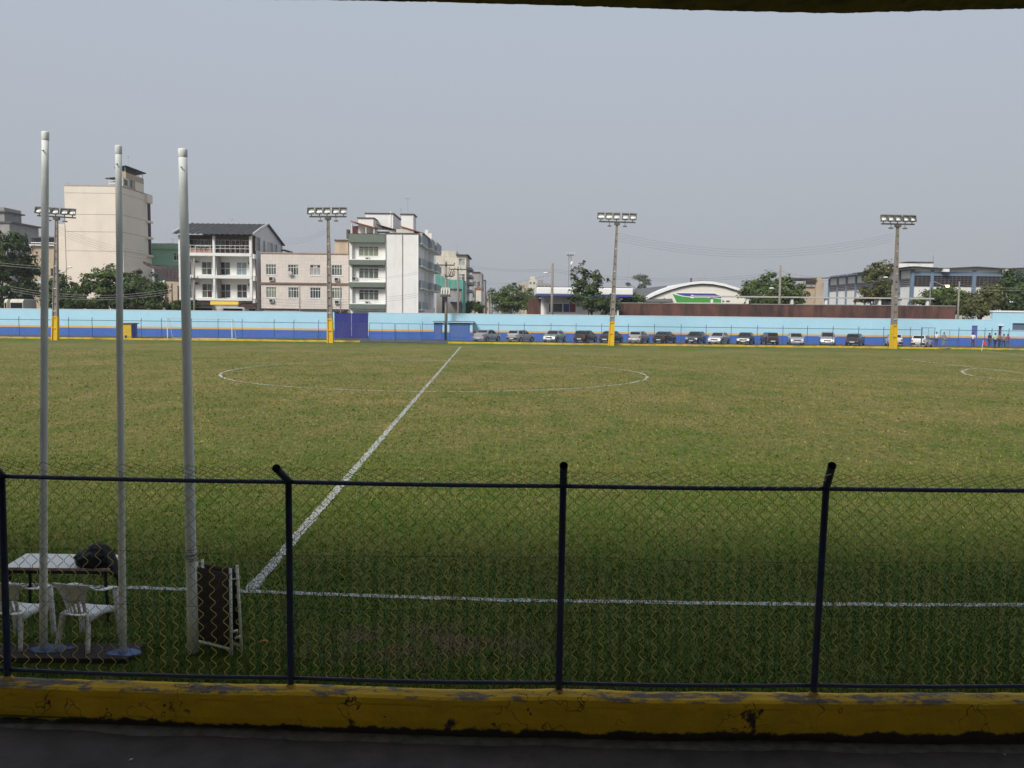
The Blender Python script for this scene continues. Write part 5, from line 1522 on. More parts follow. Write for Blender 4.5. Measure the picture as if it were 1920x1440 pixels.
    # recessed back walls with windows
    for k in (1, 2):
        F = frame(xl, y + 1.7, lev[k]); h = tops[k] - lev[k]
        op = []
        for u0, u1 in ((344, 358), (378, 397), (412, 431.5), (443.5, 462.5)):
            op.append((X(u0) * (y + 1.7) / y - xl, X(u1) * (y + 1.7) / y - xl, .12, h - .72))
        mb = MB(); facade(mb, F, 0, xr - .3 - xl, .002, h - .002, op, .2); mb.build('back_wall', M['white'], root)
        for i, o in enumerate(op):
            window(root, F, *o, cols=2, transom=.5, d=.1, panes=[M['glass_blue']] if (i == 3 and k == 2) else [M['glass'], M['glass_brown'], M['glass_dim']])
        mb = MB(); mb.box(X(405), X(405) + .15, y + .25, y + 1.68, lev[k] + .002, tops[k] - .002); mb.build('partition', M['greywall'], root)
        for u0, u1, vv in ((466.5, 472, 491 if k == 2 else 531),):
            ac_unit(root, u0, u1, vv, vv + 5.5, y + 1.6, .4)
        ac_unit(root, 366, 374.5, 488.5 if k == 2 else 529, 493 if k == 2 else 534, y + 1.6, .3)
    # veranda on top
    F = frame(xl, y + 2.6, lev[3]); h = tops[3] - lev[3]
    op = [(.5 + i * 1.5, .5 + i * 1.5 + 1.3, .25 if i % 3 else .9, h - .35) for i in range(6)]
    op = [o for o in op if o[1] < xr - xl - .4]
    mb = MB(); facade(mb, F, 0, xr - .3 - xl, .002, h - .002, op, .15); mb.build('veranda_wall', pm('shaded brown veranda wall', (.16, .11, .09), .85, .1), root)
    for i, o in enumerate(op): window(root, F, *o, cols=2, transom=.0, d=.08, panes=[M['glass_brown'], M['glass']], sill=False)
    for zz in (1.05, .75 if False else .62):
        mb = MB(); mb.tube([(xl + .2, y - .12, lev[3] + zz), (xr - .5, y - .12, lev[3] + zz)], .03, 5); mb.build('handrail', M['signwhite'], root)
    for i in range(15):
        xx = xl + .3 + i * (xr - xl - .8) / 14
        mb = MB(); mb.tube([(xx, y - .12, lev[3]), (xx, y - .12, lev[3] + 1.05)], .022, 5); mb.build('baluster', M['signwhite'], root)
    mb = MB(); mb.box(xl + .2, X(399), y - .02, y + .06, lev[3] + .002, lev[3] + .55); mb.build('brick_parapet', pm('salmon brick parapet', (.40, .24, .18), .85, .15, 6), root)
    for u0, u1 in ((368, 378), (378, 387), (387, 396)):
        mb = MB(); a, b = X(u0), X(u1); z = lev[3] + .1; mb.tube([(a, y - .3, z), (a, y - .3, z + .78), (a + .08, y - .3, z + .85), (b - .08, y - .3, z + .85), (b, y - .3, z + .78), (b, y - .3, z)], .035, 5); mb.build('rail_hoop', M['signwhite'], root)
    # ground floor
    F = frame(xl, y + .6, 0); zt = z_sl[0][0]
    op = [(X(356) - xl, X(393) - xl, .1, zt - 1.1), (X(414) - xl, X(451) - xl, .1, zt - 1.1), (X(463) - xl, X(476) - xl - .05, .6, zt - 1.1)]
    mb = MB(); facade(mb, F, 0, xr - .0 - xl, 0, zt - .002, op, .3); mb.build('shop_front', M['white'], root)
    for o in op:
        mb = MB(); fbox(mb, F, o[0], o[1], o[2], o[3], .25, .3); mb.build('opening_panel', M['interior'], root)  # near-black panel stands for the unlit inside of each opening
    mb = MB(); a, b = X(397), X(449.5); mb.hexa([(a, y - 1.0, Z(571.5)), (b, y - 1.0, Z(571)), (b, y - .7, Z(571)), (a, y - .7, Z(571.5)), (a, y - .8, Z(564.8)), (b, y - .8, Z(565)), (b, y - .6, Z(565)), (a, y - .6, Z(564.8))]); mb.build('yellow_awning', pm('yellow awning sheet', (.66, .44, .05), .6, .08), root)
    for i in range(9):
        a = X(449.7) + i * .26; mb = MB(); mb.hexa([(a, y - 1.1, Z(575)), (a + .24, y - 1.1, Z(575)), (a + .24, y + .5, Z(568)), (a, y + .5, Z(568)), (a, y - 1.1, Z(574)), (a + .24, y - 1.1, Z(574)), (a + .24, y + .5, Z(566.8)), (a, y + .5, Z(566.8))]); mb.build('canopy_tile', M['roof_brown'], root)
    mb = MB(); mb.box(xl + .1, X(394), y - .7, y + .5, Z(572), Z(566)); mb.build('canopy_beam', M['roof_brown'], root)
    antenna(root, 435, 410, 421, y + 6, .7)
balcony_building()

def pink_building():
    y = 119.0
    root = thing('pink_building', 'flat pink tiled two storey building with rows of white windows', 'building', (pt(570, 560, y).x, y, 0))
    X = lambda u: pt(u, 530, y).x
    Z = lambda v, u=570: pt(u, v, y).z
    x0, x1, zt = X(489.5), X(653.6), Z(476)
    F = frame(x0, y, 0)
    op = []
    for r, (v0, v1) in enumerate(((496.5, 515), (539, 558))):
        for u0, u1 in ((499, 518), (540.4, 560), (581.5, 601), (622, 641.5)):
            op.append((X(u0) - x0, X(u1) - x0, Z(v1 + 1.0, 570), Z(v0 + .0, 570)))
    m = pm('pale pink wall tile', (.64, .575, .525), .55, .04, 1.2, spec=.35)
    # tile joints: a fine relief
    N, L = m.node_tree.nodes, m.node_tree.links
    br = N.new('ShaderNodeTexBrick'); br.offset = 0; br.inputs['Scale'].default_value = 1; br.inputs['Brick Width'].default_value = .45; br.inputs['Row Height'].default_value = .45; br.inputs['Mortar Size'].default_value = .02
    br.inputs['Color1'].default_value = (.95, .95, .95, 1); br.inputs['Color2'].default_value = (1.05, 1.03, 1.0, 1); br.inputs['Mortar'].default_value = (.86, .85, .84, 1)
    ge = N.new('ShaderNodeNewGeometry'); mp = N.new('ShaderNodeMapping'); mp.inputs['Rotation'].default_value = (rad(90), 0, 0); L.new(ge.outputs['Position'], mp.inputs[0]); L.new(mp.outputs[0], br.inputs['Vector'])
    bs = N['Principled BSDF']; src = bs.inputs['Base Color'].links[0].from_socket
    mu = N.new('ShaderNodeMix'); mu.data_type = 'RGBA'; mu.blend_type = 'MULTIPLY'; mu.inputs[0].default_value = 1; L.new(src, mu.inputs[6]); L.new(br.outputs[0], mu.inputs[7]); L.new(mu.outputs[2], bs.inputs['Base Color'])
    zs = Z(579)
    mb = MB(); facade(mb, F, 0, x1 - x0, zs, zt, op, .22); shell(mb, F, 0, x1 - x0, 0, zt, 10); mb.build('wall', m, root)
    kinds = [[M['glass_dim']], [M['glass_dim'], M['glass_curtain'], M['glass_brown']], [M['glass_curtain'], M['glass_brown']], [M['glass'], M['glass_dim']], [M['glass_green']], [M['glass_dim'], M['glass_brown']], [M['glass']], [M['glass_dim'], M['glass_green']]]
    for o, k in zip(op, kinds): window(root, F, *o, cols=4 if k is kinds[0] else 3 if k is kinds[2] else 4, transom=.28, d=.12, panes=k)
    for (a, b, c, d) in ((505, 514, 519, 526.5), (627.5, 636, 520.5, 527.5), (505.5, 514, 560.5, 567), (628, 637.5, 563, 570)): ac_unit(root, a, b, c, d, y)
    mb = MB(); mb.box(x0 - .05, x1, y - .22, y - .002, Z(533), Z(530)); mb.build('ledge', pm('brown ledge', (.24, .15, .11), .8, .1), root)
    mb = MB(); mb.box(x0 - .05, x1, y - .12, y + .4, zt + .002, zt + .16); mb.build('coping', pm('brown pink coping', (.38, .28, .23), .8, .1), root)
    F = frame(x0, y + .3, 0)
    o = (X(520) - x0, X(640) - x0, .1, zs - .8)
    mb = MB(); facade(mb, F, 0, x1 - x0, 0, zs - .002, [o], .3); mb.build('ground_floor', M['greywall'], root)
    for i in range(6):
        a = o[0] + (o[1] - o[0]) * i / 6; mb = MB(); fbox(mb, F, a + .03, a + (o[1] - o[0]) / 6 - .03, o[2], o[3], .2, .26); mb.build('opening_panel', M['interior'], root)  # flat near-black colour replaces the darkness inside the shop
    for i in range(22):
        a = X(563) + i * (X(648) - X(563)) / 22; mb = MB(); mb.hexa([(a, y - 1.4, Z(583.5)), (a + .28, y - 1.4, Z(583.5)), (a + .28, y + .28, zs - .15), (a, y + .28, zs - .15), (a, y - 1.4, Z(582.5)), (a + .28, y - 1.4, Z(582.5)), (a + .28, y + .28, zs - .02), (a, y + .28, zs - .02)]); mb.build('awning_sheet', M['roof_dark'], root)
    mb = MB(); q = pt(543.5, 514, y); mb.tube([q + Vector((0, -.02, -.5)), q + Vector((0, -.35, -.3)), q + Vector((.1, -.4, .1))], .025, 5); mb.sphere(q + Vector((.12, -.45, .1)), (.36, .06, .3), 10, 6); mb.build('satellite_dish', M['ac'], root)
    box_part(root, 'rear_block', 627.5, 652.5, 451, 476, y + 6, 5, M['beige']); box_part(root, 'rear_roof', 626.5, 653.5, 449.5, 450.9, y + 6, 5.3, M['slab_dark'], -.3)
pink_building()

def white_building():
    y = 116.0
    root = thing('white_building', 'white four storey corner building with grey green bands', 'building', (pt(720, 560, y).x, y, 0))
    X = lambda u, yy=y: pt(u, 510, yy).x
    Z = lambda v, u=720: pt(u, v, y).z
    x0, xm, x1 = X(654.5), X(723), X(783)
    zt = Z(438.5); dep = 24.0
    # plain corner bay
    mb = MB(); mb.box(xm, x1 - .001, y, y + dep, 0, zt); mb.build('corner_bay', M['white'], root)
    mb = MB(); mb.tube([(X(754.6), y - .05, 0), (X(754.6), y - .05, zt)], .06, 6); mb.build('downpipe', M['greywall'], root)
    mb = MB(); mb.tube([(X(723.6), y - .06, 0), (X(723.6), y - .06, zt)], .05, 6); mb.build('downpipe', M['greywall'], root)
    mb = MB(); mb.box(x1 - .001, x1 + .10, y - .06, y + .3, 0, zt + .02); mb.build('corner_strip', M['signwhite'], root)
    mb = MB(); mb.box(xm - .02, x1 + .15, y - .1, y + dep, zt + .002, zt + .16); mb.build('coping', M['slab_dark'], root)
    # window bay
    F = frame(x0, y + .9, 0); rows = [(460.5, 479.5), (502, 521.5), (543, 562.5)]
    wx0, wx1 = X(670.8) - x0, X(707.8) - x0
    op = [(wx0, wx1, Z(b, 690), Z(a, 690)) for a, b in rows]
    mb = MB(); facade(mb, F, 0, xm - x0, 0, zt, op, .2); shell(mb, F, 0, xm - x0 - .002, 0, zt - .002, dep - 1); mb.build('window_wall', M['white'], root)
    for o, k in zip(op, ([M['glass_green']], [M['glass_dim']], [M['glass'], M['glass'], M['glass_dim']])): window(root, F, *o, cols=4, transom=.26, d=.12, panes=k)
    for va, vb, dd in ((439.5, 454.5, .0), (487.5, 496.5, .0), (529.5, 538.5, .0), (570.5, 579, .0)):
        mb = MB(); mb.box(x0, xm - .06, y - .12, y + .9, Z(vb, 690), Z(va, 690)); mb.build('green_band', M['olive'], root)
        mb = MB(); mb.box(x0 + .02, xm - .08, y - .08, y + .9, Z(va, 690) + .002, Z(va, 690) + .10); mb.build('band_cap', M['signwhite'] if va > 450 else M['slab_dark'], root)
    for va, vb in ((461, 486), (503, 528), (545, 569)):
        mb = MB(); mb.box(x0, x0 + .35, y + .3, y + .898, Z(vb, 690), Z(va - 6, 690)); mb.build('fin', M['white'], root)
    for v in (501, 541.5):
        mb = MB(); mb.box(x0 + .45, xm - .25, y + .6, y + .898, Z(v, 690) + .02, Z(v, 690) + .13); mb.build('hood', M['greywall'], root)
    for (a, b, c, d) in ((686, 693, 483, 487), (660, 669.5, 519, 526), (685.5, 693, 565, 569.5)): ac_unit(root, a, b, c, d, y + .88, .45)
    mb = MB(); mb.tube([(X(662), y + .55, Z(503, 690)), (X(662), y + .55, Z(519, 690))], .03, 5); mb.build('conduit', M['greywall'], root)
    F = frame(x0, y + .25, 0); mb = MB(); o = [(.6, 3.6, .1, Z(582) - .1)]
    mb.box(x0 + .02, xm - .1, y + .2, y + .4, Z(582.5, 690), Z(579.3, 690)); mb.build('shop_sign', M['signwhite'], root)
    # side face with balconies
    F = frame(x1, y, 0, (0, 1, 0), (-1, 0, 0))
    flo = [Z(579), Z(538.5), Z(496.5), Z(454)]
    op = []
    for k in range(3):
        for a in (2.2, 6.0, 12.5, 17.5):
            op.append((a, a + (1.3 if a < 10 else 1.6), flo[k] + .25, flo[k] + 2.35))
    mb = MB(); facade(mb, F, .3, dep, 0, zt, op, .2); mb.build('side_wall', M['white'], root)
    for o in op: window(root, F, *o, cols=2, transom=.25, d=.12, panes=[M['glass_dim'], M['glass_curtain'], M['glass']], sill=False)
    for k in range(4):
        zf = flo[k]
        for (a, b, w) in ((.6, 9.0, .55), (9.6, 14.5, 1.0), (15.0, dep - .3, 1.25)):
            if k == 0 and a > 9: continue
            mb = MB(); mb.box(x1 + .11, x1 + w, y + a, y + b, zf - .15, zf - .001); o = mb.build('balcony_slab', M['white'], root)
            mb = MB(); mb.box(x1 + w - .1, x1 + w, y + a, y + b, zf, zf + (1.0 if k < 3 else 1.35)); mb.box(x1 + .11, x1 + w - .101, y + a, y + a + .1, zf, zf + (1.0 if k < 3 else 1.35)); tag(mb.build('balcony_front', pm('pale grey green panel', (.33, .36, .36), .7, .1), root))
        for a in (9.3, 14.75):
            mb = MB(); mb.box(x1 + .003, x1 + .5, y + a - .15, y + a + .15, zf, zf + 2.6); mb.build('pier', M['white'], root)
    # roofscape
    def blk(name, u0, u1, v0, v1, yy, d, mat, cap=True):
        o = box_part(root, name, u0, u1, v0, v1, yy, d, mat)
        if cap:
            a, b, c, e = R(u0, u1, v0, v1, yy); mb = MB(); mb.box(a - .15, b + .15, yy - .15, yy + d + .15, e + .002, e + .13); mb.build('cap', M['slab_dark'], root)
    blk('penthouse', 685.5, 737, 401, 437, y + 6, 8, M['white'])
    blk('stair_block', 671.5, 700, 409.5, 437, y + 3, 5, M['white'])
    blk('tank_base', 743, 776, 430, 437.5, y + 1.4, 6, M['offwhite'], False)
    blk('water_tank', 752.5, 775, 402.5, 429.8, y + 1.6, 3.4, M['white'])
    for (ua, va, ub, vb, d0, d1, mt, nn) in ((656.5, 415, 701, 427, .3, 4, M['roof_red'], 7), (706, 421.5, 742, 431.5, 1.6, 5, M['roof_brown'], 6)):
        a, b = pt(ua, va, y + d0), pt(ub, vb, y + d0)
        for i in range(nn):
            p, q = a.lerp(b, i / nn), a.lerp(b, (i + .95) / nn); mb = MB()
            mb.hexa([p, q, q + Vector((0, d1, .1)), p + Vector((0, d1, .1)), p + Vector((0, 0, .13)), q + Vector((0, 0, .11)), q + Vector((0, d1, .21)), p + Vector((0, d1, .23))]); mb.build('roof_tile_course', mt, root)
    box_part(root, 'terrace_interior', 659, 699, 424, 437.5, y + 3.5, 1.2, pm('dark red terrace wall', (.10, .035, .035), .8, .15))
    for u in (658.5, 685, 700): box_part(root, 'terrace_post', u, u + 2, 419 if u < 670 else 424, 438, y + .6, .25, M['offwhite'])
    box_part(root, 'terrace_wall', 700, 742, 431, 438, y + 2, .3, M['sidegrey']); box_part(root, 'terrace_gap', 708, 730, 434, 436.6, y + 1.95, .04, M['interior'])
    a = pt(776, 430, y + 1.2)
    for i in range(8):
        yy = y + 1.2 + i * 2.4; mb = MB(); mb.hexa([(x1 - 2.6, yy, zt + 1.15), (x1 + .7, yy, zt + .2), (x1 + .7, yy + 2.3, zt + .2), (x1 - 2.6, yy + 2.3, zt + 1.15), (x1 - 2.6, yy, zt + 1.27), (x1 + .7, yy, zt + .32), (x1 + .7, yy + 2.3, zt + .32), (x1 - 2.6, yy + 2.3, zt + 1.27)]); mb.build('side_roof_course', M['roof_red'], root)
    box_part(root, 'chimney', 649.5, 653.5, 430, 447, y + 3, 1.2, M['slab_dark'])
    box_part(root, 'tall_pipe', 731.6, 732.8, 395.5, 425, y + 5.9, .08, M['signwhite'], 0)
    antenna(root, 764.5, 371, 402, y + 3, 1.0); antenna(root, 752, 391, 402, y + 3, .3)
white_building()

def street_buildings():
    y = 172.0
    root = thing('aged_building', 'stained off-white apartment block behind the transformer pole', 'building', (pt(846, 560, y).x, y, 0))
    X = lambda u: pt(u, 520, y).x
    Z = lambda v: pt(846, v, y).z
    box_part(root, 'wall', 817, 856, 480.5, 600, y, 12, M['offwhite']); box_part(root, 'roof_block', 826, 855.8, 470.5, 480.3, y + .3, 10, M['offwhite'])
    x0, x1 = X(856.2), X(874); F = frame(x0, y - .3, 0); op = [(X(860) - x0, X(872) - x0, Z(498.5), Z(485)), (X(860) - x0, X(872) - x0, Z(528), Z(514))]
    mb = MB(); facade(mb, F, 0, x1 - x0, 0, Z(478.5), op, .2); shell(mb, F, 0, x1 - x0, 0, Z(478.5), 14); mb.build('window_bay', M['offwhite'], root)
    for o in op: window(root, F, *o, cols=2, transom=.3, d=.12, panes=[M['glass_dim'], M['glass_curtain']])
    mb = MB(); mb.box(x0 - .2, x1 + .5, y - .9, y + 14, Z(478.3), Z(477.2)); mb.build('roof', M['slab_dark'], root)
    for k, v in enumerate((500, 514, 528, 542)):
        mb = MB(); mb.box(x1 + .01, x1 + .95, y + 2, y + 13, Z(v + 5), Z(v)); mb.build('balcony', M['greywall'], root)
    antenna(root, 857, 460, 471, y + 3, .3)
    y = 150.0
    root = thing('teal_shed', 'teal sheet metal shed front hanging above the street', 'building', (pt(842, 560, y).x, y, 0))
    tops = [514, 513, 517, 520, 522, 523.5, 524, 524, 523.5, 524.5]
    for i in range(10):
        u0, u1 = 816.5 + i * 5, 816.5 + i * 5 + 4.7
        a, b = pt(u0, tops[i], y), pt(u1, tops[i] + .6, y); c, d = pt(u1, 540 + .2 * i, y), pt(u0, 539.5 + .2 * i, y)
        off = Vector((0, .12 if i % 2 else 0, 0)); up = Vector((0, .08, 0))
        mb = MB(); mb.hexa([d + off, c + off, c + off + up, d + off + up, a + off, b + off, b + off + up, a + off + up]); mb.build('metal_sheet', M['teal'], root)
    box_part(root, 'lower_wall', 818, 866, 541, 600, y + .5, 8, M['greywall']); box_part(root, 'side_wall', 866.3, 868, 524, 600, y, 9, M['teal'])
    box_part(root, 'opening', 829, 838, 552, 600, y + .45, .04, M['interior']); box_part(root, 'awning', 842, 862, 562, 566, y - 1.2, 1.6, M['sidegrey'])
    for (lab, y, bl) in (('grey weathered block down the street past the stained building', 235.0, [(884, 903, 511, M['greywall']), (885, 900, 509.5, M['slab_dark'])]), ('lower grey block further down the street', 300.0, [(899, 909, 525.5, M['greywall']), (898, 910, 524.5, M['slab_dark'])]),
                     ('small white gabled house front down the street', 210.0, [(891, 902, 543, M['offwhite'])]), ('tiny yellowish house front far down the street', 330.0, [(908, 917, 553, M['beige'])])):
        u0, u1, v0, mt = bl[0]
        root = thing('street_block', lab, 'building', (pt((u0 + u1) / 2, 560, y).x, y, 0))
        x0, x1, z0, z1 = R(u0, u1, v0, 600, y); F = frame(x0, y, 0); w = x1 - x0; n = int(max(1, (z1 - 1) // 3.2)); ops = []
        for k in range(n):
            for c in range(2): ops.append((w * (.12 + .45 * c), w * (.42 + .45 * c), 1.0 + 3.2 * k, min(z1 - .3, 2.4 + 3.2 * k)))
        mb = MB(); facade(mb, F, 0, w, 0, z1, ops, .2); shell(mb, F, 0, w, 0, z1, 14); mb.build('wall', mt, root)
        for o in ops: window(root, F, *o, cols=2, d=.12, sill=False)
        if len(bl) > 1: box_part(root, 'roof', bl[1][0], bl[1][1], bl[1][2], v0 - .2, y, 14.4, bl[1][3], -.4)
        elif 'gabled' in lab:
            a, b, c = pt(890, 543, y - .2), pt(903, 543, y - .2), pt(896.5, 536, y - .2)
            mb = MB(); mb.prism_y([(a.x, a.z), (b.x, b.z), (c.x, c.z)], y - .2, y + 13); mb.build('roof', M['roof_red'], root)
    for (lab, y, u0, u1, v0, mt) in (('faint pink apartment block on the horizon above the green tree', 520.0, 973, 990, 535.5, M['beige']), ('faint pale tower block on the horizon beside the pole', 560.0, 991, 1006, 524.5, M['offwhite']), ('long faint grey block on the horizon behind the canopy', 540.0, 1006.5, 1037, 531, M['greywall'])):
        root = thing('horizon_block', lab, 'building', (pt((u0 + u1) / 2, 560, y).x, y, 0))
        x0, x1, z0, z1 = R(u0, u1, v0, 600, y); mb = MB(); mb.box(x0, x1, y, y + 15, 0, z1); mb.build('wall', mt, root)
        mb = MB(); mb.box(x0 + 1, x0 + 4, y + 2, y + 8, z1 + .002, z1 + 2.2); mb.build('roof_tank', mt, root)
        n = int((x1 - x0) / 2.4)
        for k in range(n):
            mb = MB(); mb.box(x0 + .6 + k * 2.4, x0 + 1.8 + k * 2.4, y - .03, y - .002, z1 - 3.0, z1 - 1.5); mb.build('window', M['glass_dim'], root)
street_buildings()

def fuel_station():
    y = 120.0
    root = thing('fuel_station', 'fuel station with white canopy fascia and blue lower edge', 'building', (pt(1095, 560, y).x, y, 0))
    X = lambda u: pt(u, 560, y).x
    Z = lambda v, u=1095: pt(u, v, y).z
    x0, x1 = X(1006), X(1187)
    za, zb, zc = Z(539.3), Z(552.5), Z(555.8)
    mb = MB(); mb.box(x0, x1, y, y + 14, zb + .002, za); mb.build('canopy_fascia', M['signwhite'], root, bevel=.15)
    mb = MB(); mb.box(x0 + .06, x1 - .06, y + .05, y + 13.9, zc, zb); mb.build('blue_edge', pm('canopy blue', (.05, .075, .28), .5, .05), root)
    mb = MB(); mb.box(x0 + .2, x1 - .2, y + .3, y + 13.5, za + .002, za + .1); mb.build('canopy_roof', M['slab_dark'], root)
    for u in (1018, 1164):
        mb = MB(); a = X(u); mb.box(a - .2, a + .2, y + 2, y + 2.4, 0, zc - .002); mb.build('canopy_column', M['signwhite'], root)
    yb = y + 3.5
    xa, xb = pt(1019, 570, yb).x, pt(1160, 570, yb).x
    F = frame(xa, yb, 0); zz = lambda v: pt(1095, v, yb).z
    op = [(pt(1029, 570, yb).x - xa, pt(1055, 570, yb).x - xa, zz(586), zz(569.5)), (pt(1056, 570, yb).x - xa, pt(1080, 570, yb).x - xa, zz(586), zz(569.5))]
    mb = MB(); facade(mb, F, 0, xb - xa, 0, zc - .002, op, .25); shell(mb, F, 0, xb - xa, 0, zc - .004, 8); mb.build('shop_wall', M['white'], root)
    window(root, F, *op[0], cols=1, d=.15, panes=[M['glass']]); window(root, F, *op[1], cols=2, d=.15, panes=[pm('red poster pane', (.22, .05, .05), .4), pm('blue poster pane', (.05, .08, .25), .4)])
    mb = MB(); fbox(mb, F, op[0][0] - .5, op[1][1] + .3, op[0][3] + .1, op[0][3] + 1.0, -.6, -.003); mb.build('shop_awning', M['offwhite'], root)
    rw = thing('rust_shed', 'rust brown boarded shed wall beside the fuel station', 'building', (pt(1003, 570, 126).x, 126, 0))
    for i in range(8):
        u0 = 991 + i * 3; box_part(rw, 'board', u0, u0 + 2.8, 560 + random.random() * 1.5, 600, 126 + .05 * (i % 2), 3, M['brickwall'])
    rr = thing('grey_roof_shed', 'long shed with low grey roof behind the fuel station', 'building', (pt(1215, 560, 150).x, 150, 0))
    a, b, c, d = pt(1182, 543, 150), pt(1246, 537, 162), pt(1262, 568, 150), pt(1182, 568, 150)
    mb = MB(); mb.hexa([pt(1182, 545, 150), pt(1206, 566, 140), pt(1262, 566, 140), pt(1250, 537, 152), pt(1182, 543, 150), pt(1206, 565, 140), pt(1262, 565, 140), pt(1250, 535.5, 152)]); mb.build('roof', pm('grey fibre roof', (.13, .13, .135), .9, .15, .8), rr)
    x0_, x1_, z0_, z1_ = R(1184, 1208, 556, 600, 150); mb = MB(); mb.box(x0_, x1_ + 3, 151, 160, 0, z1_); mb.build('wall', M['greywall'], rr)
fuel_station()

def hangar():
    y = 142.0
    root = thing('arched_hangar', 'white hangar with shallow arched roof and green blue painted sign', 'building', (pt(1310, 560, y).x, y, 0))
    arc = [(1210, 557.5), (1228, 549), (1250, 540.5), (1275, 533), (1295, 529), (1314.6, 527), (1335, 528), (1357, 532), (1380, 539), (1400, 546.5), (1418, 556)]
    P = [pt(u, v, y) for u, v in arc]
    base = [pt(1418, 600, y), pt(1210, 600, y)]
    mb = MB(); mb.prism_y([(p.x, p.z - .55) for p in P] + [(base[0].x, 0), (base[1].x, 0)], y, y + 30); mb.build('wall', pm('warm white render', (.74, .71, .62), .8, .04, .4), root)
    rows = []
    for p in P: rows.append([(p.x, y - .5, p.z - .42), (p.x, y - .5, p.z), (p.x, y + 30, p.z), (p.x, y + 30, p.z - .42), (p.x, y - .5, p.z - .42)])
    mb = MB(); mb.grid(rows); mb.build('roof_edge', M['signwhite'], root)
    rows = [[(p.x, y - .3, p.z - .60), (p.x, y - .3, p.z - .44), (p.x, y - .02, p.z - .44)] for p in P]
    mb = MB(); mb.grid(rows); mb.build('eave_shadow_strip', M['slab_dark'], root)  # dark strip added to paint the shadow line under the roof edge
    mb = MB(); a, b, c, d = R(1288, 1343, 534.5, 537.5, y); mb.box(a, b, y - .08, y - .002, c, d); mb.build('vent_strip', pm('greyish vent', (.50, .47, .42), .8), root)
    def poly(name, pts, dd, mat):
        q = [pt(u, v, y) for u, v in pts]; mb = MB(); mb.prism_y([(p.x, p.z) for p in q], y - dd, y - dd + .05); return mb.build(name, mat, root)
    bd = poly('sign_board', [(1257.5, 548), (1341, 549), (1348, 553), (1354, 554), (1354, 568.5), (1267, 568.5)], .08, M['signwhite'])
    poly('sign_blue', [(1267, 549.6), (1339.5, 550.4), (1346, 553.2), (1352, 555), (1352, 559.3), (1340, 557.6), (1325, 556.6), (1300, 556.6), (1280, 554.2), (1272, 552)], .11, M['cartel_blue'])
    poly('sign_green', [(1260.5, 550.5), (1266, 552.5), (1278, 555.6), (1298, 558), (1325, 558), (1340, 559), (1352, 561), (1352, 567.3), (1268.5, 567)], .115, M['cartel_green'])
    # flowing white lettering, too small to read in the photograph: a big initial and a row of low strokes
    q = pt(1297.5, 556.5, y); mb = MB()
    mb.tube([q + Vector((.25, -.14, .18)), q + Vector((0, -.14, .26)), q + Vector((-.2, -.14, .1)), q + Vector((-.18, -.14, -.16)), q + Vector((.05, -.14, -.24)), q + Vector((.28, -.14, -.1))], .09, 6)
    mb.build('lettering', M['signwhite'], root)
    for i in range(7):
        q = pt(1301.5 + i * 3.3, 557.2, y); h = .17 - .012 * i
        mb = MB(); mb.tube([q + Vector((-.1, -.14, -.1)), q + Vector((-.02, -.14, h)), q + Vector((.1, -.14, h * .4)), q + Vector((.17, -.14, -.1))], .07, 6); mb.build('lettering', M['signwhite'], root)
    for u0, u1, v0, v1 in ((1244, 1247, 559, 562.5), (1353.5, 1358, 563.5, 566), (1361.5, 1368, 563.5, 566.2)):
        a, b, c, d = R(u0, u1, v0, v1, y); mb = MB(); mb.box(a, b, y - .06, y - .002, c, d); mb.build('window', M['glass_dim'], root)
    a, b, c, d = R(1295, 1297.5, 521, 527.5, y + 2); mb = MB(); mb.box(a, b, y + 2, y + 2.3, c - .6, d); mb.build('chimney', M['brickwall'], root)
    a, b, c, d = R(1312, 1320, 524.5, 527, y + 2); mb = MB(); mb.box(a, b, y + 2, y + 3, c - .3, d); mb.build('roof_vent', M['greywall'], root)
hangar()

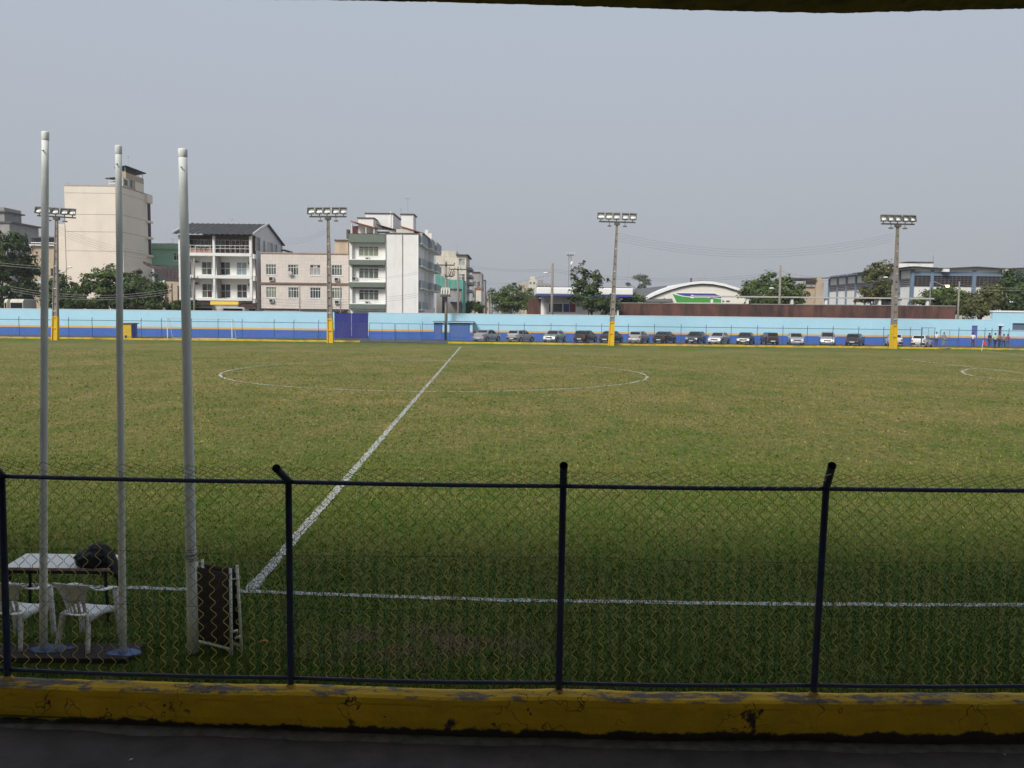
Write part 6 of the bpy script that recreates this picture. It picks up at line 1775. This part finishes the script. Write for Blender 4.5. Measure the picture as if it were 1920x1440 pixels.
def back_wall_and_pipe():
    y = 111.5
    root = thing('terracotta_wall', 'long stained terracotta wall rising behind the blue wall', 'wall', (pt(1480, 580, y).x, y, 0))
    us = [1163, 1240, 1320, 1405, 1490, 1535, 1617, 1700, 1794]
    for i in range(8):
        u0, u1 = us[i], us[i + 1]
        x0, x1 = pt(u0, 580, y).x, pt(u1, 580, y).x
        za = pt(u0, 569 + (u0 - 1210) * .0095, y).z; zb = pt(u1, 569 + (u1 - 1210) * .0095, y).z
        mb = MB(); mb.prism_y([(x0 + .16, 0), (x1 - .16, 0), (x1 - .16, zb), (x0 + .16, za)], y, y + .25); mb.build('wall_panel', M['brickwall'], root)
        mb = MB(); mb.box(x0 - .158, x0 + .158, y - .06, y + .3, 0, za + .02); mb.build('pier', M['brickwall'], root)
        mb = MB(); mb.prism_y([(x0 + .16, za + .002), (x1 - .16, zb + .002), (x1 - .16, zb + .10), (x0 + .16, za + .10)], y - .05, y + .3); mb.build('coping', M['greywall'], root)
    y = 116.0
    root = thing('pipe_bridge', 'thin white pipe bridge running level above the terracotta wall', 'pipe bridge', (pt(1500, 560, y).x, y, 0))
    for u0, u1 in ((1301, 1400), (1400, 1500), (1500, 1600), (1600, 1752)):
        a, b = pt(u0, 554 + (u0 - 1301) * .0105, y), pt(u1, 554 + (u1 - 1301) * .0105, y)
        mb = MB(); mb.hexa([a + Vector((.02, 0, -.18)), b + Vector((0, 0, -.18)), b + Vector((0, 1.2, -.18)), a + Vector((.02, 1.2, -.18)), a + Vector((.02, 0, 0)), b, b + Vector((0, 1.2, 0)), a + Vector((.02, 1.2, 0))]); mb.build('deck', pm('pale grey deck', (.46, .45, .42), .8, .1), root)
    for u in (1336, 1403, 1487, 1551, 1652, 1742):
        a = pt(u, 557 + (u - 1336) * .0105, y); mb = MB(); mb.box(a.x - .16, a.x + .16, y + .3, y + .7, 0, a.z - .06); mb.build('support', M['signwhite'], root)
back_wall_and_pipe()

def school():
    y = 126.0
    xc = pt(1711, 540, y).x; dep = 33.0; wid = 40.0
    Z = lambda v: pt(1711, v, y).z
    zt, z1, z2, z3 = Z(501.5), Z(509), Z(516.5), Z(536.5)
    root = thing('school_building', 'long grey blue and white building with dark grille windows at the right', 'building', (xc, y, 0))
    root['label'] = 'long grey blue and white building with dark grille windows behind the trees'
    X = lambda u: pt(u, 540, y).x
    grille = pm('dark grille block', (.10, .09, .095), .8, .1)
    # front: columns, beam, grille panels, white infill
    mb = MB(); mb.box(xc + .4, xc + wid, y + .25, y + 12, 0, zt - .3); mb.build('core', M['white'], root)
    cols = [(1707, 1713), (1744, 1749.5), (1822, 1829), (1905, 1912)]
    for u0, u1 in cols:
        mb = MB(); mb.box(X(u0), X(u1), y - .1, y + .24, 0, zt - .32); mb.build('column', M['bluegrey'], root)
    mb = MB(); mb.box(xc + .05, xc + wid, y - .04, y + .2, z2, z1); mb.build('beam', M['bluegrey'], root)
    bays = [(1713, 1744), (1749.5, 1822), (1829, 1905), (1912, 1990)]
    for u0, u1 in bays:
        a, b = X(u0) + .01, X(u1) - .01
        mb = MB(); mb.box(a, b, y + .12, y + .22, z3, z2 - .002); g = mb.build('grille_panel', M['interior'], root)
        nr, nc = 6, max(3, int((b - a) / .55))
        for r in range(nr + 1):
            zz = z3 + (z2 - z3) * r / nr; mb = MB(); mb.box(a, b, y + .04, y + .119, zz - .05, min(zz + .05, z2 - .004)); mb.build('grille_bar', grille, g)
        for c in range(nc + 1):
            xx = a + (b - a) * c / nc; mb = MB(); mb.box(max(a, xx - .04), min(b, xx + .04), y + .05, y + .118, z3, z2 - .01); mb.build('grille_bar', grille, g)
        mb = MB(); mb.box(a, b, y + .08, y + .23, 0, z3 - .06); mb.build('infill', M['white'], root)
    # folded roof: gable panels and thin dark edge
    zig = [(1700, 500), (1711, 499.5), (1767, 503), (1827, 500), (1880, 503.5), (1935, 501), (1990, 504)]
    for i in range(len(zig) - 1):
        a, b = pt(zig[i][0], zig[i][1], y), pt(zig[i + 1][0], zig[i + 1][1], y)
        mb = MB(); mb.hexa([(a.x, y - .8, a.z - .12), (b.x, y - .8, b.z - .12), (b.x, y + 20, b.z - .12), (a.x, y + 20, a.z - .12), (a.x, y - .8, a.z), (b.x, y - .8, b.z), (b.x, y + 20, b.z), (a.x, y + 20, a.z)]); mb.build('roof_fold', M['slab_dark'], root)
        if i: mb = MB(); mb.prism_y([(a.x, z1 + .002), (b.x, z1 + .002), (b.x, b.z - .13), (a.x, a.z - .13)], y + .02, y + .2); mb.build('gable_panel', M['white'], root)
    for u in (1767, 1880):
        mb = MB(); mb.prism_x([(y - .9, Z(509.5)), (y - .1, Z(509.5)), (y - .1, Z(504)), (y - .9, Z(504))], X(u) - .45, X(u) + .45); mb.build('gutter_box', M['white'], root)
    # receding side
    F = frame(xc, y, 0, (0, 1, 0), (1, 0, 0))
    mb = MB(); facade(mb, F, 0, dep, 0, zt - .35, [], .2); mb.build('side_wall', M['white'], root)
    nb = 8
    for k in range(nb + 1):
        a = dep * k / nb; mb = MB(); fbox(mb, F, a - .2, a + .2, 0, zt - .36, -.22, -.002); mb.build('column', M['bluegrey'], root)
    for k in range(nb):
        a0, a1 = dep * k / nb + .21, dep * (k + 1) / nb - .21
        mb = MB(); fbox(mb, F, a0, a1, z3, z2 - .4, -.05, -.003); g = mb.build('grille_panel', grille, root)
        for r in range(4):
            zz = z3 + (z2 - .4 - z3) * (r + .5) / 4; mb = MB(); fbox(mb, F, a0, a1, zz - .05, zz + .05, -.10, -.051); mb.build('grille_bar', M['greywall'], g)
        mb = MB(); fbox(mb, F, a0, a1, z1 + .75, zt - .37, -.1, -.003); mb.build('upper_strip', M['bluegrey'], root)
    mb = MB(); mb.hexa([(xc - 1.3, y - .8, zt - .32), (xc + .6, y - .8, zt - .2), (xc + .6, y + dep + 1, zt - .2), (xc - 1.3, y + dep + 1, zt - .32), (xc - 1.3, y - .8, zt - .2), (xc + .6, y - .8, zt - .05), (xc + .6, y + dep + 1, zt - .05), (xc - 1.3, y + dep + 1, zt - .2)]); mb.build('side_roof', M['slab_dark'], root)
    for u0, u1 in ((1684, 1703), (1703.4, 1722), (1722.4, 1750)):
        box_part(root, 'roof_tank', u0, u1, 492 + (1722 - u0) * .05 if u0 < 1722 else 492, 502, y + 8, 5, M['white'])
    box_part(root, 'tank_coping', 1702, 1751, 490.6, 491.9, y + 7.8, 5.4, M['slab_dark'])
    # beige wing with open roof deck
    yb = y + dep + 2
    rt = thing('beige_wing', 'beige low wing with open roofed deck next to the long grey blue building', 'building', (pt(1530, 550, yb).x, yb, 0))
    box_part(rt, 'tower', 1529.5, 1543, 520, 600, yb, 6, M['beige']); box_part(rt, 'wall', 1505, 1529.3, 537.5, 600, yb + 1, 6, M['beige'])
    box_part(rt, 'deck_roof', 1486, 1529.3, 521, 523.8, yb, 8, M['slab_dark'], -.6); box_part(rt, 'deck_parapet', 1494, 1529.3, 533.5, 537.3, yb + .6, .2, M['sidegrey'])
    for u in (1507, 1521): box_part(rt, 'deck_post', u, u + 1.2, 524, 537, yb + .4, .15, M['greywall'])
    rt = thing('kiosk', 'small white kiosk under the pipe bridge beside the last floodlight pole', 'building', (pt(1663, 560, 119).x, 119, 0))
    box_part(rt, 'wall', 1652, 1690, 560, 600, 119, 3, M['white']); box_part(rt, 'roof', 1650, 1692, 558.6, 559.9, 119, 3.3, M['greywall'], -.3)
    for u0 in (1655.5, 1663): box_part(rt, 'window', u0, u0 + 6, 562.5, 571, 118.9, .09, M['glass_curtain'])
school()

# ------------------------------------------------------------------ planting
TG = 'trees behind the blue wall'
tree('big dark round tree at the picture edge beyond the first flagpole', [(10, 475, 58, 45), (-10, 530, 70, 50), (45, 520, 24, 40), (-40, 470, 40, 50)], 118, M['leaf_dark'], 230, 60, .26, 1.0, trunk_u=5, group=TG, hollow=.7)
tree('dense bush tree between the beige house and cream building', [(118, 545, 26, 36), (130, 560, 30, 26), (105, 560, 22, 24)], 116, M['leaf_dark'], 90, 50, .22, .8, group=TG, hollow=.6)
tree('spiky green tree in front of the cream building', [(190, 540, 36, 38), (215, 530, 30, 34), (175, 555, 34, 26)], 115, M['leaf_mid'], 130, 50, .24, .8, group=TG, hollow=.6)
tree('rounded dark green tree below the tiled house', [(262, 545, 36, 34), (240, 555, 30, 28), (290, 550, 22, 24)], 114, M['leaf_dark'], 120, 50, .22, .8, group=TG, hollow=.6)
tree('row of low dark bushes under the spiky tree and the rounded tree', [(160, 568, 22, 11), (200, 570, 26, 10), (235, 569, 22, 11), (275, 570, 24, 11), (140, 570, 18, 9)], 111.5, M['leaf_dark'], 110, 45, .18, .55, group=TG, name='bush')
tree('low spreading bush at the foot of the tiled house', [(322, 571, 30, 9), (350, 571, 24, 9), (300, 573, 20, 8)], 112, M['leaf_dark'], 70, 45, .18, .5, group=TG, name='bush')
tree('loose bushy tree with open top in front of the fuel station', [(1095, 540, 30, 22), (1118, 565, 36, 24), (1085, 560, 22, 14), (1140, 570, 22, 20), (1090, 520, 14, 20), (1120, 530, 20, 16)], 110.5, M['leaf_dark'], 105, 34, .21, .62, trunk_u=1112, group=TG, hollow=.35)
tree('thin dry branches rising out of the bushy tree', [(1093, 502, 10, 16), (1116, 512, 8, 11), (1126, 520, 6, 10), (1076, 510, 8, 8)], 111.5, M['leaf_grey'], 26, 22, .16, .4, trunk_u=1105, group=TG, hollow=.3, tr=.08)
tree('wide round green tree growing behind the street pole past the hangar', [(1450, 545, 50, 30), (1425, 555, 34, 24), (1478, 555, 34, 24)], 122, M['leaf_mid'], 170, 55, .22, .9, group=TG, hollow=.65)
tree('reddish olive tree in front of the grey blue building', [(1645, 515, 28, 18), (1655, 505, 22, 16), (1640, 545, 24, 18), (1665, 540, 18, 18)], 117.5, M['leaf_olive'], 90, 45, .2, .75, group=TG, hollow=.45)
tree('brown leaved shrub below the reddish olive tree', [(1635, 552, 18, 9), (1660, 556, 18, 9), (1615, 560, 14, 7)], 119, M['leaf_brown'], 35, 36, .17, .55, group=TG, name='bush', hollow=.3)
tree('green bush with gaps under the pipe bridge end', [(1745, 566, 22, 12), (1722, 568, 16, 9)], 120, M['leaf_mid'], 45, 34, .18, .55, group=TG, name='bush', hollow=.3)
tree('large green tree covering the grille windows', [(1775, 561, 32, 24), (1752, 560, 20, 18), (1802, 567, 28, 20)], 121, M['leaf_mid'], 150, 48, .22, .85, group=TG, hollow=.5)
tree('olive leaved tree next to the leaning lamp post', [(1838, 569, 34, 24), (1820, 577, 28, 15), (1862, 552, 18, 24)], 117, M['leaf_olive'], 150, 48, .22, .85, group=TG, hollow=.5)
tree('dark green tree reaching out of the picture above the end building', [(1902, 557, 40, 34), (1888, 522, 11, 17), (1945, 550, 34, 40)], 118, M['leaf_dark'], 200, 52, .24, .95, group=TG, hollow=.6)
tree('round ficus at the end of the open street', [(957, 556, 25, 25), (972, 565, 16, 18), (944, 565, 16, 18)], 175, M['leaf_mid'], 120, 45, .26, 1.0, group=TG, hollow=.6)
tree('smaller tree between the ficus and the rust brown shed', [(995, 556, 14, 14), (985, 565, 12, 12)], 185, M['leaf_mid'], 50, 40, .25, .9, group=TG, hollow=.6)
tree('low tree beside the canopy end of the fuel station', [(1180, 558, 20, 10), (1195, 562, 14, 8)], 128, M['leaf_mid'], 40, 40, .2, .7, group=TG, name='bush', hollow=.4)
tree('clipped street tree below the grey weathered block', [(880, 573, 8, 9), (876, 578, 8, 8)], 160, M['leaf_mid'], 40, 40, .2, .6, group=TG, hollow=.4)
tree('second clipped street tree further down the street', [(898, 575, 9, 9)], 165, M['leaf_dark'], 36, 40, .2, .6, group=TG, hollow=.4)
tree('hazy tall umbrella shaped tree far behind the hangar', [(1200, 521, 13, 5.5), (1213, 528, 8, 6), (1203, 538, 8, 6), (1178, 532.5, 5, 3)], 330, M['leaf_far'], 50, 40, .36, 1.3, trunk_u=1205, group=TG, hollow=.2, tr=.3)
tree('hazy tree crown at the far end of the street', [(921, 553, 9, 10), (925, 560, 8, 12)], 300, M['leaf_far'], 36, 40, .36, 1.4, group=TG, hollow=.3)
def treeline():
    ells = []
    r = np.random.default_rng(3)
    for x in np.arange(-260, 330, 9):
        ells.append((x, 420 + r.random() * 50, 2.5 + r.random() * 2.5, 8, 5, 3.0 + 3 * r.random()))
    V, c = crown_mesh(ells, 700, 26, .6, 2.2, 5, .6, .4)
    o = np_mesh('treeline', V, M['leaf_far'], None, (0, 0, 0)); tag(o, 'low far tree line closing the street view', 'trees', kind='stuff')
treeline()

# ------------------------------------------------------------------ utility poles, lamps, wires
def upole(label, u, v_top, y, r=.15, arms=(), transformer=False, insul=True, u_top=None, lamp=None, vb=None):
    t = pt(u_top or u, v_top, y); b = pt(u, 600, y); b.z = 0
    root = thing('utility_pole', label, 'pole', (b.x, y, 0), 'street utility poles')
    mb = MB(); mb.tube([b, t], [r * 1.25, r * .8], 10); mb.build('shaft', M['concrete'], root, smooth=True)
    for (dv, du0, du1) in arms:
        a, c = pt(u + du0, v_top + dv, y), pt(u + du1, v_top + dv, y)
        mb = MB(); mb.box(a.x, c.x, y - .22, y - .12, a.z - .07, a.z + .07); arm = mb.build('crossarm', M['bark'], root)
        n = max(2, int((c.x - a.x) / .8))
        for k in range(n + 1):
            q = a.lerp(c, k / n); mb = MB(); mb.tube([(q.x, y - .17, q.z + .07), (q.x, y - .17, q.z + .2), (q.x, y - .17, q.z + .26)], [.06, .08, .03], 6); mb.build('insulator', M['slab_dark'], arm)
        for s in (-1, 1):
            mb = MB(); q = a.lerp(c, .5 + s * .28); mb.tube([(b.x + (t.x - b.x), y - .12, a.z - .6), (q.x, y - .12, a.z - .07)], .025, 4); mb.build('stay', M['steel'], root)
    if transformer:
        c = pt(u, v_top + 57, y)
        mb = MB(); mb.box(c.x - .55, c.x + .55, y - .95, y - .2, c.z - .48, c.z + .5); tf = mb.build('transformer', pm('pale green transformer', (.40, .42, .34), .6, .1), root, bevel=.1)
        for k in range(4):
            xx = c.x - .48 + k * .32; mb = MB(); mb.tube([(xx, y - .96, c.z + .3), (xx, y - 1.08, c.z + .25), (xx, y - 1.08, c.z - .3), (xx, y - .96, c.z - .35)], .07, 6); mb.build('cooling_tube', M['signwhite'], tf)
        mb = MB(); mb.box(c.x - .65, c.x + .6, y - 1.0, y - .15, c.z - .62, c.z - .482); mb.build('platform', M['slab_dark'], root)
        for k in range(3):
            q = pt(u + 6 + k * 4.2, v_top + 20, y - .5); mb = MB(); mb.tube([q + Vector((0, 0, .25)), q + Vector((-.1, 0, -.25)), q + Vector((.1, 0, -.45)), q + Vector((.12, 0, .1))], .04, 5); mb.build('fuse_holder', M['slab_dark'], root)
    if lamp:
        du, dv, du2, dv2 = lamp
        a, m_, c = pt(u, v_top + dv, y), pt(u + du * .5, v_top + (dv + dv2) / 2 - 1.5, y - .3), pt(u + du2, v_top + dv2, y - .6)
        mb = MB(); mb.tube([a, m_, c], .035, 6); mb.build('lamp_arm', M['steel'], root)
        mb = MB(); mb.sphere(c + Vector((.15 * (1 if du2 > 0 else -1), 0, 0)), (.34, .15, .11), 10, 6); mb.build('lamp_head', M['signwhite'], root, smooth=True)
    return t
upole('concrete transformer pole with crossarms rising from the blue shed', 836.5, 490, 104.6, .17, ((7, -16, 16), (28, -2, 14)), True)
upole('slim concrete pole with crossarm just behind the transformer pole', 860, 500, 117, .14, ((5, -18, 15),), u_top=858.5)
upole('bare concrete pole in front of the fuel station canopy', 1034.5, 494, 112.5, .19, (), lamp=(-8, 17, -9, 18), u_top=1036)
upole('concrete pole with lamp arm beside the wide round tree', 1461, 497.5, 113, .17, (), lamp=(-9, 52, -12, 43), u_top=1463.5)
upole('leaning pale lamp post among the right hand trees', 1796, 528, 112.3, .12, (), u_top=1799)
upole('street pole in front of the balcony building', 364, 484, 110, .13, ((38, -4, 8),))
upole('short street pole in front of the pink building', 562, 534, 112, .08, ())
upole('short street pole beside the navy gate', 638.5, 536, 112, .08, ())
upole('far street pole with lamp beside the grey weathered block', 891, 540, 190, .14, (), lamp=(10, 2, 13, -5))
upole('thin lamp post halfway down the street', 912, 552, 240, .14, (), lamp=(3, 0, 6, -3.5))
upole('thin distant lamp post at the far end of the street', 920, 552, 290, .14, (), lamp=(3, 0, 6, -4))
upole('thin lamp pole behind the first floodlight pole', 107, 535, 113, .07, (), lamp=(18, 0, 22, -34))
upole('grey lamp post reaching over the reddish olive tree', 1673, 535, 113, .07, (), lamp=(-6, 0, -10, -15))
def lit_lamp():
    y = 116.0; b = pt(1744, 590, y); b.z = 0
    root = thing('street_lamp', 'street lamp glowing yellow among the trees over the terracotta wall end', 'street lamp', b)
    a, c, d = pt(1744, 560, y), pt(1744, 530, y), pt(1772, 536, y - .8)
    mb = MB(); mb.tube([b, a, c, pt(1752, 528, y - .3), d], [.09, .07, .05, .04, .035], 6); mb.build('post', M['steel'], root)
    mb = MB(); mb.sphere(d + Vector((.25, 0, .08)), (.45, .2, .12), 10, 6); h = mb.build('lamp_head', M['ac'], root, smooth=True)
    m = bpy.data.materials.new('glowing sodium lamp'); m.use_nodes = True; bs = m.node_tree.nodes['Principled BSDF']; bs.inputs['Emission Color'].default_value = (1, .62, .16, 1); bs.inputs['Emission Strength'].default_value = 9; bs.inputs['Base Color'].default_value = (.8, .6, .3, 1)
    mb = MB(); mb.sphere(d + Vector((.3, -.08, -.06)), (.27, .17, .15), 10, 6); mb.build('lamp_glass', m, h, smooth=True)
lit_lamp()
def masts():
    y = 300.0; b, t = pt(1069, 590, y), pt(1069, 478, y); b.z = 0
    root = thing('telecom_mast', 'thin telecom lattice mast behind the bushy tree', 'mast', b)
    for s in (-1, 1):
        for q in (0, .9):
            mb = MB(); mb.tube([b + Vector((s * .7, q, 0)), t + Vector((s * .4, q, 0))], .09, 4); mb.build('leg', M['steel'], root)
    for k in range(14):
        a, c = b.lerp(t, k / 14), b.lerp(t, (k + 1) / 14); s = 1 if k % 2 else -1
        mb = MB(); mb.tube([a + Vector((s * .6, 0, 0)), c + Vector((-s * .6, 0, 0))], .05, 4); mb.build('lattice_bar', M['steel'], root)
    mb = MB(); mb.box(t.x - 1.3, t.x + 1.5, y - .6, y + .8, t.z - .15, t.z + .15); mb.build('platform', M['slab_dark'], root)
    for dx in (-1.2, -.2, .7, 1.4):
        mb = MB(); mb.box(t.x + dx - .12, t.x + dx + .12, y - .9, y - .7, t.z - .1, t.z + 1.0); mb.build('panel_antenna', M['sidegrey'], root)
    for du, v in ((3.5, 492), (2.5, 494.5)):
        q = pt(1069 + du, v, y - 1); mb = MB(); mb.sphere(q, (.42, .2, .42), 10, 6); mb.build('dish', M['signwhite'], root)
    for u, v0, y, lab in ((1179, 482, 420, 'hair thin radio mast past the third floodlight pole'), (1322, 512, 240, 'hair thin radio mast behind the hangar roof'), (1750, 478, 160, 'thin antenna rod over the grey blue building')):
        b, t = pt(u, 595, y), pt(u, v0, y); b.z = 0
        root = thing('radio_mast', lab, 'mast', b); mb = MB(); mb.tube([b, t], [.12, .05], 5); mb.build('rod', M['steel'], root)
masts()

WN = [0]
def wires(label, group, A, B, n, spread_v, sag, r=.02, mat=None, dspread=0.0):
    # n parallel cables between two anchors (pixel, depth), spaced vertically
    for k in range(n):
        a, b = pt(A[0], A[1] + spread_v * k, A[2]), pt(B[0], B[1] + (spread_v if not dspread else dspread) * k, B[2])
        mb = MB(); m = 18
        mb.tube([a.lerp(b, i / m) - Vector((0, 0, sag * 4 * (i / m) * (1 - i / m))) for i in range(m + 1)], r * .75, 4)
        o = mb.build('overhead_cable', mat or M['wire'])
        od = 'single' if n == 1 else ('upper', 'lower')[k] if n == 2 else ('topmost', 'middle', 'lowest')[k] if n == 3 else ('topmost', 'second highest', 'second lowest', 'lowest')[k] if n == 4 else ('topmost', 'second highest', 'middle', 'second lowest', 'lowest')[k]
        tag(o, od + ' ' + label, 'cable', group if n > 1 else None)
t3, t4 = LP[2][1], LP[3][1]
yy3, yy4 = LP[2][0].y, LP[3][0].y
wires('sagging cable strung between third and fourth floodlight poles', 'cables between the third and fourth floodlight poles', (1157, 437, yy3), (1676, 438, yy4), 4, 4.6, 1.75, .010, M['wire'])
wires('faint cable from the balcony roof to the second floodlight pole', 'cables up to the second floodlight pole', (530, 447, 128), (614, 428, LP[1][0].y), 3, 4.2, .5, .010)
wires('faint cable crossing the blank cream wall', 'cables across the cream wall', (108, 424, LP[0][0].y), (330, 470, 118), 4, 4.5, 1.0, .010)
wires('pale cable crossing the dark tree at the picture edge', 'pale cables over the dark tree', (-60, 485, 110), (72, 499, 110), 2, 4.5, .1, .022, M['wire_pale'])
wires('pale cable low in front of the bushes by the wall', 'pale low cables over the bushes', (20, 537, 111), (364, 533, 110), 3, 4.2, 1.3, .02, M['wire_pale'])
wires('pale cable from the cream building trees to the balcony pole', 'pale cables at the tiled house', (200, 503, 112), (362, 492, 110), 2, 3.0, .25, .014, M['wire_pale'])
wires('cable slanting down in front of the balconies', 'cables in front of the balconies', (366, 520, 110), (486, 561, 111), 5, 3.0, .4, .014, M['wire'], 1.8)
wires('cable crossing the lower windows of the pink building', 'cables in front of the pink building', (486, 558, 111), (655, 566, 111), 3, 5, .2, .012)
wires('cable crossing the white building towards the transformer pole', 'cables in front of the white building', (655, 524, 110), (830, 500, 105), 2, 3.0, .35, .012)
wires('lower cable rising past the white building to the transformer', 'lower cables in front of the white building', (640, 562, 111), (832, 541, 105), 3, 5.0, .3, .012, None, 3)
wires('cable running from the street pole towards the bare pole', 'cables across the open street', (872, 497, 117), (1034, 504, 112.5), 2, 3, .35, .012)
wires('cable from the bare pole up the open street', 'single cable by the bare pole', (1030, 516, 112.5), (905, 531, 230), 1, 3, .6, .02)
wires('cable from the bare pole past the hangar to the lamp pole', 'cables above the hangar', (1036, 505, 112.5), (1463, 510, 113), 2, 4, 1.1, .014)
wires('cable from the lamp pole to the last floodlight pole', 'cables beyond the lamp pole', (1463, 508, 113), (1560, 520, 116), 2, 6, .3, .014)
wires('pale cable in the right hand trees', 'cables in the trees by the end building', (1800, 533, 112.3), (1960, 538, 112), 2, 5, .3, .014, M['wire_pale'])

# ------------------------------------------------------------------ hazy air
def haze():
    mb = MB(); mb.box(-3600, 3600, -320, 6100, -1.2, 32.0)
    m = bpy.data.materials.new('thin haze'); m.use_nodes = True
    N, L = m.node_tree.nodes, m.node_tree.links
    N.remove(N['Principled BSDF'])
    v = N.new('ShaderNodeVolumePrincipled'); v.inputs['Color'].default_value = (.86, .9, .96, 1); v.inputs['Density'].default_value = .00032; v.inputs['Anisotropy'].default_value = .2
    L.new(v.outputs[0], N['Material Output'].inputs['Volume'])
    o = mb.build('haze', m); tag(o, kind='stuff', label='thin grey afternoon haze in the air')
haze()
